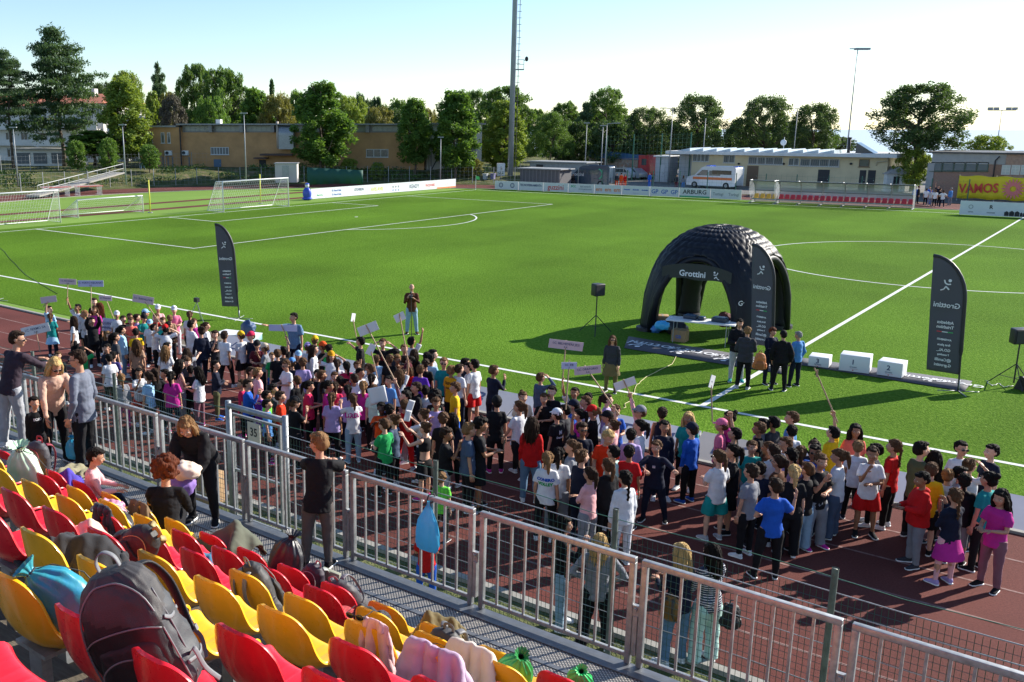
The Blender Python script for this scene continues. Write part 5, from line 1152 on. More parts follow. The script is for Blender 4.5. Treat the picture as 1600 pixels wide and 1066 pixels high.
def feather(base,top,label,H,face,wd=.85,lean=None,lay=1.):
    "feather flag: curved pole, sail cloth and printed marks; face = horizontal direction of the sail width from pole"
    e=thing('feather_flag',label,'flag',base,0,'dark feather flags'); f=V(face).normalized(); up=(V(top)-V(base)); 
    N=26; pole_=[];inn=[]
    ec=.70
    for k in range(N+1):
        t=k/N
        if t<=ec: pole_.append(up*t)
        else:
            an=(t-ec)/(1-ec)*PI/2; pole_.append(up*(ec+(1-ec)*math.sin(an))+f*(wd*(1-math.cos(an))))
    m=MB(); m.tube(pole_,[.022 if k<N*.3 else .045 for k in range(N+1)],8); m.build('pole',black_m,e,True)
    t0=.13; m=MB(); K=8
    for k in range(N+1):
        t=max(t0,k/N); a=pole_[k] if k/N>=t0 else up*t0; tz=a.dot(up)/up.dot(up) if k/N>=t0 else t0
        b=up*tz+f*wd*(1.0-.05*max(0,1-t/.6)+.02*math.sin(t*7)*max(0,1-t/.8))
        for j in range(K+1):
            s=j/K; p=a.lerp(b,s); p+=f.cross(V((0,0,1)))*(.03*math.sin(s*PI)*math.sin(t*11+s*3)); m.V.append(p)
    for k in range(N):
        for j in range(K): m.F.append((k*(K+1)+j,k*(K+1)+j+1,(k+1)*(K+1)+j+1,(k+1)*(K+1)+j))
    m.M=[0]*len(m.F); o=m.build('sail',dgrey_m,e,True); o.modifiers.new('s','SOLIDIFY').thickness=.006
    # print on the side towards the stand, mirrored as the back of the flag shows it
    nrm=f.cross(V((0,0,1))); nrm.normalize()
    if nrm.dot(CAM-V(base))<0: nrm=-nrm
    xdir=-(V((0,0,1)).cross(nrm))   # mirrored reading direction
    for s,t,sz in FLAGT:
        m=MB(); c=up*(t*1.0+.02)+f*wd*.5+nrm*.045; addtext(m,s,Matrix.Translation(c)@Matrix((xdir,V((0,0,1)),nrm)).transposed().to_4x4(),sz*wd*.80,.003); m.build('lettering',mat('print_white',(.72,.73,.75),.6),e)
    m=MB(); M=Matrix.Translation(up*.76+f*wd*.52+nrm*.045)@Matrix((xdir,V((0,0,1)),nrm)).transposed().to_4x4(); runner(m,M,.46*wd)
    m.build('logo',mat('print_white',(.72,.73,.75),.6),e)
    m=MB(); c=up*.435+f*wd*.5+nrm*.046; x=xdir*.12*wd
    for i,(a,b) in enumerate(((-2,-.7),(-.7,.7),(.7,2))): 
        q=MB(); q.add([c+x*a*1.0,c+x*b,c+x*b+V((0,0,.025)),c+x*a+V((0,0,.025))],[(0,1,2,3)]); q.build('stripe',mat('stripe%d'%i,((.05,.4,.12),(.7,.7,.7),(.6,.04,.05))[i],.6),e)
    m=MB()
    for k in range(4): a=k*PI/2+.5; m.tube([(0,0,.02),(math.cos(a)*.5,math.sin(a)*.5,.012)],.012,6)
    m.tube([(0,0,0),(0,0,.3)],.02,8); m.build('cross_base',galv_m,e,True)
    return e
feather(at(1497,612),onY(1513,404,at(1497,612).y-.0),'dark feather flag standing right of the podium',3.4,(-1,.12,0),.80)
b=at(1207,566); feather(b,onY(1211,386,b.y),'dark feather flag in front of the inflatable dome leg',3.3,(-1,.25,0),.72)
b=at(374,498); feather(b,onY(362,351,b.y),'dark feather flag left of the pitch seen at a slant',3.3,(-.8,-.45,0),.62)
b=at(-6,470); feather(b,onY(-12,405,b.y),'dark feather flag mostly outside the left edge',3.2,(1,-.3,0),.6)
# inflatable dome tent
def dome():
    c=(at(1009,516)+at(1222,512))/2; d=at(1222,512)-at(1009,516); ax=math.atan2(d.y,d.x)-PI/4; Rr=2.5; w_=Rr*1.414; Hh=dep(1112,349,depth(c)+.3).z; e=thing('inflatable_dome','black inflatable dome tent on four fat legs with scaly roof','tent',(c.x,c.y,0),ax)
    rr=w_*.5*1.12
    # shell: polar grid, arches cut between the four legs
    def P(th,ph,k=1.): # th azimuth, ph from top 0..pi/2
        r=math.sin(ph)**.85; R1=Rr*(.93+.07*abs(math.sin(2*th)))
        return V((R1*1.0*k*r*math.cos(th),R1*k*r*math.sin(th),Hh*k*math.cos(ph)**.9 if ph<PI/2-1e-6 else 0))
    m=MB(); nth=176; nph=46; ids={}
    def arch(th): # legs at th = pi/4 + k*pi/2
        dlt=abs(((th-PI/4+PI/4)%(PI/2))-PI/4)/(PI/4); # 0 at leg centre,1 mid-arch
        a=.17
        if dlt<a: return PI/2
        s=(dlt-a)/(1-a); zz=.76*math.sqrt(max(0,1-(1-s)**2.8)); 
        return math.acos(min(1,max(0,zz))**(1/.9))
    for i in range(nth):
        th=2*PI*i/nth; lim=arch(th)
        for j in range(nph+1):
            ph=lim*j/nph if j else 0.0001; p=P(th,ph)
            # scales: rows around, offset every second row
            row=ph/(PI/2)*15; r0=math.floor(row); u=th/(2*PI)*40+(.5 if r0%2 else 0); fu=u-math.floor(u); fr=row-r0
            b=(1-(2*fu-1)**2)*.5+.5*(1-abs(2*fr-1)**2)*1.0; b=math.sqrt(max(0,1-((2*fu-1)**2)*.8))*math.sqrt(max(0,fr*(1.3-fr)))
            fade=min(1,max(.12,(.78-ph/(PI/2))/.25))
            n=V((p.x/(Rr*Rr),p.y/(Rr*Rr),p.z/(Hh*Hh))); n.normalize()
            ids[i,j]=len(m.V); m.V.append(p+n*(.125*b*fade*min(1,j/3)))
    for i in range(nth):
        for j in range(nph):
            a,b,c2,d2=ids[i,j],ids[(i+1)%nth,j],ids[(i+1)%nth,j+1],ids[i,j+1]; m.F.append((a,d2,c2,b))
    m.M=[0]*len(m.F); o=m.build('canopy',mat('inflatable_black',(.006,.007,.013),.52,bump=.006,bscale=5,spec=.35),e,True)
    s=o.modifiers.new('s','SOLIDIFY'); s.thickness=.22; s.offset=-1
    # puffed tube legs and rims
    for k in range(4):
        th=PI/4+k*PI/2; mm=MB(); pts=[]; rd=[]
        for j in range(12):
            t=j/11; ph=PI/2*(1-t*.42); p=P(th,ph,.92); pts.append(p); rd.append((.43-.05*math.sin(PI*t)+.02*math.sin(j*2.9),.25))
        pts[0].z=0.0; mm.tube(pts,rd,20,ref=V((-math.sin(th),math.cos(th),0))); mm.build('leg',mat('inflatable_black',(.010,.012,.019),.42),e,True)
        q=MB(); q.tube([pts[0]+V((0,0,.004)),pts[0]+V((0,0,.12))],.42,20); q.build('foot_cuff',mat('inflat_grey',(.03,.03,.035),.6),e)
        # rim of each arch
        mm=MB(); rp=[]
        for i in range(25):
            th2=k*PI/2+PI/4+PI/2*(.085+.83*i/24); lm=arch(th2); rp.append(P(th2,lm,.965))
        mm.tube(rp,.12,12); mm.build('arch_rim',mat('inflatable_black',(.010,.012,.019),.42),e,True)
    # banner across the far arch and print on the legs
    m=MB(); n=16; z0=Hh*.555; zt=Hh*.70; yy=-Rr*.77
    for i in range(n+1):
        x=-1.15+2.3*i/n; tz=z0+(zt-z0)*math.sqrt(max(0,1-(x/1.5)**2)); zb=z0-.02*math.sin(i*.9)
        m.V+=[V((x,yy,zb)),V((x,yy,tz)),V((x,yy+.015,zb)),V((x,yy+.015,tz))]
    for i in range(n): a=i*4; m.F+=[(a,a+4,a+5,a+1),(a+3,a+7,a+6,a+2)]
    m.M=[0]*len(m.F); m.build('banner',mat('banner_dark',(.03,.034,.03),.7),e,True)
    m=MB(); addtext(m,'Grottini',frame((-.12,yy-.012,z0+.17),(1,0,0),(0,0,1)),.27,.006); m.build('lettering',mat('print_white',(.72,.73,.75),.6),e); m=MB(); runner(m,frame((.64,yy-.012,z0+.10),(1,0,0),(0,0,1)),.3); m.build('logo',mat('print_white',(.72,.73,.75),.6),e)
    m=MB(); th=-PI/4; pp=P(th,PI/2*.72,1.0); rx_=V((-math.sin(th),math.cos(th),0)); M=frame(pp*1.035+V((0,0,-.35)),-rx_ if False else V((math.cos(th+PI/2),math.sin(th+PI/2),0)),(0,0,1)); addtext(m,'Grottini',M,.22,.004); m.build('leg_print',mat('print_white',(.72,.73,.75),.6),e)
    # table and things inside
    return e,c,ax
de,dc,dax=dome()
def boxthing(px,py,s,label,col,name='cardboard_box',cat='box',rz=.3,group=None,z=0.,flaps=False,mark=None):
    e=thing(name,label,cat,at(px,py,z),rz,group); a=MB(); a.box((-s[0]/2,-s[1]/2,0),(s[0]/2,s[1]/2,s[2])); bev(a.build('box_body',col,e),.01,2)
    a=MB(); a.box((-.03,-s[1]/2-.003,s[2]*.3),(.03,s[1]/2+.003,s[2]+.003)); a.build('tape',mat('tape',(.30,.22,.13),.4),e)
    if mark: m=MB(); addtext(m,mark,frame((0,-s[1]/2-.006,s[2]*.45),(1,0,0),(0,0,1)),.14,.004); m.build('print',tx('blue',INK['blue']),e)
    return e
card=mat('cardboard',(.36,.23,.12),.85,var=.12,vscale=5)
boxthing(1062,533,(.46,.4,.38),'cardboard box with a blue mark, front one under the folding table',card,rz=.1,mark='GB')
boxthing(1053,519,(.44,.4,.42),'cardboard box standing behind the front box under the table',card,rz=.2)
boxthing(1034,515,(.4,.4,.5),'tall open cardboard box lined with a blue bag by the dome leg',card,rz=.5)
def lump(loc,s,label,m,cat,name,seed=1,rz=0.,group=None,amp=.18,fr=2.2):
    a=MB(); a.ell((0,0,s[2]*.9),s,None,28,18); me=a.mesh(name)
    for v in me.vertices:
        n=v.normal; v.co+=n*(noise.noise(V((v.co.x/s[0],v.co.y/s[1],v.co.z/s[2]))*fr+V((seed*5,0,0)))*amp*min(s)*2)
        if v.co.z<0: v.co.z=0.003+v.co.z*.02
    me.polygons.foreach_set('use_smooth',[True]*len(me.polygons)); me.materials.append(m); return ob(name,me,None,loc,(0,0,rz),label=label,cat=cat,group=group)
lump(at(1034,515,.48),(.24,.22,.14),'light blue plastic bag bulging out of the tall cardboard box',mat('bag_blue',(.04,.35,.62),.35),'bag','plastic_bag',2)
lump(at(1024,520),(.2,.17,.14),'blue plastic bag lying at the foot of the dome leg',mat('bag_blue2',(.05,.2,.5),.4),'bag','plastic_bag',4)
tp=[at(1055,498,.74),at(1135,505,.74)]; tc=(tp[0]+tp[1])/2; d=tp[1]-tp[0]
e=thing('folding_table','long white folding table under the dome','table',(tc.x,tc.y+.1,0),math.atan2(d.y,d.x)); part('tabletop',e,white_m,((-1.05,-.36,.70),(1.05,.36,.74)))
for x in(-.8,.8):
    for y in(-.3,.3): m=MB(); m.tube([(x,y,0),(x,y,.698)],.016,6); m.build('leg',galv_m,e)
TR=e.matrix_basis if False else Matrix.Translation(e.location)@Matrix.Rotation(e.rotation_euler[2],4,'Z')
for x,y,s,l in ((-.35,.1,(.42,.28,.12),'black sound mixer on the folding table, left of the papers'),(.55,0,(.46,.3,.14),'dark equipment case at the right end of the folding table'),(.0,.05,(.2,.2,.1),'small black radio on the middle of the folding table')):
    e=thing('audio_device',l,'device',TR@V((x,y,.742)),dax); a=MB(); a.box((-s[0]/2,-s[1]/2,0),(s[0]/2,s[1]/2,s[2])); bev(a.build('case',mat('device_dark',(.02,.035,.06),.4),e),.02,2); a=MB(); a.box((-s[0]*.4,-s[1]*.4,s[2]+.001),(s[0]*.4,s[1]*.4,s[2]+.02)); a.build('control_panel',mat('panel_blue',(.04,.09,.16),.4),e)
lump(TR@V((-1.0,1.0,0)),(.45,.3,.24),'black coat heap on the grass behind the table',black_m,'clothes','coat_heap',3)
lump(TR@V((.55,.95,.4)),(.22,.16,.26),'dark red jacket hanging on a chair behind the table',mat('cloth_m',(.10,.02,.02),.8),'jacket','jacket',6)
# floor mats
def mat_strip(P,label,marks,white=True):
    mb=MB(); n=len(P)//2; a=[p+V((0,0,.022)) for p in P]; 
    N=20; A,B,C,D_=P
    vs=[];
    for i in range(N+1):
        t=i/N; 
        for q in (A.lerp(B,t),D_.lerp(C,t)): vs.append(q+V((0,0,.026+.014*abs(noise.noise(V((t*9,q.y,0)))))))
    mb.add(vs,[(2*i,2*i+2,2*i+3,2*i+1) for i in range(N)]); o=mb.build('floor_banner',dgrey_m,None,True,label=label,cat='floor banner',group='printed floor banners'); o.modifiers.new('s','SOLIDIFY').thickness=.006
    ux=(B-A).normalized(); uy=(D_-A); uy=(uy-ux*uy.dot(ux)); hh=uy.length; uy.normalize()
    for t in marks:
        m=MB(); c=A.lerp(B,t).lerp(D_.lerp(C,t),.5)+V((0,0,.048)); M=Matrix.Translation(c)@Matrix((-ux,-uy,V((0,0,1)))).transposed().to_4x4(); addtext(m,'Grottini',M@Matrix.Translation((-.15,-.1,0)),hh*.42,.004); m.build('lettering',mat('print_white',(.72,.73,.75),.6),o); m=MB(); runner(m,M@Matrix.Translation((.5,-.1,0)),hh*.5); m.build('logo',mat('print_white',(.72,.73,.75),.6),o)
mat_strip([at(975,545),at(1225,586),at(1222,566),at(982,527)],'dark printed banner laid on the turf in front of the dome',(.2,.48,.76))
mat_strip([at(1252,572),at(1507,613),at(1519,597),at(1250,560)],'grey printed banner on the turf under the podium blocks',(.7,.9))
def podium(x0,y0,x1,y1,top,nm,lab):
    A=at(x0,y0);B=at(x1,y1); w=Wall(A,B); _,h=w.hit(x0,top); e=thing('podium_block',lab,'podium',w.A,w.rz,'podium blocks'); a=MB(); a.box((0,0,.05),(w.L,.55,h)); bev(a.build('block',mat('podium_white',(.74,.75,.78),.45),e),.008,2)
    m=MB(); addtext(m,nm,frame((w.L*.45,-.004,h*.62),(1,0,0),(0,0,1)),.19,.004); addtext(m,'Grottini',frame((w.L*.47,-.004,h*.36),(1,0,0),(0,0,1)),.055,.001)
    m.build('number',tx('navy',INK['navy']),e); m=MB(); m.add([(w.L*.45,-.006,h*.16),(w.L*.45+.03,-.006,h*.16),(w.L*.45+.03,-.006,h*.21),(w.L*.45,-.006,h*.21)],[(0,1,2,3)]); addtext(m,'oooo ooo ooo',frame((w.L*.5,-.004,h*.26),(1,0,0),(0,0,1)),.03); m.build('small_print',tx('red',INK['red']),e)
podium(1262,574,1294,578,556,'3','low white podium block with number 3, left')
podium(1310,581,1357,587,553,'1','tallest white podium block with number 1 in the middle')
podium(1369,588,1408,594,563,'2','white podium block with number 2, right')
def speaker(px,py,top,label,big=1.,rz=0.,floor=None):
    b=at(px,py); t=dep(px,top,depth(b)); h=t.z; e=thing('speaker_stand',label+' on a black tripod','speaker stand',b,-YAW); m=MB(); m.tube([(0,0,.1),(0,0,h-.25)],.02,8); m.build('pole',black_m,e)
    for k in range(3): a=k*2*PI/3+.3; m=MB(); m.tube([(0,0,.62),(math.cos(a)*.6,math.sin(a)*.6,.01)],.014,6); m.tube([(0,0,.22),(math.cos(a)*.36,math.sin(a)*.36,.26)],.008,5); m.build('leg',black_m,e)
    s=thing('loudspeaker',label,'loudspeaker',b+V((0,0,h-.26)),-YAW+rz,'loudspeakers'); w_=.21*big; a=MB(); prof=[(-w_,-.16),(w_,-.16),(w_*.65,.16),(-w_*.65,.16)]; N=4; a.add([(x,y,-.0) for x,y in prof]+[(x,y,.40) for x,y in prof],[(3,2,1,0),(4,5,6,7),(0,1,5,4),(1,2,6,5),(2,3,7,6),(3,0,4,7)]); bev(a.build('cabinet',black_m,s),.03,3)
    a=MB(); a.box((-w_*.85,-.175,.03),(w_*.85,-.162,.37)); a.build('grille',mat('grille_black',(.03,.03,.033),.7,bump=.003,bscale=120),s)
speaker(930,521,447,'black loudspeaker left of the dome, facing the pitch',1.,.5)
speaker(1583,604,517,'wide black loudspeaker at the right edge',1.5,.15)
e=thing('floor_monitor','black wedge monitor lying beside the right speaker stand','loudspeaker',at(1592,606),-.4); bev(prof_body([(0,0),(.5,0),(.4,.25),(.12,.36)],.45).build('cabinet',black_m,e),.02)
# cables
def cable(pts,label,col,r=.007):
    m=MB(); P=[at(x,y)+V((0,0,.02)) for x,y in pts]; Q=[]
    for i in range(len(P)-1):
        for k in range(6):
            t=k/6; Q.append(P[i].lerp(P[i+1],t)+V((noise.noise(V((i+t*3,1,0)))*.08,noise.noise(V((i+t*3,5,0)))*.08,0)))
    m.tube(Q+[P[-1]],r,5); m.build('cable',mat('cable_'+label.split()[0],col,.5),None,True,label=label,cat='cable')
cable([(972,640),(985,625),(995,602),(1010,590),(1050,570),(1062,548)],'yellow cable running across the turf from the track to the dome',(.45,.40,.16),.011)
cable([(1540,596),(1550,604),(1560,600),(1568,606),(1583,604)],'white cable curled on the turf beside the right speaker',(.6,.6,.62),.008)
cable([(0,388),(40,430),(90,460)],'thin black cable lying on the turf at the left',(.02,.02,.02),.009)
# low banners along the inner edge of the track (sloping printed panels)
def lowbanner(xa,xb,label,txt,ink,size=.5,face=(.46,.46,.49)):
    y0,y1,z1=-3.78,-2.95,.36; e=thing('ground_banner',label,'banner',(xa,y0,0),0,'low sponsor banners along the track edge'); L=xb-xa; s=MB(); s.add([(0,0,.03),(L,0,.03),(L,y1-y0,z1),(0,y1-y0,z1),(0,0,.0),(L,0,.0),(L,y1-y0+.05,0),(0,y1-y0+.05,0)],[(0,1,2,3),(4,7,6,5),(0,4,5,1),(1,5,6,2),(2,6,7,3),(3,7,4,0)]); s.build('panel',mat('lb_%d'%(face[0]*100),face,.5,var=.08,vscale=1.5),e)
    s=MB(); n=V((0,-(z1-.03),(y1-y0))).normalized(); addtext(s,txt,frame(V((L/2,(y1-y0)/2,(z1+.03)/2))+n*.004,(1,0,0),(0,(y1-y0),z1-.03)),size,.006); s.build('lettering',tx(ink,INK[ink]),e)
xs=[-17.2,-14.0,-11.2,-8.4,-5.9,-3.25,-1.05,1.15,2.9,4.9,7.9]
LB=[('sand coloured banner with a red patch at the boxes','C',"red",(.42,.33,.2)),('pale banner hidden behind the crowd left of centre','LAMPO','navy',(.46,.46,.49)),('pale banner behind the children in caps','AVIS','blue',(.46,.46,.49)),('pale banner behind the boy in the yellow jersey','CIVI','navy',(.44,.44,.47)),
('pale lilac banner with big dark letters MB','MB','navy',(.44,.43,.5)),('white banner with small teal print beside the lettered one','Assi','teal',(.5,.5,.54)),('white banner with four dark capitals near the boy pulling a cord','TEAM','navy',(.5,.5,.54)),('beige and white banner behind the teal shirt','MO','navy',(.45,.41,.37)),('pale banner right of the teal shorts','MO','navy',(.43,.42,.48)),('pale banner behind the girl in red','Alba','grey',(.43,.42,.48)),('pale lilac banner with grey lower case letters at the right edge','silic','grey',(.43,.42,.5))]
for i in range(len(xs)-1): l,t_,k,f=LB[i]; lowbanner(xs[i]+.02,xs[i+1]-.02,l,t_,k,.62 if len(t_)<4 else .5,f)
lowbanner(7.92,10.2,'pale lilac banner with grey letters just beyond the right edge','silic','grey',.55,(.55,.54,.62))
# crates by the left flag with a backpack on top
e=thing('flat_case','pale printed case lying on the turf under the left feather flag','case',at(372,531),.25); a=MB(); a.box((-.7,-.35,0),(.7,.35,.2)); bev(a.build('box_body',mat('case_print',(.50,.58,.62),.5,var=.5,vscale=2.5,col2=(.1,.3,.35)),e),.01,2); a=MB(); a.box((-.71,-.36,.2),(.71,.36,.22)); a.build('lid',white_m,e)
for (px,py,l,c) in ((386,532,'navy rucksack standing on the printed case',(.03,.07,.16)),): lump(at(388,524,.22),(.26,.2,.26),l,mat('ruck_navy',c,.6),'backpack','backpack',8)
e=thing('light_tripod','small camera tripod on the turf behind the crowd at left','tripod',at(309,505),0); 
for k in range(3): a=k*2.1; m=MB(); m.tube([(0,0,.75),(math.cos(a)*.35,math.sin(a)*.35,0)],.012,5); m.build('leg',galv_m,e)
m=MB(); m.box((-.09,-.06,.75),(.09,.06,.9)); m.build('head',black_m,e)
# ------------------------------------------------------------------ stand: walkway, railings, fence, seats
DZ=2.0; RY=-14.8
def num(n): return ('first','second','third','fourth','fifth','sixth','seventh','eighth','ninth','tenth','eleventh','twelfth','thirteenth','fourteenth','fifteenth','sixteenth','seventeenth','eighteenth','nineteenth','twentieth','twenty-first','twenty-second','twenty-third','twenty-fourth','twenty-fifth','twenty-sixth','twenty-seventh','twenty-eighth','twenty-ninth','thirtieth','thirty-first','thirty-second','thirty-third','thirty-fourth')[n]
# perforated steel deck
dk=bpy.data.materials.new('perforated_steel'); dk.use_nodes=True; t,n,l=nodes(dk); b=n['Principled BSDF']; b.inputs['Metallic'].default_value=.4; b.inputs['Roughness'].default_value=.5
tc=n.new('ShaderNodeTexCoord'); mp=n.new('ShaderNodeMapping'); mp.inputs['Rotation'].default_value=(0,0,PI/4); mp.inputs['Scale'].default_value=(38,38,38); l.new(tc.outputs['Object'],mp.inputs[0])
vo=n.new('ShaderNodeVectorMath'); vo.operation='FRACTION'; l.new(mp.outputs[0],vo.inputs[0]); vd=n.new('ShaderNodeVectorMath'); vd.operation='SUBTRACT'; vd.inputs[1].default_value=(.5,.5,.5); l.new(vo.outputs[0],vd.inputs[0])
sx=n.new('ShaderNodeSeparateXYZ'); l.new(vd.outputs[0],sx.inputs[0]); cx=n.new('ShaderNodeCombineXYZ'); l.new(sx.outputs[0],cx.inputs[0]); l.new(sx.outputs[1],cx.inputs[1]); ln_=n.new('ShaderNodeVectorMath'); ln_.operation='LENGTH'; l.new(cx.outputs[0],ln_.inputs[0])
rp=n.new('ShaderNodeValToRGB'); rp.color_ramp.elements[0].position=.27; rp.color_ramp.elements[0].color=(.50,.46,.41,1); rp.color_ramp.elements[1].position=.34; rp.color_ramp.elements[1].color=(.085,.09,.10,1); l.new(ln_.outputs['Value'],rp.inputs[0]); l.new(rp.outputs[0],b.inputs['Base Color'])
bp=n.new('ShaderNodeBump'); bp.inputs['Distance'].default_value=.004; l.new(ln_.outputs['Value'],bp.inputs['Height']); bp.invert=True; l.new(bp.outputs[0],b.inputs['Normal'])
edge_m=mat('deck_edge',(.16,.175,.20),.5,metal=.5,var=.2,vscale=9)
e=thing('walkway','perforated steel walkway between the first seat row and the railing','walkway',(0,-15.6,DZ)); 
Wd=.30; y=-14.98+15.6; k=0
while k<6:
    m=MB(); m.box((-14,y-Wd+.055,-.03),(14,y-.001,0)); m.build('tread_plate',dk,e); m=MB(); m.box((-14,y-Wd+.0,-.03),(14,y-Wd+.054,.006)); m.build('plate_edge',edge_m,e); y-=Wd+.001; k+=1
part('front_beam',e,edge_m,((-14,.622,-.2),(14,.82,.012))); part('back_beam',e,edge_m,((-14,y-.1,-.2),(14,y-.001,0)))
for x in range(-13,14,3): m=MB(); m.box((x,-.9,-DZ),(x+.1,-.8,-.2)); m.box((x+.5,.66,-DZ),(x+.6,.76,-.2)); m.build('support',galv_m,e)
# railing panels
def railpanel(x0,x1,label,first=None):
    e=thing('railing_panel',label,'railing',(x0,RY,DZ),0,'galvanised railing panels along the walkway'); L=x1-x0; m=MB(); q=.026
    m.box((0,-q,.995),(L,q,1.045)); m.box((0,-q,-.0+.02),(.052,q,.9949)); m.box((L-.052,-q,.02),(L,q,.9949)); m.box((.0525,-.018,.075),(L-.0525,.018,.112))
    bev(m.build('railing_frame',galv_m,e),.004,2)
    if first is None:
        m=MB(); m.box((0,-.011,.1125),(.021,.011,.9945)); pk=m.build('picket',galv_m,e); first=pk; st=1; pk.location.x=.052+ (L-.104)/10-.012
    else: st=0
    for i in range(st,9):
        pk=first.copy(); COL.objects.link(pk); pk.parent=e; pk.location.x=.052+(L-.104)*(i+1)/10-.012
    m=MB(); m.box((L+.002,-.02,.50),(L+.062,.02,.60)); m.box((L+.012,-.03,.12),(L+.052,.03,.50)); m.box((L+.02,-.045,.56),(L+.045,-.02,.585)); m.build('hinge_bracket',galv_m,e); return first
fp=None; xs_=[-9.98,-8.32,-6.66,-5.0,-3.34,-1.66,0.0,1.68,3.38,5.06,6.75,8.45]
nm_=['at the far left behind the man in the dark shirt','left of the man in the dark shirt','behind the woman with long blonde hair','behind the man in the grey shirt','between the man in the grey shirt and the bending woman','behind the bending woman','behind the gate numbered 35','under the arms of the boy leaning on it','carrying the light blue plastic bag','in front of the women in jeans and black trousers','in front of the woman in the striped top','in the bottom right corner']
for i in range(12): fp=railpanel(xs_[i],xs_[i]+1.62,'galvanised railing panel '+nm_[i],fp)
# wire fence between stand and track
FY=-11.88; post_m=mat('fence_post',(.17,.20,.18),.55,metal=.4,var=.35,vscale=10,bump=.001)
e=thing('track_fence','galvanised wire mesh fence between the walkway and the running track','fence',(0,FY,0))
gx=(onY(355,633,FY).x,onY(444,660,FY).x)
for px,py in ((-80,520),(50,547),(178,585),(681,713),(963,788),(1307,877),(1760,1000)):
    p=onY(px,py,FY); m=MB(); m.tube([(p.x,0,-.05),(p.x,0,2.12)],.036,14,cap=False); m.tube([(p.x,0,2.1),(p.x,0,2.11)],.035,14); m.build('post',post_m,e,True)
gm_=mat('mesh_wire_green',(.07,.13,.105),.4,metal=.5)
def meshfill(x0,x1,z0,z1,nm,par,dx=.065,dz=.085,y=.045):
    m=MB(); x=x0
    while x<=x1: m.add([(x-.0032,y,z0),(x+.0032,y,z0),(x,y+.004,z0),(x-.0032,y,z1),(x+.0032,y,z1),(x,y+.004,z1)],[(0,1,4,3),(1,2,5,4),(2,0,3,5)]); x+=dx
    z=z0+.03
    while z<z1-.02:
        n=max(1,int((x1-x0)/2.0))
        for i in range(n): 
            xa=x0+(x1-x0)*i/n; xb=x0+(x1-x0)*(i+1)/n; m.add([(xa,y-.005,z),(xa,y-.005,z+.006),(xa,y-.009,z+.002),(xb,y-.005,z),(xb,y-.005,z+.006),(xb,y-.009,z+.002)],[(0,1,4,3),(1,2,5,4),(2,0,3,5)])
        z+=dz
    return m.build(nm,gm_,par)
meshfill(-14,gx[0]-.03,.06,1.80,'wire_mesh',e); meshfill(gx[1]+.03,12,.06,1.80,'wire_mesh',e)
m=MB()
for z in (1.83,1.62,1.2,.7,.3): 
    for a,b_ in ((-14,gx[0]-.03),(gx[1]+.03,12)): m.tube([(a+(b_-a)*i/8,.03,z+.012*(-1)**i) for i in range(9)],.0075 if z>1.5 else .005,5)
m.build('tension_wire',galv_m,e)
m=MB()
for a,b_ in ((-14,gx[0]-.03),(gx[1]+.03,12)): m.tube([(a+(b_-a)*i/16,.02,2.0+.03*math.sin(i*1.7)) for i in range(17)],.005,4)
m.build('green_top_wire',gwire_m,e)
# gate with number plate 35
g=thing('fence_gate','galvanised mesh gate with a white number plate 35','gate',(gx[0],FY+.02,0)); L=gx[1]-gx[0]; m=MB()
for x in(0,L): m.tube([(x,0,0),(x,0,2.17)],.05,14)
m.tube([(0,0,2.09),(L,0,2.09)],.05,14); m.build('gate_frame',galv_m,g,True)
m=MB(); 
for x in(.12,L-.12): m.box((x-.02,-.02,.1),(x+.02,.02,1.98))
m.box((.1405,-.02,1.94),(L-.1405,.02,1.98)); m.box((.1405,-.02,.1),(L-.1405,.02,.14)); m.box((.1405,-.02,.95),(L-.1405,.02,.99)); m.build('leaf_frame',galv_m,g)
meshfill(.14,L-.14,.14,1.94,'wire_mesh',g,y=0.01)
m=MB(); m.box((L*.5-.17,-.045,1.58),(L*.5+.13,-.035,1.92)); pl=m.build('number_plate',mat('plate_cream',(.62,.60,.50),.6),g); pl.rotation_euler=(0,0,0); m=MB(); addtext(m,'35',frame((L*.5-.02,-.0475,1.75),(1,-0.0,.0),(0,0,1)),.2,.004,sx=.9); m.build('number',tx('black',INK['black']),pl)
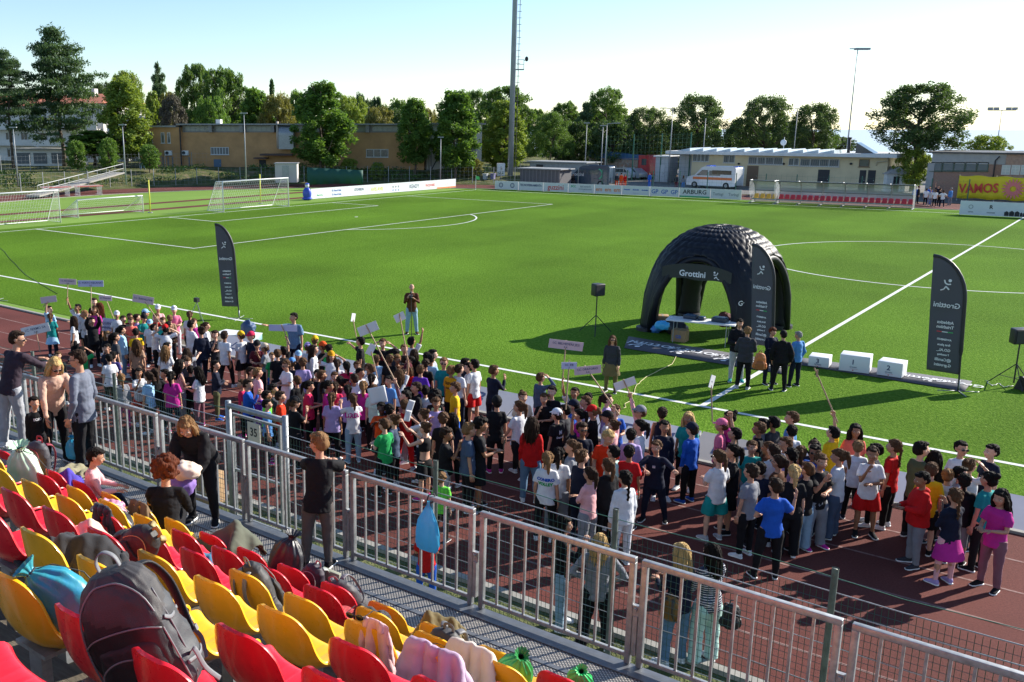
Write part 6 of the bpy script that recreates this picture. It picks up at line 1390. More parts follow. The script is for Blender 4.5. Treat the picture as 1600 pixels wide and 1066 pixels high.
# ---- seats
def seatmesh():
    pr=[(.0,.855),(.004,.848),(.010,.83),(.018,.80),(.028,.75),(.04,.69),(.052,.63),(.066,.57),(.088,.52),(.12,.485),(.165,.465),(.22,.458),(.28,.458),(.34,.462),(.39,.462),(.418,.452),(.43,.43),(.433,.395)]
    hw=[.045,.085,.122,.160,.19,.208,.218,.226,.232,.236,.238,.238,.238,.237,.234,.228,.22,.212]
    # smooth subdivision of the profile
    P=[];H=[]
    for i in range(len(pr)-1):
        for k in range(3):
            t=k/3; P.append((pr[i][0]*(1-t)+pr[i+1][0]*t,pr[i][1]*(1-t)+pr[i+1][1]*t)); H.append(hw[i]*(1-t)+hw[i+1]*t)
    P.append(pr[-1]);H.append(hw[-1]); P=[P[0]]+[((P[i-1][0]+2*P[i][0]+P[i+1][0])/4,(P[i-1][1]+2*P[i][1]+P[i+1][1])/4) for i in range(1,len(P)-1)]+[P[-1]]
    nu=41; N=len(P); mb=MB()
    for i,(y,z) in enumerate(P):
        a=P[max(0,i-1)];b_=P[min(N-1,i+1)]; t=V((0,b_[0]-a[0],b_[1]-a[1])).normalized(); nn=V((0,-t.z,t.y)); nn=V((0,1,0)).lerp(nn,min(1,max(0,(i/(N-1)-.35)/.25))).normalized()
        s_=i/(N-1); back=max(0,1-s_/.5); 
        for j in range(nu):
            u=-1+2*j/(nu-1); curl=(.022*abs(u)**3.5+.022*u*u)*min(1,s_*4)*(1+.9*math.exp(-((s_-.52)/.12)**2))*(1 if s_<.86 else max(0,1-(s_-.86)/.2))
            mid=.5<s_<.86
            gr=0
            if mid:
                for c in (-.66,-.33,0,.33,.66): gr-=.005*math.exp(-((u-c)/.035)**2)*min(1,(s_-.5)*12,(.86-s_)*12)
            mb.V.append(V((u*H[i],y,z))+nn*(curl+gr))
    for i in range(N-1):
        for j in range(nu-1): mb.F.append((i*nu+j,i*nu+j+1,(i+1)*nu+j+1,(i+1)*nu+j))
    mb.M=[0]*len(mb.F); me=mb.mesh('shell',[mat('seat_red',(.74,.014,.030),.28,coat=.3,var=.08,vscale=5)],True)
    o=bpy.data.objects.new('x',me); r=evalmesh(me,[('SOLIDIFY',dict(thickness=.016,offset=-1)),('BEVEL',dict(width=.006,segments=2,limit_method='ANGLE',angle_limit=R(50)))])
    bpy.data.objects.remove(o); r.polygons.foreach_set('use_smooth',[True]*len(r.polygons)); return r
SM=seatmesh(); 
m=MB(); m.box((-.05,.12,-.01),(.05,.17,.43)); m.box((-.12,.10,.425),(.12,.32,.445)); SL=m.mesh('bracket',[galv_m])
red_m=MC['seat_red']; yel_m=mat('seat_yellow',(.90,.46,.012),.28,coat=.3,var=.08,vscale=5)
for q_ in (red_m,yel_m):
    t,n,l=nodes(q_); b=n['Principled BSDF']; nz=n.new('ShaderNodeTexNoise'); nz.inputs['Scale'].default_value=14; nz.inputs['Detail'].default_value=8; nz.inputs['Roughness'].default_value=.8; oi=n.new('ShaderNodeObjectInfo'); va=n.new('ShaderNodeVectorMath'); va.operation='ADD'; tc=n.new('ShaderNodeTexCoord'); l.new(tc.outputs['Object'],va.inputs[0]); l.new(oi.outputs['Location'],va.inputs[1]); l.new(va.outputs[0],nz.inputs[0]); mr=n.new('ShaderNodeMapRange'); mr.inputs[1].default_value=.35; mr.inputs[2].default_value=.7; mr.inputs[3].default_value=.22; mr.inputs[4].default_value=.55; l.new(nz.outputs[0],mr.inputs[0]); l.new(mr.outputs[0],b.inputs['Roughness'])
ROWS=[(-16.55,2.0,-1.38),(-17.235,2.40,-.36),(-18.02,2.85,.79),(-18.79,3.29,1.93),(-19.54,3.70,3.58),(-20.18,3.99,4.49),(-20.93,4.40,5.35)]
SEQ=[('rryyyrrrryyyrry',0),('rryyyrrrryyyr',-1),('yyyrrryyyyr',-1),('rrrryyyrrr',-1),('ryyyrrr',-1),('yrrrr',0),('rrr',0)]
rown=['in the row beside the walkway','in the second row from the walkway','in the third row from the walkway','in the fourth row from the walkway','in the fifth row from the walkway','in the sixth row from the walkway','in the nearest row']
SEATP={}
def proj(P):
    d=V(P)-CAM; z=d.dot(FW); return CX0+FPX*d.dot(RT)/z, CY0-FPX*d.dot(UP)/z, z
for r,(Y,Z,x0) in enumerate(ROWS):
    seq,s0=SEQ[r]; cnt={'r':0,'y':0}; lst=[]
    for k in range(-14,18):
        x=x0+(.52 if r==5 else .55)*k; px,py,zz=proj((x,Y,Z+.8))
        SEATP[r,k]=V((x,Y,Z))
        if zz<.8 or px<(-90 if r<6 else -300) or py>(1190 if r<6 else 1120) or px>1250: continue
        i=k-s0; c=seq[i] if 0<=i<len(seq) else ('r' if (k*7+r*3)%5<3 else 'y')
        lst.append((x,c))
    for x,c in lst:
        cnt[c]+=1; col={'r':'red','y':'yellow'}[c]
        tot=sum(1 for q in lst if q[1]==c); w_='%s %s seat from the left %s'%(num(cnt[c]-1),col,rown[r]) if tot>1 else 'only %s seat %s'%(col,rown[r])
        e=thing('stadium_seat',w_+', moulded plastic','seat',(x,Y,Z),0,'moulded plastic stadium seats')
        o=ob('shell',SM,e); setm(o,red_m if c=='r' else yel_m); ob('bracket',SL,e)
# treads of the terrace
step_m=ground_mat('terrace_boards',[(.3,(.10,.085,.065)),(.7,(.20,.17,.13))],5,bump=.01,bscale=40,stretch=(1,9,1))
for r in range(1,8):
    Y=ROWS[min(r,6)][0]-(.75 if r==7 else 0); Z=ROWS[r][1] if r<7 else 4.9; 
    m=MB(); m.box((-14,Y-.20,Z-.14),(14,Y+.52,Z-.002)); structure('terrace_step',m,step_m)
    m=MB(); m.box((-14,Y+.50,Z-.42),(14,Y+.518,Z-.141)); structure('terrace_riser',m,edge_m)
# ---- belongings on the seats
def wrinkle(me,amp,fr,seed=0,sharp=0.):
    ns=[v.normal.copy() for v in me.vertices]
    for v,nn in zip(me.vertices,ns):
        p=v.co*fr+V((seed*7.3,seed,0)); a=noise.noise(p)+.5*(1-2*abs(noise.noise(p*2.1)))-.2
        v.co=v.co+nn*(a*amp)
import numpy as np
PROF=[(.0,.85),(.02,.79),(.04,.70),(.055,.62),(.075,.54),(.12,.48),(.2,.455),(.3,.455),(.40,.455),(.43,.41)]
def colliders(c,rad=.72):
    A=[];B=[];Q=[]
    for (r,k),S in SEATP.items():
        if (S-c).length>rad: continue
        for n_,(y,z) in enumerate(PROF):
            w_=.13 if n_==0 else .19 if n_<3 else .21
            A.append((S.x-w_,S.y+y,S.z+z)); B.append((S.x+w_,S.y+y,S.z+z)); Q.append(.036)
    return np.array(A,np.float32),np.array(B,np.float32),np.array(Q,np.float32)
def garment(shape,nx,ny):
    u,v=np.meshgrid(np.linspace(-1,1,nx),np.linspace(0,1,ny),indexing='ij')
    if shape=='sheet': return np.ones((nx,ny),bool)
    body=(abs(u)<.52)&(v>.02); sl=(abs(u)>=.50)&(v>.10+.42*(abs(u)-.5))&(v<.38+.42*(abs(u)-.5)); neck=(abs(u)<.14)&(v<.08)
    return (body|sl)&~neck
def simcloth(c,W,Hh,label,col,cat,name,seed=1,shape='jacket',rz=0.,tilt=0.,crump=.75,steps=130,thick=.014,quilt=0,rough=.85,col2=None,lift=.05,pin=None,mound=None):
    "garment dropped over the seats by a small cloth solver"
    c=Vector(c); N=46 if max(W,Hh)>.5 else 34; nx=N; ny=max(12,int(N*Hh/W)); dx=W/(nx-1); dy=Hh/(ny-1); rs=np.random.RandomState(seed)
    u,v=np.meshgrid((np.arange(nx)-(nx-1)/2)*dx,(np.arange(ny)-(ny-1)/2)*dy,indexing='ij')
    P=np.stack([u*crump,v*crump,np.zeros_like(u)],-1); 
    ph=rs.uniform(0,6,6); P[...,2]+= .035*(1-crump)*4*(np.sin(u*19+ph[0]+4*v)+np.sin(v*17+ph[1]+5*u)+.6*np.sin((u+v)*33+ph[2]))*.5
    cz,szn=math.cos(rz),math.sin(rz); ct,st=math.cos(tilt),math.sin(tilt)
    y=P[...,1]*ct-P[...,2]*st; z=P[...,1]*st+P[...,2]*ct; x=P[...,0]; P=np.stack([x*cz-y*szn+c.x,x*szn+y*cz+c.y,z+c.z+lift],-1)
    A,B,Q=colliders(c); NS=[S for S in SEATP.values() if (S-c).length<1.2]; pj=None
    if pin is not None:
        pj=int(round((ny-1)*pin)); ps=abs(np.linspace(-1,1,nx))<.42; tgt=P[:,pj].copy(); tgt[:,1]=c.y; tgt[:,2]=c.z; tgt=tgt[ps]
    P=P.astype(np.float32); O=P.copy(); mask=garment(shape,nx,ny)
    def con(P,di,dj,L,k):
        a0=slice(0,nx-di); b0=slice(di,nx)
        if dj>=0: a1=slice(0,ny-dj); b1=slice(dj,ny)
        else: a1=slice(-dj,ny); b1=slice(0,ny+dj)
        d=P[b0,b1]-P[a0,a1]; l=np.sqrt((d*d).sum(-1,keepdims=True))+1e-9; q=d*(.5*k*(l-L)/l); D=np.zeros_like(P); Wt=np.zeros(P.shape[:2]+(1,)); D[a0,a1]+=q; D[b0,b1]-=q; return D
    dg=math.hypot(dx,dy)
    for s_ in range(steps):
        Vv=(P-O)*.95; sp_=np.sqrt((Vv*Vv).sum(-1,keepdims=True)); Vv=Vv*np.minimum(1,.012/(sp_+1e-9)); O=P.copy(); P=P+Vv; P[...,2]-=.0006
        for it in range(6):
            P=P+.42*(con(P,1,0,dx,1)+con(P,0,1,dy,1))
            P=P+.22*(con(P,1,1,dg,1)+con(P,1,-1,dg,1))
            if it%3==0: P=P+.08*(con(P,2,0,2*dx,1)+con(P,0,2,2*dy,1))
            if it not in (2,5): continue
            F=P.reshape(-1,3); Of=O.reshape(-1,3)
            if len(A):
                d=B-A; w_=Of[:,None,:]-A[None]; t=np.clip((w_*d[None]).sum(-1)/(d*d).sum(-1)[None],0,1); cl0=A[None]+t[...,None]*d[None]; nr=Of[:,None,:]-cl0; nl=np.sqrt((nr*nr).sum(-1))+1e-9
                k=nl.argmin(1); ii=np.arange(len(F)); n_=nr[ii,k]/nl[ii,k][:,None]; dist=((F-cl0[ii,k])*n_).sum(-1); near_=np.sqrt(((F-cl0[ii,k])**2).sum(-1))<.075; pen=Q[k]-dist; hit=(pen>0)&(near_|(nl[ii,k]<.06))
                F[hit]+=n_[hit]*np.minimum(pen[hit],.03)[:,None]
                if it==5: Of[hit]=Of[hit]*.3+F[hit]*.7
            fl=np.full(len(F),DZ+.02)
            for S in NS: fl=np.where((abs(F[:,0]-S.x)<.25)&(F[:,1]-S.y>.07)&(F[:,1]-S.y<.44),np.maximum(fl,S.z+.495),fl)
            if mound: 
                ex=(F[:,0]-c.x)/mound[0]; ey=(F[:,1]-c.y)/mound[1]; rr2=ex*ex+ey*ey; fl=np.where(rr2<1,np.maximum(fl,c.z-.10+mound[2]*np.sqrt(np.maximum(0,1-rr2))*(1+.28*np.sin(ex*4.3+seed)*np.cos(ey*3.7+seed*2)+.12*np.sin(ex*9+ey*8))),fl)
            for (Y,Z,_x) in ROWS: fl=np.where(F[:,1]<Y+.5,np.maximum(fl,Z+.02),fl)
            low=F[:,2]<fl; F[low,2]=fl[low]
            P=F.reshape(nx,ny,3); O=Of.reshape(nx,ny,3)
            if pj is not None: P[ps,pj]=tgt; O[ps,pj]=tgt
    mb=MB(); idx={}
    for i in range(nx):
        for j in range(ny):
            if mask[i,j]: idx[i,j]=len(mb.V); mb.V.append(Vector(P[i,j])-c)
    for i in range(nx-1):
        for j in range(ny-1):
            q=[(i,j),(i+1,j),(i+1,j+1),(i,j+1)]
            if all(a in idx for a in q): mb.F.append(tuple(idx[a] for a in q))
    mb.M=[0]*len(mb.F); me=mb.mesh(name,None,True)
    if quilt:
        inv={b:a for a,b in idx.items()}
        ns=[v_.normal.copy() for v_ in me.vertices]
        for v_,n_ in zip(me.vertices,ns):
            i,j=inv[v_.index]; s1=abs(math.sin(PI*j/(ny-1)*quilt)); v_.co=v_.co+n_*(.016*s1**.5*(1 if n_.z>-.2 else -1))
    r=evalmesh(me,[('SOLIDIFY',dict(thickness=thick,offset=0)),('SUBSURF',dict(levels=1))])
    nn2=[v_.normal.copy() for v_ in r.vertices]
    for v_,n_ in zip(r.vertices,nn2):
        q=v_.co*11+Vector((seed,0,0)); v_.co=v_.co+n_*(.006*(1-2*abs(noise.noise(q)))+.003*noise.noise(q*2.7))
    r.polygons.foreach_set('use_smooth',[True]*len(r.polygons))
    m=mat('garment_'+name+str(seed),col,rough,var=.10 if not col2 else .9,vscale=5 if not col2 else 3,bump=.0012,bscale=120,sheen=.1,col2=col2); r.materials.append(m)
    return ob(name,r,None,c,label=label,cat=cat)
def cloth_lump(loc,s,label,col,cat,name,seed=1,rz=0.,rough=.85,amp=.10,tilt=0.,quilt=False):
    return simcloth(Vector(loc)+Vector((0,0,.06)),s[0]*3.4,s[1]*3.6,label,col,cat,name,seed,'jacket' if s[0]>.3 else 'sheet',rz,tilt,.66,95,.012,0,rough,None,s[2]*1.2,mound=(s[0]*1.05,s[1]*1.05,s[2]*1.7))
def drape(r,k,label,col,name,W=.5,back=.28,front=.35,seed=1,quilt=0,rough=.85,cat='jacket',puff=.05,off=0.,col2=None):
    S=SEATP[r,k]; return simcloth(S+Vector((off,.015,.905)),W*1.75,(back+front)*1.5,label,col,cat,name,seed,'jacket',0.,0.,.68,110,.014 if puff<.06 else .028,quilt,rough,col2,.0,pin=back/(back+front))
def backpack(loc,rot,s,label,col,col2,seed=1,hi=False,name='backpack'):
    e=thing(name,label,'backpack',loc,0); e.rotation_euler=rot; e.scale=(s,s,s); X=(1,0,0)
    mb=MB(); mb.tube([(0,0,.0),(0,0,.03),(0,0,.2),(0,.0,.38),(0,.01,.48),(0,.02,.53)],[(.13,.07),(.17,.11),(.18,.12),(.17,.11),(.13,.08),(.06,.04)],24,ref=X); 
    pk_=MB(); pk_.tube([(0,-.09,.03),(0,-.12,.06),(0,-.125,.22),(0,-.11,.30)],[(.11,.04),(.14,.06),(.135,.055),(.10,.03)],20,ref=X)
    for q in(-1,1): mb.tube([(q*.17,0,.03),(q*.185,0,.1),(q*.18,0,.2)],[(.03,.07),(.04,.08),(.02,.06)],12,ref=X)
    me=remesh(mb,.008,3,'pack'); wrinkle(me,.007,7,seed); me.materials.append(mat('pack_'+str(seed),col,.6,var=.15,vscale=8,bump=.0015,bscale=160)); ob('pack_body',me,e); pm=remesh(pk_,.007,3,'pocket'); wrinkle(pm,.005,9,seed+1); pm.materials.append(mat('pack_pocket_'+str(seed),tuple(c*.55 for c in srgb(col)),.7,var=.15,vscale=8,bump=.0015,bscale=160)); ob('front_pocket',pm,e)
    b2=mat('pack_trim_'+str(seed),col2,.55,bump=.001,bscale=200)
    m=MB(); m.tube(smo([(-.04,.03,.50),(-.035,.03,.58),(0,.03,.60),(.035,.03,.58),(.04,.03,.50)]),[(.005,.014)]*21,8,ref=(0,1,0)); m.build('handle',b2,e,True)
    for q in(-1,1):
        m=MB(); m.tube(smo([(q*.06,.07,.49),(q*.09,.14,.46),(q*.10,.19,.32),(q*.11,.17,.17),(q*.14,.10,.05)],4),[(.032-.0011*i_,.012-.0005*i_) for i_ in range(17)],10,ref=X); m.build('strap',b2,e,True)
    m=MB()
    for k in range(25):
        t=k/24; a=PI*t; m.V.append(V((.135*math.cos(a),-.105-.0*t,.30+.17*math.sin(a))))
    pts=[v.copy() for v in m.V]; m=MB(); m.tube([V((p.x,-.118+.035*max(0,(p.z-.36))/.12,p.z)) for p in pts],.0045,6); m.tube([V((.11*math.cos(PI*k/16),-.175+.03*max(0,math.sin(PI*k/16)),.10+.15*math.sin(PI*k/16))) for k in range(17)],.004,6)
    m.build('zip',b2,e,True); return e
def stringbag(loc,rz,s,label,col,seed=1,col2=None,tilt=(0,0),cords=True):
    e=thing('drawstring_bag',label,'bag',loc,rz); e.rotation_euler=(tilt[0],tilt[1],rz); mb=MB(); n=72; prof=[(0,.02,.0),(.02,.13,.05),(.08,.17,.06),(.2,.18,.055),(.3,.15,.05),(.37,.09,.04),(.41,.035,.02),(.425,.028,.018),(.45,.05,.03),(.47,.07,.045)]
    P=[]
    for i in range(len(prof)-1):
        for k in range(4): t=k/4; P.append([prof[i][q]*(1-t)+prof[i+1][q]*t for q in range(3)])
    P.append(list(prof[-1]))
    for z,a,b_ in P:
        for k in range(n):
            th=2*PI*k/n; g=min(1,max(0,(z-.18)/.2)); f=1+.22*g*math.sin(th*11+seed)*(.4+.6*noise.noise(V((th,seed,0)))) ; f+=.09*noise.noise(V((math.cos(th)*1.5,math.sin(th)*1.5,z*9+seed)))
            mb.V.append(V((a*f*math.cos(th),b_*1.9*f*math.sin(th),z)))
    for i in range(len(P)-1):
        for k in range(n): mb.F.append((i*n+k,i*n+(k+1)%n,(i+1)*n+(k+1)%n,(i+1)*n+k))
    mb.F.append(tuple(range(n))[::-1]); mb.M=[0]*len(mb.F)
    o=mb.build('bag_body',mat('sbag_'+str(seed),col,.38,var=.95 if col2 else .1,vscale=2.6 if col2 else 5,col2=col2,bump=.003,bscale=20),e,True)
    m=MB(); 
    for q in(-1,1): m.tube([(q*.03,.0,.415),(q*.09,.06,.36),(q*.14,.12,.2),(q*.15,.08,.03)],.004,6)
    m.tube([(.036*math.cos(k*PI/6),.034*math.sin(k*PI/6),.416) for k in range(13)],.005,6); m.build('cord',black_m,e,True); e.scale=(s,s,s); return e
PAN=.47
def on(r,px,py,dz=0.): return at(px,py,ROWS[r][1]+PAN+dz)
C_=lambda h: srgb(h)
# big dark backpack in the foreground
def bigpack(loc,rot,sc_):
    e=thing('backpack','big charcoal hiking backpack lying across the nearest red seats','backpack',loc); e.rotation_euler=rot; e.scale=(sc_,)*3
    prof=[(0,.10,.05,0),(.012,.15,.09,0),(.06,.172,.115,0),(.2,.178,.12,0),(.34,.172,.115,.0),(.44,.155,.10,.01),(.50,.12,.075,.02),(.535,.07,.045,.025),(.54,.02,.015,.025)]
    P=[]
    for i in range(len(prof)-1):
        for q in range(7): t=q/7; t2=t; P.append([prof[i][a]*(1-t2)+prof[i+1][a]*t2 for a in range(4)])
    P.append(list(prof[-1])); n=96
    def sp(th,z,a,b_,cy,off=0.):
        ct,st=math.cos(th),math.sin(th); e_=.62; x=a*abs(ct)**e_*(1 if ct>0 else -1); y=b_*abs(st)**e_*(1 if st>0 else -1)
        sag=.018*noise.noise(V((ct*1.2,st*1.2+3,z*5)))+.010*(1-2*abs(noise.noise(V((ct*2.3+z*5,st*2.3,z*9+1)))))*(.5+.5*abs(ct))+.004*noise.noise(V((ct*7,st*7,z*26)))
        r_=V((x,y)); r_=r_*(1+(sag+off)/max(.03,r_.length)); return V((r_.x,r_.y+cy,z-.02*math.exp(-((z-.54)/.05)**2)*0))
    mb=MB()
    for z,a,b_,cy in P:
        for q in range(n): mb.V.append(sp(2*PI*q/n,z,a,b_,cy))
    fm=[]
    for i in range(len(P)-1):
        for q in range(n):
            mb.F.append((i*n+q,i*n+(q+1)%n,(i+1)*n+(q+1)%n,(i+1)*n+q)); z=P[i][0]; th=2*PI*(q+.5)/n; side=abs(math.cos(th))>.86
            fm.append(1 if z>.36+.05*math.sin(th*2) else (2 if side else 0))
    mb.F+= [tuple(range(n))[::-1],tuple((len(P)-1)*n+q for q in range(n))]; fm+=[0,1]; mb.M=fm
    m0=mat('pack_black',(.011,.011,.014),.62,bump=.0015,bscale=260); m1=mat('pack_taupe',(.034,.030,.032),.6,bump=.0015,bscale=260); m2=mat('pack_grey',(.045,.047,.055),.55,bump=.0015,bscale=260)
    mb.build('pack_body',[m0,m1,m2],e,True)
    def row(z):
        for i in range(len(P)-1):
            if P[i][0]<=z<=P[i+1][0]: t=(z-P[i][0])/(P[i+1][0]-P[i][0]+1e-9); return [P[i][a]*(1-t)+P[i+1][a]*t for a in range(4)]
        return P[-1]
    def path(pts,off=.004): 
        out=[]
        for th,z in pts: q=row(z); out.append(sp(th,z,q[1],q[2],q[3],off))
        return out
    m=MB(); fr=-PI/2
    m.tube(smo(path([(fr-1.1,.06),(fr-1.05,.25),(fr-.9,.42),(fr-.4,.50),(fr,.512),(fr+.4,.50),(fr+.9,.42),(fr+1.05,.25),(fr+1.1,.06)]),4),.0042,6)
    m.tube(smo(path([(fr-.95,.30),(fr-.4,.335),(fr,.345),(fr+.4,.335),(fr+.95,.30)]),4),.0036,6); m.tube(smo(path([(fr+1.5,.05),(fr+1.45,.28),(fr+1.35,.44)]),4),.0036,6); m.build('zip',mat('zip_grey',(.16,.16,.17),.45),e,True)
    pk=MB(); zz=[(.03,.118,.03),(.05,.135,.05),(.12,.142,.058),(.22,.135,.05),(.27,.12,.03),(.285,.08,.01)]
    pk.tube([(0,-.10,z) for z,_,_ in zz],[(a,b_) for _,a,b_ in zz],28,ref=(1,0,0)); pm=remesh(pk,.007,3,'pocket'); wrinkle(pm,.008,8,5); pm.materials.append(m0); ob('front_pocket',pm,e)
    m=MB(); m.tube(smo([(.115*math.cos(a),-.155-.01*math.sin(a),.17+.08*math.sin(a)) for a in [PI*q/8 for q in range(9)]],3),.0035,6); m.build('pocket_zip',mat('zip_grey',(.16,.16,.17),.45),e,True)
    X=(1,0,0); wb=mat('webbing_grey',(.17,.175,.19),.6,bump=.001,bscale=300)
    m=MB(); m.tube(smo([(-.045,.04,.515),(-.042,.04,.575),(-.015,.04,.605),(.015,.04,.605),(.042,.04,.575),(.045,.04,.515)]),[(.003,.013)]*26,6,ref=(0,0,1)); m.build('handle',wb,e,True)
    for q in(-1,1):
        m=MB(); pts=smo([(q*.05,.10,.49),(q*.085,.155,.47),(q*.10,.205,.36),(q*.105,.20,.24),(q*.12,.16,.13)],5); m.tube(pts,[(.036-.0006*i_,.010) for i_ in range(len(pts))],12,ref=X); sp_=m.build('strap',mat('pack_black',(.011,.011,.014),.62),e,True)
        m=MB(); pts=smo([(q*.12,.165,.15),(q*.145,.16,.09),(q*.16,.10,.03)],5); m.tube(pts,[(.011,.002)]*len(pts),6,ref=X); m.box((q*.125-.02,.155,.125),(q*.125+.02,.175,.15)); m.build('webbing',wb,sp_,False)
    for th in (0.15,PI-.15):
        m=MB(); m.tube(smo(path([(th-.5,.33),(th-.2,.30),(th+.15,.30)],.006),4),[(.009,.002)]*9,6,ref=(0,0,1)); m.build('compression_strap',wb,e,True); m=MB(); m.tube(smo(path([(th-.5,.12),(th-.1,.10),(th+.2,.11)],.006),4),[(.009,.002)]*9,6,ref=(0,0,1)); m.build('compression_strap',wb,e,True)
    m=MB(); m.tube(smo([(.17,-.02,.12),(.22,-.05,.16),(.215,-.03,.06),(.23,.0,-.02)],5),[(.011,.002)]*16,6,ref=(0,1,0)); m.build('hanging_strap',wb,e,True)
bigpack((5.29,-19.95,4.49),(.06,-.38,.55),1.02)
stringbag(SEATP[5,0]+V((.24,.24,.60)),.5,.78,'shiny light blue and green drawstring bag on the nearest yellow seat',(.015,.25,.55),21,(.06,.30,.15),(.20,-.70))
stringbag(SEATP[1,-1]+V((.05,.12,.50)),.2,1.25,'white, yellow and mint drawstring bag at the left edge',(.62,.66,.60),22,(.25,.55,.30),(.2,0.1))
cloth_lump(on(4,128,880),(.26,.20,.12),'black sweatshirt heaped between the yellow and red seats in front of the big backpack',(.014,.014,.018),'clothes','sweatshirt',31,.3)
backpack(on(3,196,868,-.02),(.2,.9,.3),.75,'black bag with gold lettering squeezed behind the big backpack',(.02,.02,.022),(.30,.22,.08),12)
drape(2,2,'black quilted puffer jacket over the red seat behind the black bag',(.022,.022,.03),'puffer_jacket',.46,.10,.40,32,9,.5,puff=.07)
backpack(on(1,205,822,-.02),(1.2,.2,-.5),.85,'black gym bag with grey swoosh and pink charms among the red seats',(.02,.02,.024),(.30,.31,.33),13)
cloth_lump(on(1,172,800),(.15,.12,.09),'pink satin cloth beside the black gym bag',(.62,.25,.38),'cloth','satin_cloth',33,.3,.4)
cloth_lump(on(3,140,850),(.18,.12,.10),'beige and pink cloth wedged between red seats',(.58,.42,.33),'cloth','scarf',34,.6)
drape(0,3,'tan brown jacket over the yellow seat behind the curly haired woman',(.17,.105,.05),'brown_jacket',.62,.34,.3,35,0,.8,puff=.04)
cloth_lump(SEATP[0,5]+V((0.05,.28,.48)),(.36,.28,.20),'large olive jacket spread over the seat beside the walkway',(.085,.095,.065),'jacket','olive_jacket',36,.25)
stringbag(SEATP[0,6]+V((.10,.34,.44)),.1,1.05,'black drawstring bag on the red seat beside the walkway',(.016,.016,.022),23,None,(-.2,.2))
backpack(SEATP[0,7]+V((.02,.22,.47)),(.1,.4,.1),.72,'black and violet school bag with a grey book',(.03,.02,.035),(.3,.32,.3),14)
m=MB(); m.box((-.09,-.02,0),(.09,.02,.24)); o=bev(m.build('book',mat('book_grey',(.28,.29,.22),.7),None,label='grey green book standing beside the violet school bag',cat='book'),.006); o.location=SEATP[0,7]+V((.16,.36,.50)); o.rotation_euler=(.1,.2,.3)
backpack(SEATP[0,8]+V((-.05,.34,.42)),(.5,-.3,.4),.85,'grey black rucksack on the edge of the walkway',(.045,.045,.055),(.16,.16,.18),15)
m=MB(); m.tube([(0,0,0),(0,0,.16),(0,0,.19)],[.033,.033,.018],14); o=m.build('drinking_bottle',mat('bottle_pink',(.55,.03,.25),.3),None,True,label='pink drinking bottle beside the grey rucksack',cat='bottle'); o.location=SEATP[0,8]+V((-.14,.16,.49))
backpack(SEATP[2,5]+V((.04,.20,.47)),(-.25,.1,2.9),.78,'grey rucksack sitting in the yellow seat with its straps up',(.035,.035,.038),(.20,.20,.21),16)
cloth_lump(SEATP[1,4]+V((.04,.2,.47)),(.13,.10,.07),'small blue cloth on a red seat',(.02,.16,.28),'cloth','towel',37,.2)
cloth_lump(SEATP[1,7]+V((.0,.2,.49)),(.15,.12,.07),'red and white cloth lying in a yellow seat',(.50,.05,.05),'cloth','t_shirt_heap',38,.1)
cloth_lump(SEATP[1,8]+V((-.20,.22,.50)),(.16,.14,.13),'black cloth between yellow seat and red seat',(.02,.02,.026),'clothes','black_cloth',39,.4)
o=drape(2,7,'pale pink hooded jacket with sunglasses hung over a yellow seat',(.70,.44,.46),'pink_hoodie',.46,.05,.46,40,0,.85,puff=.05,off=.10)
S=SEATP[2,7]; e=thing('sunglasses','black sunglasses hooked on the pale pink jacket','sunglasses',S+V((-.03,-.03,.90)),.2); m=MB()
for q in(-1,1): m.ell((q*.035,0,0),(.028,.006,.02),None,14,8)
m.tube([(-.01,0,.006),(.01,0,.006)],.004,6); m.build('lens',mat('dark_lens',(.01,.01,.012),.12),e,True); m=MB()
for q in(-1,1): m.tube([(q*.062,0,.008),(q*.066,.12,.0)],.003,6)
m.build('temple',black_m,e)
backpack(SEATP[1,9]+V((-.02,.18,.45)),(.3,.2,.2),.85,'black mesh bag behind the pale pink jacket',(.04,.04,.045),(.12,.12,.13),17)
cloth_lump(SEATP[0,9]+V((.35,.32,.49)),(.22,.17,.14),'khaki trousers folded on a seat beside the walkway',(.12,.09,.03),'clothes','khaki_trousers',41,.2)
drape(2,8,'lilac quilted jacket hung over a seat at the bottom of the view',(.50,.38,.52),'quilted_jacket',.78,.50,.3,42,9,.45,puff=.05)
drape(1,10,'cream hooded sweatshirt piled over a seat next to the lilac jacket',(.70,.62,.55),'cream_hoodie',.72,.50,.5,43,0,.9,puff=.09,off=-.22)
stringbag(at(797,1066,2.90),.4,.72,'neon green, black and white drawstring bag',(.03,.45,.09),24,(.012,.012,.016),(.35,.3))
stringbag(at(905,1074,2.48),.2,.6,'bright green bag at the bottom edge by the walkway',(.02,.50,.12),25,None,(.5,.2))
cloth_lump(SEATP[0,0]+V((-.1,.25,.48)),(.25,.18,.16),'purple and blue patterned cloth bag beside the walkway',(.05,.03,.35),'bag','cloth_bag',44,.2)
backpack(SEATP[0,-1]+V((-.2,.25,.47)),(.1,.2,.3),1.0,'dark grey and maroon rucksack at the left edge',(.05,.05,.06),(.25,.02,.04),18)
cloth_lump(SEATP[0,0]+V((-.45,.55,.42)),(.18,.3,.14),'olive beige jacket sleeve hanging by the walkway',(.22,.20,.12),'jacket','beige_jacket',45,.1)
cloth_lump(SEATP[0,-2]+V((.1,.25,.47)),(.3,.22,.2),'grey and red sweatshirt heap at the left edge',(.25,.25,.27),'clothes','grey_heap',46,.1)
backpack(SEATP[6,0]+V((.05,.35,.35)),(1.3,.0,.8),.8,'black padded bag with a red strap at the bottom edge',(.02,.02,.022),(.55,.02,.04),19)
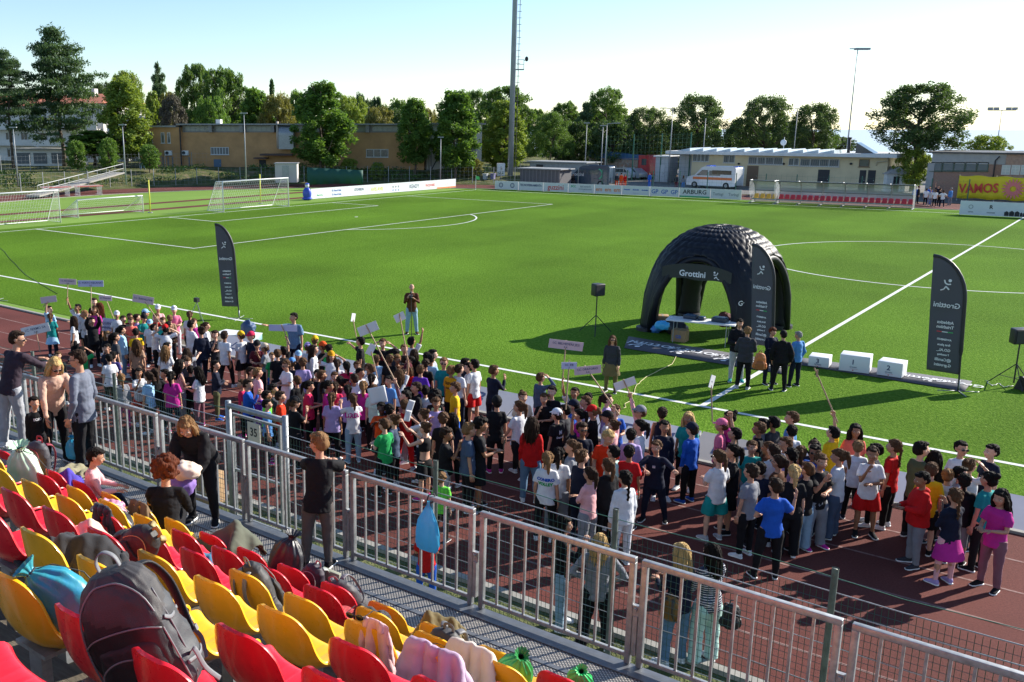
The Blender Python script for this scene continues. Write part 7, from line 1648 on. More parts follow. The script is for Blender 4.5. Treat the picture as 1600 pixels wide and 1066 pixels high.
# plastic bag hanging on the rail
m=MB(); prof=[(0.0,.012,.01),(-.05,.02,.012),(-.12,.06,.03),(-.22,.11,.06),(-.36,.135,.075),(-.46,.14,.075),(-.52,.12,.06),(-.545,.10,.02)]; n=60; Pq=[]
for i in range(len(prof)-1):
    for k in range(5): t_=k/5; Pq.append([prof[i][q]*(1-t_)+prof[i+1][q]*t_ for q in range(3)])
Pq.append(list(prof[-1]))
for z,a,b_ in Pq:
    for k in range(n):
        th=2*PI*k/n; f=1+.16*noise.noise(V((math.cos(th)*2.2,math.sin(th)*2.2,z*3)))+.10*math.sin(th*7)*max(0,1+z/.3)+.07*(1-2*abs(noise.noise(V((math.cos(th)*3,math.sin(th)*3,z*2+4)))))
        m.V.append(V((a*f*math.cos(th)+.03*z,b_*f*math.sin(th),z)))
for i in range(len(Pq)-1):
    for k in range(n): m.F.append((i*n+k,i*n+(k+1)%n,(i+1)*n+(k+1)%n,(i+1)*n+k))
m.F.append(tuple((len(Pq)-1)*n+k for k in range(n))); m.M=[0]*len(m.F)
pb=mat('plastic_bag_blue',(.07,.42,.66),.35,var=.12,vscale=6); t,nn_,l=nodes(pb); td=nn_.new('ShaderNodeBsdfTranslucent'); td.inputs[0].default_value=(.10,.55,.85,1); mx=nn_.new('ShaderNodeMixShader'); mx.inputs[0].default_value=.35; l.new(nn_['Principled BSDF'].outputs[0],mx.inputs[1]); l.new(td.outputs[0],mx.inputs[2]); l.new(mx.outputs[0],nn_['Material Output'].inputs[0])
pbx=onY(672,776,RY-.05); e=thing('plastic_bag','light blue plastic bag tied to the top rail of the railing','bag',(pbx.x,RY-.075,3.02)); m.build('bag_body',pb,e,True); m=MB(); m.tube([(-.02,0,0),(-.03,.04,.04),(0,.09,.05),(.03,.09,.0),(.01,.04,-.03)],.008,6); m.build('knot',black_m,e,True)
b_=boxthing(327,786,(.42,.4,.6),'cardboard box standing on the grass between railing and fence',card,rz=.2)
# low hose and cable on the verge
# ------------------------------------------------------------------ the crowd
BL={'A':(60,460,8.881),'B':(180,470,8.881),'C':(150,560,8.881),'D':(290,490,8.881),'E':(300,580,8.881),'F':(420,500,8.881),'G':(420,600,8.881),'H':(540,500,8.881),'I':(560,600,8.881),'J':(660,550,8.881),'K':(660,650,7.105),'L':(800,570,8.881),'M':(820,660,7.105),'N':(920,580,7.105),'O':(1080,620,6.459),'Q':(1060,740,5.92),'R':(1250,620,3.806),'Z':(0,0,1)}
COLS={'W':'white','K':'black','N':'navy','U':'blue','S':'skyblue','L':'lightblue','P':'pink','Pp':'palepink','M':'magenta','C':'crimson','R':'red','A':'maroon','O':'orange','So':'salmon','Y':'yellow','Mu':'mustard','Ol':'olive','Kh':'khaki','G':'green','Mi':'mint','Ne':'neon green','T':'teal','Dt':'dark teal','Gr':'grey','Lg':'light grey','Ch':'charcoal','Sl':'slate','Li':'lilac','Pu':'purple','Be':'beige','Ta':'tan','Br':'brown','Mv':'mauve','D':'denim','Pd':'pale denim','I':'indigo','Or':'orange red'}
HS={'s':'short','m':'tousled','l':'long loose','p':'ponytail','b':'braided','u':'pinned up','a':'curly','bald':'cropped'}
# block x y height hair(style+colour) top(kind+colour) bottom(kind+colour) facing pose [extras]
T='''A 150 165 1.48 sd tL tN FR raise
A 165 265 1.3 pb tT tN B stand tied=lightblue
A 480 305 1.4 ld tW wK L point
A 535 140 1.5 sk tW sK FL raise
A 630 225 1.42 sh tLg tK L behind
A 740 325 1.42 sk hK tK F reach
A 775 165 1.5 lb tM tK F stand
A 770 55 1.52 sd lK tK F stand
A 840 120 1.56 lr lK tK BL stand
A 1085 240 1.38 sb tW tK F stand cap=white
A 1175 300 1.36 sd tK tK F stand
A 1150 445 1.42 pk hL tD R stand
A 960 515 1.3 lh tK tK F clasp
A 1060 535 1.52 pk tCh wGr R stand
A 950 695 1.38 sk tN tK FL stand
A 1040 800 1.34 sk tI tK BR stand
A 975 830 1.38 sk tW tK B stand
A 270 800 1.32 sb lK tK F stand
A 600 728 1.36 sk tG tK B shade
A 1345 475 1.42 sk tY tK B stand
B 290 530 1.46 lb tTa tK B walk
B 200 180 1.38 sd tA tK F stand
B 212 228 1.42 sb tSo tK F clasp
B 300 188 1.4 sd tLi tK R stand
B 390 190 1.42 sk tT tK F clasp cap=black
B 415 128 1.4 sk tN tK R stand cap=lightblue
B 478 272 1.34 sb tW tK F stand cap=lightblue
B 545 325 1.4 sk tW tK R raise
B 590 62 1.42 sd tPp tW F face cap=white
B 568 180 1.38 sb tR tK F clasp
B 660 235 1.34 mb tT tN F stand
B 815 82 1.46 sb tP tW F cross cap=white
B 755 200 1.34 sh tTa tK B stand
B 735 290 1.48 sk tK tK BR hips
B 690 340 1.48 sk tW tK B behind cap=red
B 1030 145 1.46 pb tW tK B stand
B 1090 250 1.4 sb tM tPp F stand
B 1045 280 1.52 sk tW tGr BR clasp
B 1190 350 1.58 ud lN tN B walk
B 1260 300 1.4 pd tW sW R stand
B 1385 415 1.4 sd tCh tK L face
B 690 625 1.44 lh tW tK B stand
B 720 582 1.4 sk tLg tK BR stand
B 990 660 1.42 ld tGr tK BL point
B 970 770 1.36 md tK tK F stand
C 345 215 1.34 bh lGr tM B stand
C 590 140 1.34 sk tW sR F face
C 720 190 1.42 pd tL tN BL stand
C 815 140 1.46 pd tK tN B hips
C 945 155 1.34 sk tA tK L stand
C 1045 185 1.42 pk tM tN B stand
C 1150 20 1.5 lk nPp wGr R clasp
C 1270 0 1.38 mb tCh tK F stand
C 1310 105 1.34 sk tK tK B stand
D 170 740 1.42 lk tW tMv BL clasp
D 410 240 1.4 sd tCh tK F face
D 530 235 1.56 sd tW tK BR walk
D 765 255 1.46 sb tW sK BL stand cap=yellow
D 905 262 1.46 sb tN tK FL stand cap=crimson
D 990 378 1.42 sk tA sK F clasp cap=black
D 1100 425 1.4 sb tGr tK L face cap=beige
D 1200 545 1.24 sh tG tU F stand
D 1270 500 1.46 sb tK tK B stand
D 1350 460 1.48 sk tK tK BL raise
D 410 655 1.42 sk lN tOl R cross shoes=blue
D 905 745 1.38 sd tK tK R stand
D 1000 755 1.44 sh tPp tPu R hips
E 690 118 1.34 sb tC tK L stand
E 770 115 1.42 sd lU tN R face
E 1120 185 1.4 mk tCh tK R stand
E 1035 275 1.36 sk tNe tK R stand
E 1040 395 1.34 sk tS tN R stand
E 1225 285 1.44 sd tOr tK R stand
F 410 440 1.38 sd tK tK F stand cap=lightblue
F 540 325 1.38 sb tW tK B stand cap=lilac
F 640 232 1.44 sb tLg tK B stand cap=yellow
F 745 312 1.46 sb tK tK BL stand cap=orange
F 620 350 1.48 ld lW tK R stand
F 835 342 1.42 sk tG tK B stand
F 865 445 1.40 lb tW tK F behind cap=mustard
F 950 550 1.38 pd tW tK B stand
F 470 535 1.44 mb tLi tGr B stand
F 245 560 1.46 sb tW sW FL clasp glasses
F 320 540 1.42 sb tN tK B stand cap=skyblue
F 385 780 1.42 sb tK tK BL stand
F 545 850 1.44 pk tC tK R clasp
F 680 695 1.40 sk tK tK F stand
F 735 705 1.42 sb tCh tK R stand
F 915 728 1.36 pb tPp tK F stand
F 1075 580 1.42 pk tC tK B stand
F 1228 580 1.42 sb tL tK F stand
F 1270 672 1.42 sk tW tK FR stand
F 1180 752 1.46 sd tW tGr BL stand
F 815 845 1.46 pk tM tK R clasp
F 915 862 1.38 pd tC tK B stand
F 985 782 1.36 sk tA tK B stand
F 1060 822 1.34 sk tP tK R stand
F 1095 905 1.40 pk tLi tN B stand
F 1312 850 1.46 ph tM tK B stand
F 1270 238 1.54 sk tK tN L point
F 1382 612 1.40 sb tW tK F stand
G 875 125 1.44 pb tLi tK B stand
G 1165 135 1.46 pb tW jPd B paper shoes=lightblue print=BRDA
G 350 190 1.46 pb tK tK BR face cap=black
H 515 265 1.54 sb tK tK F behind patch
H 430 490 1.38 sb tL tN B stand
H 700 405 1.44 sk tCh tK B stand
H 612 490 1.40 mb tK tK B stand
H 720 490 1.38 mh tBr tK F stand
H 815 345 1.46 sh tK tK F stand
H 920 235 1.54 sk tW tK BR raise
H 955 410 1.44 ld tK tK BR stand
H 900 512 1.40 sk tK tK L stand
H 840 500 1.38 sd tA tK R stand
H 345 620 1.42 sb tW tK BL stand
H 362 750 1.42 pk tK tK B stand
H 605 780 1.42 sk tS tN FL stand
H 740 680 1.48 lb tW tK B raise
H 865 612 1.44 lb tR tK FL stand cap=maroon
H 1040 628 1.48 sb tPu tK B stand
H 1110 552 1.44 md tK tN B stand
H 1188 480 1.50 sk tL tK BR stand
H 1130 450 1.50 sk tW tN B stand
H 1212 415 1.52 sk tLg tK R stand
H 1365 530 1.54 sh tT tN F stand glasses
H 800 690 1.36 pd tC tK R stand
I 220 15 1.42 sb tMi tK B stand
I 320 262 1.44 sk tO sN F paper skin=dark
I 362 488 1.48 sb tG tK BL clasp
I 425 290 1.42 mk tK tK B stand
I 492 430 1.44 ub tSl tK BL stand
I 640 100 1.50 mk lMv tGr L raise
I 690 55 1.42 mk tK tK L stand
I 645 215 1.46 sb nR tR B hips
I 800 -20 1.54 sd hK tK L stand
I 925 25 1.44 sk tW tN B stand
I 1080 200 1.44 mb tLi tK F paper
I 1065 120 1.40 ak tK tK B stand
I 900 350 1.46 ub tW tN BL paper
I 925 535 1.48 ub cK sK BL paper
I 1175 405 1.52 mb tK tK B stand
I 1310 405 1.46 lk tN tK B stand
I 1215 612 1.50 md tK tLg R face
J 400 192 1.46 sh tMu tK BR stand back=CIRCLE
J 515 175 1.50 sd tW tN BR stand
J 600 92 1.50 sk tN tK R stand
J 640 152 1.44 sk tW tK L stand
J 720 105 1.56 sk tW sR BL stand
J 990 190 1.54 sb lN tN BR face
J 455 430 1.46 mb tY sU L stand
J 1035 625 1.56 sk tK tK B stand cap=black
K 510 80 1.64 sh tSl tK R easy
K 635 18 1.72 mk tK sK R clasp shoes=black print2=NCL
K 215 635 1.20 mh tNe tK B stand
K 1220 12 1.62 ld lR jD B stand
L 155 378 1.48 ub tBe tK F stand
L 115 490 1.56 pb tW tK BL walk shoes=white
L 400 115 1.42 sb lSl tPp BR shade
L 450 402 1.42 sb tK tK F face
L 555 302 1.54 sk tK tK F stand
L 625 625 1.46 sd tK tK BL stand cap=white print=logo
L 740 560 1.46 sk tCh tK BL stand
L 870 325 1.50 sk tW tK F raise
L 858 500 1.44 sk tU tK L stand cap=navy
L 1062 395 1.44 sk tPp tK B stand
L 1020 440 1.44 sb tW tGr L stand
L 935 620 1.46 pk tM tK L stand
L 1130 578 1.46 ph tK tK L clasp cap=red
L 985 820 1.54 md tN tK F raise glasses
L 1325 410 1.46 pd tLi tGr R stand
L 1330 655 1.44 sd tW tK L stand cap=black
M 905 55 1.60 sy tOr tN F lookdown
N 270 540 1.42 ub tPp tK BL raise
N 300 375 1.46 sb tU tGr F clasp
M 255 335 1.54 ph tW tK B easy print=CONERO
M 380 285 1.52 pk tW wGr B stand
M 520 200 1.54 pb tGr tK L stand
M 640 305 1.60 ub lN tN BR stand
M 725 500 1.48 pd lPp wGr BL cross
M 925 405 1.54 pb hK tK BL stand
M 985 265 1.48 sk tMi tK BL stand
M 1115 540 1.56 bk hW tW BL stand
M 1165 260 1.50 sk tR tGr B stand print=emblem
M 1185 75 1.50 sk hLi tGr B stand
N 570 545 1.54 pk tW sR L stand
N 562 395 1.50 sb lPp tN L raise cap=grey glasses
N 820 405 1.52 sd nN tK B stand
N 845 555 1.50 sk lN tN F stand
N 760 765 1.48 sb lN tN F tug shoes=black print2=iiii
N 1110 460 1.52 ly tT tK F stand
N 1152 585 1.50 sd lU tK BL stand cap=navy shoes=blue
O 400 150 1.58 uk tM tK L easy shoes=palepink
O 310 235 1.46 sb tP tK L stand cap=pink
O 435 315 1.50 sk tK tK L raise
O 290 545 1.56 pb tW sT BL clasp glasses
O 425 485 1.56 pk tK sK L cross shoes=black
O 620 450 1.46 pb tT tGr F stand
O 690 265 1.48 mb tK tK L stand
O 730 225 1.50 sk tGr tK BL stand
O 835 205 1.54 sk tCh tK BL stand glasses
O 1022 155 1.58 sb tS tN L stand
O 1020 290 1.48 sk tW tK B stand
O 955 412 1.50 sb tW tGr L stand
O 785 460 1.46 pb tBr tK L stand
O 835 482 1.52 pd tW tN BL stand
O 610 690 1.54 md tGr tK BL stand
O 700 662 1.46 uk tN tK B stand
O 890 592 1.54 pd tBr tK BL stand glasses
O 1020 520 1.52 bk tLi tK BL stand glasses
O 1115 500 1.50 pb tMv tN B stand
O 1245 445 1.50 ud tN tK F stand
O 1248 490 1.54 uk tU tN FL stand glasses
O 1045 690 1.54 py tK wK B stand
O 1180 670 1.50 sb tK wPd BL stand
O 1315 580 1.60 ub tK wGr FR face
O 860 830 1.60 sd tU tK B wave
R 195 178 1.50 sk tY sK BL raise
R 335 165 1.54 lk tSo tK F stand
R 350 264 1.44 sh tW tK B stand
R 435 300 1.56 sd tW sR F face shoes=black
R 455 282 1.46 sk tN tK L stand
R 565 257 1.58 bb tR tK L stand
R 728 270 1.70 sk lOl tK BR stand
R 808 322 1.54 lk tK tK B stand
R 788 395 1.54 sb tY sK B stand
R 738 450 1.54 sk hR tGr FL clasp
R 965 268 1.58 sk tW tK FR stand glasses
R 1145 287 1.58 sk tN tK FL stand
R 885 432 1.42 uh tW tK B stand
R 960 420 1.46 sk tLg tK R stand
R 1015 370 1.54 ub tW tN BR shade
R 985 460 1.50 bk hK gGr B stand
R 1130 450 1.60 uk tT tK BL stand shoes=black
R 1205 552 1.56 lk tM tMv FL clasp shoes=black
R 930 548 1.52 bb lN gPp BL face tied=magenta shoes=lilac
R 240 315 1.54 pb tW wSl L clasp'''
SPEC=[]
for ln2 in T.split('\n'):
    f=ln2.split(); bx,by,s=BL[f[0]]; px=bx+float(f[1])/s; py=by+float(f[2])/s; H=float(f[3])
    ex=dict((q.split('=')+[True])[:2] for q in f[9:])
    tk,tcol=f[5][0],COLS[f[5][1:]]; bk,bcol=f[6][0],COLS[f[6][1:]]
    SPEC.append(dict(px=px,py=py,H=H,hs=f[4][:-1],hc=f[4][-1],tk=tk,tc=tcol,bk=bk,bc=bcol,face=f[7],pose=f[8],ex=ex))
ANG={'F':180,'B':0,'L':90,'R':-90,'FL':135,'FR':-135,'BL':45,'BR':-45}
def facing(P,code,jit=0.):
    v=math.atan2(P[1]-CAM.y,P[0]-CAM.x)+R(ANG[code]+jit); return v+PI/2
TOPN={'t':'t-shirt','l':'long-sleeved top','h':'hooded top','n':'tank top','c':'crop top','j':'jacket'}; BOTN={'t':'trousers','w':'wide trousers','s':'shorts','g':'leggings','k':'skirt','j':'jeans'}
POSN={'raise':'raising one arm','cross':'arms crossed','hips':'hands on hips','behind':'hands behind the head','point':'arm stretched out','paper':'hands held up','walk':'walking','face':'hand at the face','shade':'hand shading the eyes','tug':'pulling a cord','reach':'both arms up','wave':'one hand up','clasp':'hands together','lookdown':'looking down'}
NICE={'skyblue':'sky blue','lightblue':'light blue','palepink':'pale pink'}
nc=lambda c:NICE.get(c,c)
def looks(s):
    out=[]; a='%s %s'%(nc(s['tc']),TOPN[s['tk']]); who='child in '+a
    h=('%s cap'%nc(s['ex']['cap'])) if 'cap' in s['ex'] else ('%s %s hair'%(HS[s['hs']],HAIRC[s['hc']][0]) if s['hs'] not in('p','b') else '%s %s'%(HAIRC[s['hc']][0],'ponytail' if s['hs']=='p' else 'braid'))
    b='%s %s'%(nc(s['bc']),BOTN[s['bk']]); p=POSN.get(s['pose'],'standing')
    return who,h,b,p
rnd=random.Random(11)
BAD={}
from collections import Counter
base=[ '%s, %s'%(looks(s)[0],looks(s)[1]) for s in SPEC]; lev=[0]*len(SPEC)
def lab(i,L):
    w_,h,b,p=looks(SPEC[i]); s=SPEC[i]; gl=' and glasses' if 'glasses' in s['ex'] else ''
    if L==0: return '%s with %s%s, %s'%(w_,h,gl,p)
    if L==1: return '%s, %s and %s, %s'%(w_,b,h,p)
    if L==2: return '%s, %s, %s, beside the one in %s'%(w_,h,p,near[i])
near=[]
for i,s in enumerate(SPEC):
    best=None
    for j,q in enumerate(SPEC):
        if j==i or (q['tc'],q['tk'])==(s['tc'],s['tk']): continue
        d=(q['px']-s['px'])**2+(q['py']-s['py'])**2
        if q['tc'] in('black','white'): d*=3
        if best is None or d<best[0]: best=(d,q)
    near.append('%s %s'%(nc(best[1]['tc']),TOPN[best[1]['tk']] if best[1]['tk']!='l' else 'top'))
L_=[lab(i,0) for i in range(len(SPEC))]
for lv in (1,2):
    c=Counter(L_)
    L_=[lab(i,lv) if c[L_[i]]>1 else L_[i] for i in range(len(SPEC))]
c=Counter(L_); seen=Counter(); order=sorted(range(len(SPEC)),key=lambda i:SPEC[i]['px'])
tot={}
for i in order:
    if c[L_[i]]>1:
        w_,h,b,p=looks(SPEC[i]); k=(w_,near[i]); seen[k]+=1; tot[i]='%s beside the %s, %s such from the left'%(w_,near[i],num(seen[k]-1))
for i,v in tot.items(): L_[i]=v
L_=[x if len(x.split())<=16 else x.replace(', beside the one in ',' beside ').replace('long-sleeved top','sweater').replace('pinned up','tied') for x in L_]
HANDS={}
CROWD=[]
for i,s in enumerate(SPEC):
    P=at(s['px'],s['py'],s['H']); P.z=0; ex=s['ex']
    if P.y<-11.0: P.y=-11.0
    rz=facing(P,s['face'],rnd.uniform(-18,18)); fat=rnd.choice((1.,1.,1.,1.12))
    sk=ex.get('skin',rnd.choice(('mid','mid','mid','pale','tan')))
    e,J,sc_=person((P.x,P.y,0),rz,'k',s['H'],s['pose'],s['hs'],s['hc'],s['tk'],s['tc'],s['bk'],s['bc'],L_[i],'child','children gathered on the running track',cap=ex.get('cap'),skin=sk,shoes=ex.get('shoes',rnd.choice(SHOEC)),fat=fat,tied=ex.get('tied'),glasses='glasses' in ex)
    CROWD.append((e,J,sc_,s))
    tops=[o for o in e.children if o.name.split('.')[0] in('t_shirt','sweater','hoodie')]
    if tops and 'print' in ex:
        if ex['print']=='BRDA': decal(e,tops[0],'BRDA',.13,.98,'magenta',bold=.006)
        elif ex['print']=='CONERO': decal(e,tops[0],'CONERO',.062,1.0,'blue',bold=.004); decal(e,tops[0],'VOLLEY',.062,.93,'green',bold=.004)
        elif ex['print']=='logo': decal(e,tops[0],'M',.10,.99,'white',bold=.004); decal(e,tops[0],'Demony',.05,.90,'white')
        else: decal(e,tops[0],'&',.20,.96,'white',bold=.006)
    if tops and 'print2' in ex: decal(e,tops[0],ex['print2'],.055,.98,'white',True)
    if tops and 'back' in ex: decal(e,tops[0],'CREW',.08,1.02,'black'); decal(e,tops[0],'Alla',.07,.92,'black')
    if tops and 'patch' in ex: decal(e,tops[0],'\u25A0\u25A0',.13,.97,'red',True,bold=.004)
# ------------------------------------------------------------------ held signs
stick_m=mat('stick_wood',(.42,.28,.17),.7,var=.15); pinkcard=mat('card_pink',(.60,.47,.50),.6,var=.03); lilcard=mat('card_lilac',(.50,.51,.72),.6,var=.03); whcard=mat('card_white',(.70,.70,.72),.6,var=.03)
def handworld(c,side='r'):
    e,J,s,_=c; M=Matrix.Translation(e.location)@Matrix.Rotation(e.rotation_euler[2],4,'Z')@Matrix.Scale(s,4); return M@(J['w'+side]+J['fd'+side]*.06)
def nearest(px,py):
    return min(CROWD,key=lambda c:(c[3]['px']-px)**2+(c[3]['py']-py)**2)
def sign(x,y,w_,h,bx,by,holder,label,m,tilt=0.,text='',yaw=0.,back=False,rest=None):
    "x,y = middle of the card in the photo, bx,by = lower end of the stick"
    c=nearest(*holder); D=depth(c[0].location); hd=handworld(c) if c[3]['pose']=='raise' else None
    if hd is not None: D=depth(hd)
    top=dep(x,y,D); bot=dep(bx,by,D)
    if hd is not None and rest is None: 
        dd=(top-hd).normalized(); bot=hd-dd*.18
    e=thing('held_sign',label,'sign',bot,0,'cards on sticks held by the children'); u=(top-bot); a=MB(); a.tube([(0,0,0),u+u.normalized()*.10],.013,6); a.build('stick',stick_m,e)
    s=D/FPX; W=w_*s; Hh=h*s; ca,sa=math.cos(tilt),math.sin(tilt); X0=(RT*math.cos(yaw)+V((FW.x,FW.y,0)).normalized()*math.sin(yaw)); Z0=V((0,0,1)); X=X0*ca-Z0*sa*-1 if False else (X0*ca+Z0*sa).normalized(); Z=(Z0*ca-X0*sa).normalized(); N=X.cross(Z)
    off=N*(.020) if not back else N*-.02
    M=Matrix((X,Z,N)).transposed().to_4x4(); M.translation=u+off
    a=MB(); a.box((-W/2,-Hh/2,-.004),(W/2,Hh/2,.004),M); a.build('card',m,e)
    if text:
        a=MB(); Mt=M.copy(); Mt.translation=M.translation+N*.0065
        for k,(tt,sz,dy) in enumerate(text): addtext(a,tt,Mt@Matrix.Translation((0,Hh*dy,0)),Hh*sz,.001)
        a.build('lettering',tx('navy',INK['navy']),e)
    return e
sign(56,515,45,14,63,551,(84,478),'white card on a stick tilted beside the man in the dark shirt',whcard,.22,[('I.C. FERMO 5A',.38,.1),('C.R.',.3,-.26)],rest=1)
sign(76,468,24,10,90,505,(77,478),'mauve card held high at the far left over the track',pinkcard,.10,[],.2)
sign(106,440,27,9,118,480,(120,476),'small pink card, second from the left, against the turf',pinkcard,-.05,[('I.C. RECANATI',.36,.1),('3 B',.3,-.3)])
sign(142,443,40,10,143,485,(143,497),'lilac card held by the child in the black hooded top',lilcard,0,[('I.C. PORTO RECANATI',.4,.1),('5 C',.3,-.3)],rest=1)
sign(165,466,20,8,179,501,(182,488),'small mauve card above the white cap',pinkcard,-.05,[('SC. PRIMARIA',.35,0)],rest=1)
sign(224,468,33,12,229,507,(241,507),'pink card held among the blue caps',pinkcard,-.18,[('I.C. BADALONI',.36,.05)])
sign(442,513,44,10,440,540,(442,541),'lilac card seen from behind next to the man in the blue t-shirt',lilcard,-.03,[],back=True)
sign(551,496,9,13,557,528,(562,527),'small white card turned edgeways by the pointing boy',whcard,-.25,[],.9,rest=1)
sign(575,514,32,15,598,598,(632,611),'large white tilted card seen from behind above the crowd',whcard,.38,[],back=True)
sign(625,496,17,13,612,545,(623,577),'white card on a long stick in front of the cameraman',whcard,.42,[],.2,back=True)
sign(579,546,11,18,590,590,(583,570),'small white card tilted below the large white one',whcard,-.5,[],.3,rest=1)
sign(884,539,54,14,876,594,(898,607),'wide pink card in the middle, highest of the three together',pinkcard,-.12,[('I.C. BELVEDERE JESI',.36,.12),('4 A',.28,-.25)])
sign(889,571,24,11,884,640,(911,662),'small lilac card between the two pink cards',lilcard,0,[('I.C. 4/B',.4,.1),('3',.3,-.28)],rest=1)
sign(918,578,42,13,937,620,(958,656),'pink card tilted to the right above the red cap',pinkcard,.10,[('I.C. ORATORIO',.36,.12),('5 A',.28,-.25)])
sign(977,600,34,13,977,640,(999,636),'white tilted card held by the child in the grey cap',whcard,.36,[],back=True)
sign(1111,596,13,20,1113,660,(1147,669),'narrow white card turned sideways by the halfway line',whcard,-.35,[('I.C.',.15,0)],.7,rest=1)
sign(1276,583,3,12,1273,655,(1301,667),'bare stick held up by the boy in the yellow t-shirt',stick_m,0,[])
# large lilac sheet with handwriting and papers in hands
def sheetp(px,py,w_,h,holder,label,m,tilt=0.,yaw=0.,text=None,dz=0.):
    c=nearest(*holder); D=depth(c[0].location)-.25+dz; s=D/FPX; P=dep(px,py,D); W=w_*s;Hh=h*s; ca,sa=math.cos(tilt),math.sin(tilt); X0=(RT*math.cos(yaw)+V((FW.x,FW.y,0)).normalized()*math.sin(yaw)); Z0=V((0,0,1)); X=(X0*ca+Z0*sa).normalized(); Z=(Z0*ca-X0*sa).normalized(); N=X.cross(Z)
    M=Matrix((X,Z,N)).transposed().to_4x4(); e=thing('paper_sheet',label,'paper',P,0); a=MB(); n=8
    for i in range(n+1):
        for j in range(n+1): u=i/n-.5; v=j/n-.5; a.V.append(M@V((u*W,v*Hh,.012*math.sin(u*4+v*2)*W*2)))
    for i in range(n):
        for j in range(n): a.F.append((i*(n+1)+j,(i+1)*(n+1)+j,(i+1)*(n+1)+j+1,i*(n+1)+j+1))
    a.M=[0]*len(a.F); o=a.build('sheet',m,e,True); o.modifiers.new('s','SOLIDIFY').thickness=.003
    if text: a=MB(); Mt=M.copy(); Mt.translation=N*.03; [addtext(a,t_,Mt@Matrix.Translation((0,Hh*dy,0)),Hh*sz,.001) for t_,sz,dy in text]; a.build('lettering',tx('navy',INK['navy']),e)
sheetp(170,508,20,21,(182,488),'large lilac sheet with two lines of handwriting below the white cap',lilcard,-.12,.1,[('QUINTA',.26,.12),('3ANNO-4',.24,-.2)])
sheetp(590,618,28,28,(594,630),'big crumpled white paper over the child in the orange bib',whcard,.18,.2)
sheetp(641,635,11,20,(660,640),'white paper held up beside the red tank top',whcard,-.35,.4)
sheetp(637,650,11,18,(664,660),'white folded paper in the hands of the girl in the crop top',whcard,-.3,.5)
sheetp(681,646,14,17,(681,622),'white paper with green print held at the chest',mat('paper_green',(.66,.70,.62),.6,var=.4,vscale=6,col2=(.35,.55,.2)),-.05,.1)
# ------------------------------------------------------------------ adults on the field and beyond
def adult(px,py,top,face,pose,hair,topk,botk,label,cap=None,group=None,shoes='black',fat=1.,skin='mid',glasses=False,jit=0.,z=0.,hi=0,H=None,cat='adult',tied=None,age='a'):
    P=at(px,py,z); 
    if H is None:
        t=dep(px,top,depth(P)); H=(t.z-z)
    e,J,s=person((P.x,P.y,z),facing(P,face,jit),age,H,pose,hair[:-1] if hair else None,hair[-1] if hair else None,topk[0],COLS[topk[1:]],botk[0],COLS[botk[1:]],label,cat,group,cap=cap,skin=skin,shoes=shoes,hi=hi,fat=fat,glasses=glasses,tied=tied); return e,J,s
c=adult(643,522,441,'F','camera','baldg','lBr','jPd','man in brown jacket and pale jeans filming with a camera on a monopod',shoes='brown')
e,J,s=c; M=Matrix.Translation(e.location)@Matrix.Rotation(e.rotation_euler[2],4,'Z')@Matrix.Scale(s,4); h=M@((J['wr']+J['wl'])/2+V((0,-.12,.02)))
k=thing('video_camera','black video camera on a monopod held by the man in pale jeans','camera',h,e.rotation_euler[2]); a=MB(); a.box((-.05,-.12,.0),(.05,.10,.11)); bev(a.build('camera_body',black_m,k),.01); a=MB(); a.tube([(0,-.12,.05),(0,-.22,.05)],[.035,.045],14); a.build('lens',black_m,k,True); a=MB(); a.tube([(0,0,0),(.02,-.05,-h.z+.01)],.012,6); a.build('monopod',black_m,k); a=MB(); a.tube([(0,.02,.11),(0,.02,.17)],.012,6); a.ell((0,0,.2),(.03,.07,.03)); a.build('microphone',black_m,k,True)
adult(953,613,520,'F','easy','lb','lCh','tKh','woman with long brown hair, sunglasses, leather jacket and olive skirt',glasses=True,tied='khaki',jit=-15)
adult(461,590,502,'F','point','sk','tD','tN','tall man in blue t-shirt reaching towards the caps',H=1.80,jit=-25)
adult(1148,596,494,'F','clasp','sk','hK','tLg','man in black hooded top and light grey trousers by the dome leg',shoes='teal',jit=10)
adult(1160,608,507,'B','clasp','mh','jCh','tK','woman with curly light hair in a black jacket seen from behind',shoes='light grey')
adult(1199,600,508,'FR','clasp','mr','lN','tN','woman with curly auburn hair in navy beside the halfway line')
adult(1216,611,513,'B','pocket','sk','hK','tK','man in black tracksuit and dark cap looking away',cap='black',shoes='navy')
adult(1240,604,514,'BL','pocket','sg','lS','tN','grey haired man in a bright blue jacket right of the group')
backpack(at(1186,577,.80),(.1,0,.4),.8,'orange patterned shoulder bag hanging on the woman with curly light hair',(.50,.16,.04),(.25,.12,.06),51)
for px,pb,pt,f,tp_,bt,l,hr in ((963,292,271,'F','lCh','tO','medic in black vest and orange trousers, left of three','sk'),(970,292,270,'B','lO','tO','medic in orange jacket and trousers in the middle','sd'),(976,292,272,'F','lR','tO','medic in red jacket on the right of three','sk'),
 (948,292,269,'F','lGr','tCh','photographer in grey by the netting','sd'),(1014,293,269,'FL','lU','tU','person all in bright blue beside the hut','sk'),(885,292,271,'F','lK','tK','person in black left of the dark blue van','sk'),(895,291,272,'F','lK','tK','person in black with pale face beside the dark blue van','sd'),
 (1056,294,273,'F','lCh','tA','woman in dark clothes left of the ambulance','ld'),(1067,294,274,'B','lGr','tS','woman with long hair in grey and blue beside the ambulance','lb')):
    adult(px,pb,pt,f,'stand',hr,tp_,bt,l,z=0)
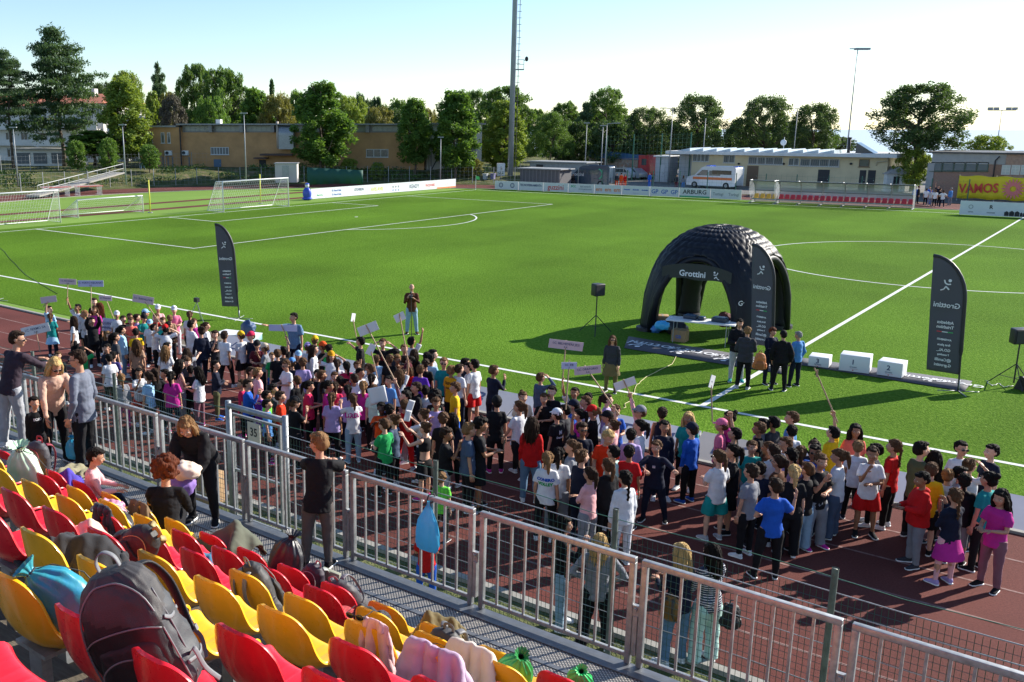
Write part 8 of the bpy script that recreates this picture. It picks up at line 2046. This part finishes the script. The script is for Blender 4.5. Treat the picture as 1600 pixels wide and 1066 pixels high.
for px,pb,pt,f,tp_,bt,l,hr,ps in ((1428,318,291,'F','lU','tN','person in blue at the dugout end, leftmost of the far group','sk','stand'),(1433,319,290,'R','lK','tK','dark dressed person beside the dugout end','sd','stand'),(1445,321,294,'B','tW','tK','child in white shirt, left of the far group','pd','stand'),(1452,322,296,'F','tLg','tGr','child in light grey in the far group','sb','stand'),
 (1450,320,291,'F','lU','tU','child in blue behind the white shirts','sk','stand'),(1459,323,296,'B','tW','tK','child in white with ponytail in the middle of the far group','pb','stand'),(1466,322,294,'BR','tK','tK','child in black in the far group','sk','stand'),(1471,324,297,'B','tW','tN','child with hands on hips in white at the right of the far group','pd','hips'),(1463,318,290,'F','tN','tN','child holding up a paper in the far group','sk','raise'),(1483,321,293,'BL','lS','tGr','grey haired man in light blue jacket at the right of the far group','sg','stand')):
    adult(px,pb,pt,f,ps,hr,tp_,bt,l,z=0,cat='child' if 'child' in l else 'adult')
adult(223,265,247,'L','walk','sk','lBr','jD','person walking along the path at the top of the bank',cap='white',z=1.62,H=1.75)
# people on the verge behind the fence
def vp(px,top,H,*a,**k):
    P=at(px,top,H); q=proj((P.x,P.y,0)); return adult(q[0],q[1],None,*a,H=H,**k)
vp(882,807,1.64,'R','face','lk','lK','jPd','woman with black hair, black top and pale jeans behind the railing',shoes='white')
vp(938,834,1.63,'B','hips','ly','lGr','wK','blonde woman in grey sweater and wide black trousers',shoes='black')
vp(1066,850,1.66,'BL','clasp','ly','lN','jD','blonde woman in navy jacket and jeans beside the striped top',shoes='white',tied=None)
e,J,s=vp(1114,850,1.64,'BL','clasp','lk','lW','wMi','black haired woman in a navy and white striped top with white flared trousers',shoes='white')
st=bpy.data.materials.new('striped_knit'); st.use_nodes=True; t,n,l=nodes(st); b=n['Principled BSDF']; b.inputs['Roughness'].default_value=.85; tc=n.new('ShaderNodeTexCoord'); sp=n.new('ShaderNodeSeparateXYZ'); l.new(tc.outputs['Object'],sp.inputs[0]); mo=n.new('ShaderNodeMath'); mo.operation='MULTIPLY'; mo.inputs[1].default_value=2*PI/.032; l.new(sp.outputs[2],mo.inputs[0]); si=n.new('ShaderNodeMath'); si.operation='SINE'; l.new(mo.outputs[0],si.inputs[0]); rr_=n.new('ShaderNodeValToRGB'); rr_.color_ramp.elements[0].position=.48; rr_.color_ramp.elements[0].color=(.02,.03,.07,1); rr_.color_ramp.elements[1].position=.56; rr_.color_ramp.elements[1].color=(.66,.66,.68,1); l.new(si.outputs[0],rr_.inputs[0]); l.new(rr_.outputs[0],b.inputs['Base Color'])
for o in e.children:
    if o.name.startswith('sweater'): setm(o,st)
P=e.location; backpack(P+V((.30,-.02,.62)),(.1,0,.6),.62,'black shoulder bag of the woman in the striped top',(.015,.015,.02),(.05,.05,.055),52)
q=at(1066,850,1.66); backpack(V((q.x,q.y-.22,.72)),(0,0,PI),.62,'mustard brown rucksack on the blonde woman in navy',(.20,.10,.02),(.05,.04,.03),53)
vp(667,818,1.25,'B','clasp','sb','tR','tU','small child in white cap, red t-shirt and blue trousers behind the railing',cap='white',age='k',cat='child')
# ------------------------------------------------------------------ people on the walkway and seats
def wk(px,top,H,age,face,pose,hair,tp_,bt,label,z=DZ,ymin=None,jit=0.,cap=None,glasses=False,fat=1.,shoes='black',skin='mid',loc=None,**k):
    P=at(px,top,z+H) if loc is None else V(loc); P.z=z
    return person((P.x,P.y,z),facing(P,face,jit),age,H,pose,hair[:-1],hair[-1],tp_[0],COLS[tp_[1:]],bt[0],COLS[bt[1:]],label,'child' if age=='k' else 'adult',None,cap=cap,skin=skin,shoes=shoes,hi=1,fat=fat,glasses=glasses,**k)
CLOTH['plum']='352a35'; CLOTH['blue grey']='676d7c'; CLOTH['cream knit']='c7a593'; CLOTH['pale trousers']='a3a6ad'; CLOTH['dark grey']='55504f'
COLS.update(Pm='plum',Bg='blue grey',Ck='cream knit',Pt='pale trousers',Dg='dark grey')
wk(8,500,1.78,'a','BR','lean','sd','lPm','jPt','man in dark plum shirt and pale grey jeans leaning on the railing',jit=-10,glasses=True,shoes='white',loc=onY(4,505,-15.15))
wk(75,552,1.66,'a','F','stoop','ly','lCk','tK','blonde woman in cream sweater and sunglasses bending towards the boy',glasses=True,jit=18,loc=(-3.68,-15.12,DZ))
eb,_j,_s=wk(62,614,1.10,'k','F','stand','sk','lK','tK','small boy in black and white tracksuit in front of the blonde woman',jit=20,loc=(-3.48,-15.50,DZ))
decal(eb,[o for o in eb.children if o.name.startswith('sweater')][0],'IIOIO',.06,1.02,'white',True)
wk(125,548,1.77,'a','BL','pocket','sd','lBg','tK','man in grey blue shirt and black trousers seen from behind, head down',jit=15,glasses=True,fat=1.1,loc=(-2.92,-15.12,DZ))
e,J,s=wk(505,662,1.50,'k','B','rail','sh','tK','tDg','boy in black t-shirt and grey trousers leaning on the top rail',jit=-14,loc=(1.50,-15.14,DZ))
wk(155,700,1.30,'k','R','sit','sk','lPp','tN','boy in pale pink top sitting on the first row beside the walkway',z=DZ+.50,jit=-6,loc=(-.95,-16.33,DZ))
wk(250,710,1.60,'a','BR','sitcross','ar','lK','tK','woman with a ball of curly auburn hair sitting with crossed legs',z=DZ+.50,jit=30,shoes='light grey',loc=(.38,-16.30,DZ))
wk(290,660,1.66,'a','FL','bend','lh','jK','tK','young woman with long light brown hair bending over a purple bag',jit=25,loc=(-.42,-15.15,DZ))
lump(V((-.10,-15.70,2.60)),(.17,.13,.16),'cream and purple jacket held by the bending young woman',mat('jk_purple',(.22,.13,.42),.8),'jacket','purple_jacket',61)
lump(V((-.04,-15.68,2.82)),(.2,.15,.10),'cream lining cloth folded on the purple jacket',mat('jk_cream',(.70,.55,.45),.8),'cloth','cream_cloth',62)
stringbag(V((-3.02,-15.25,2.25)),.2,.7,'light blue plastic bag in the hand of the man in grey blue',(.03,.35,.60),26)
forest()
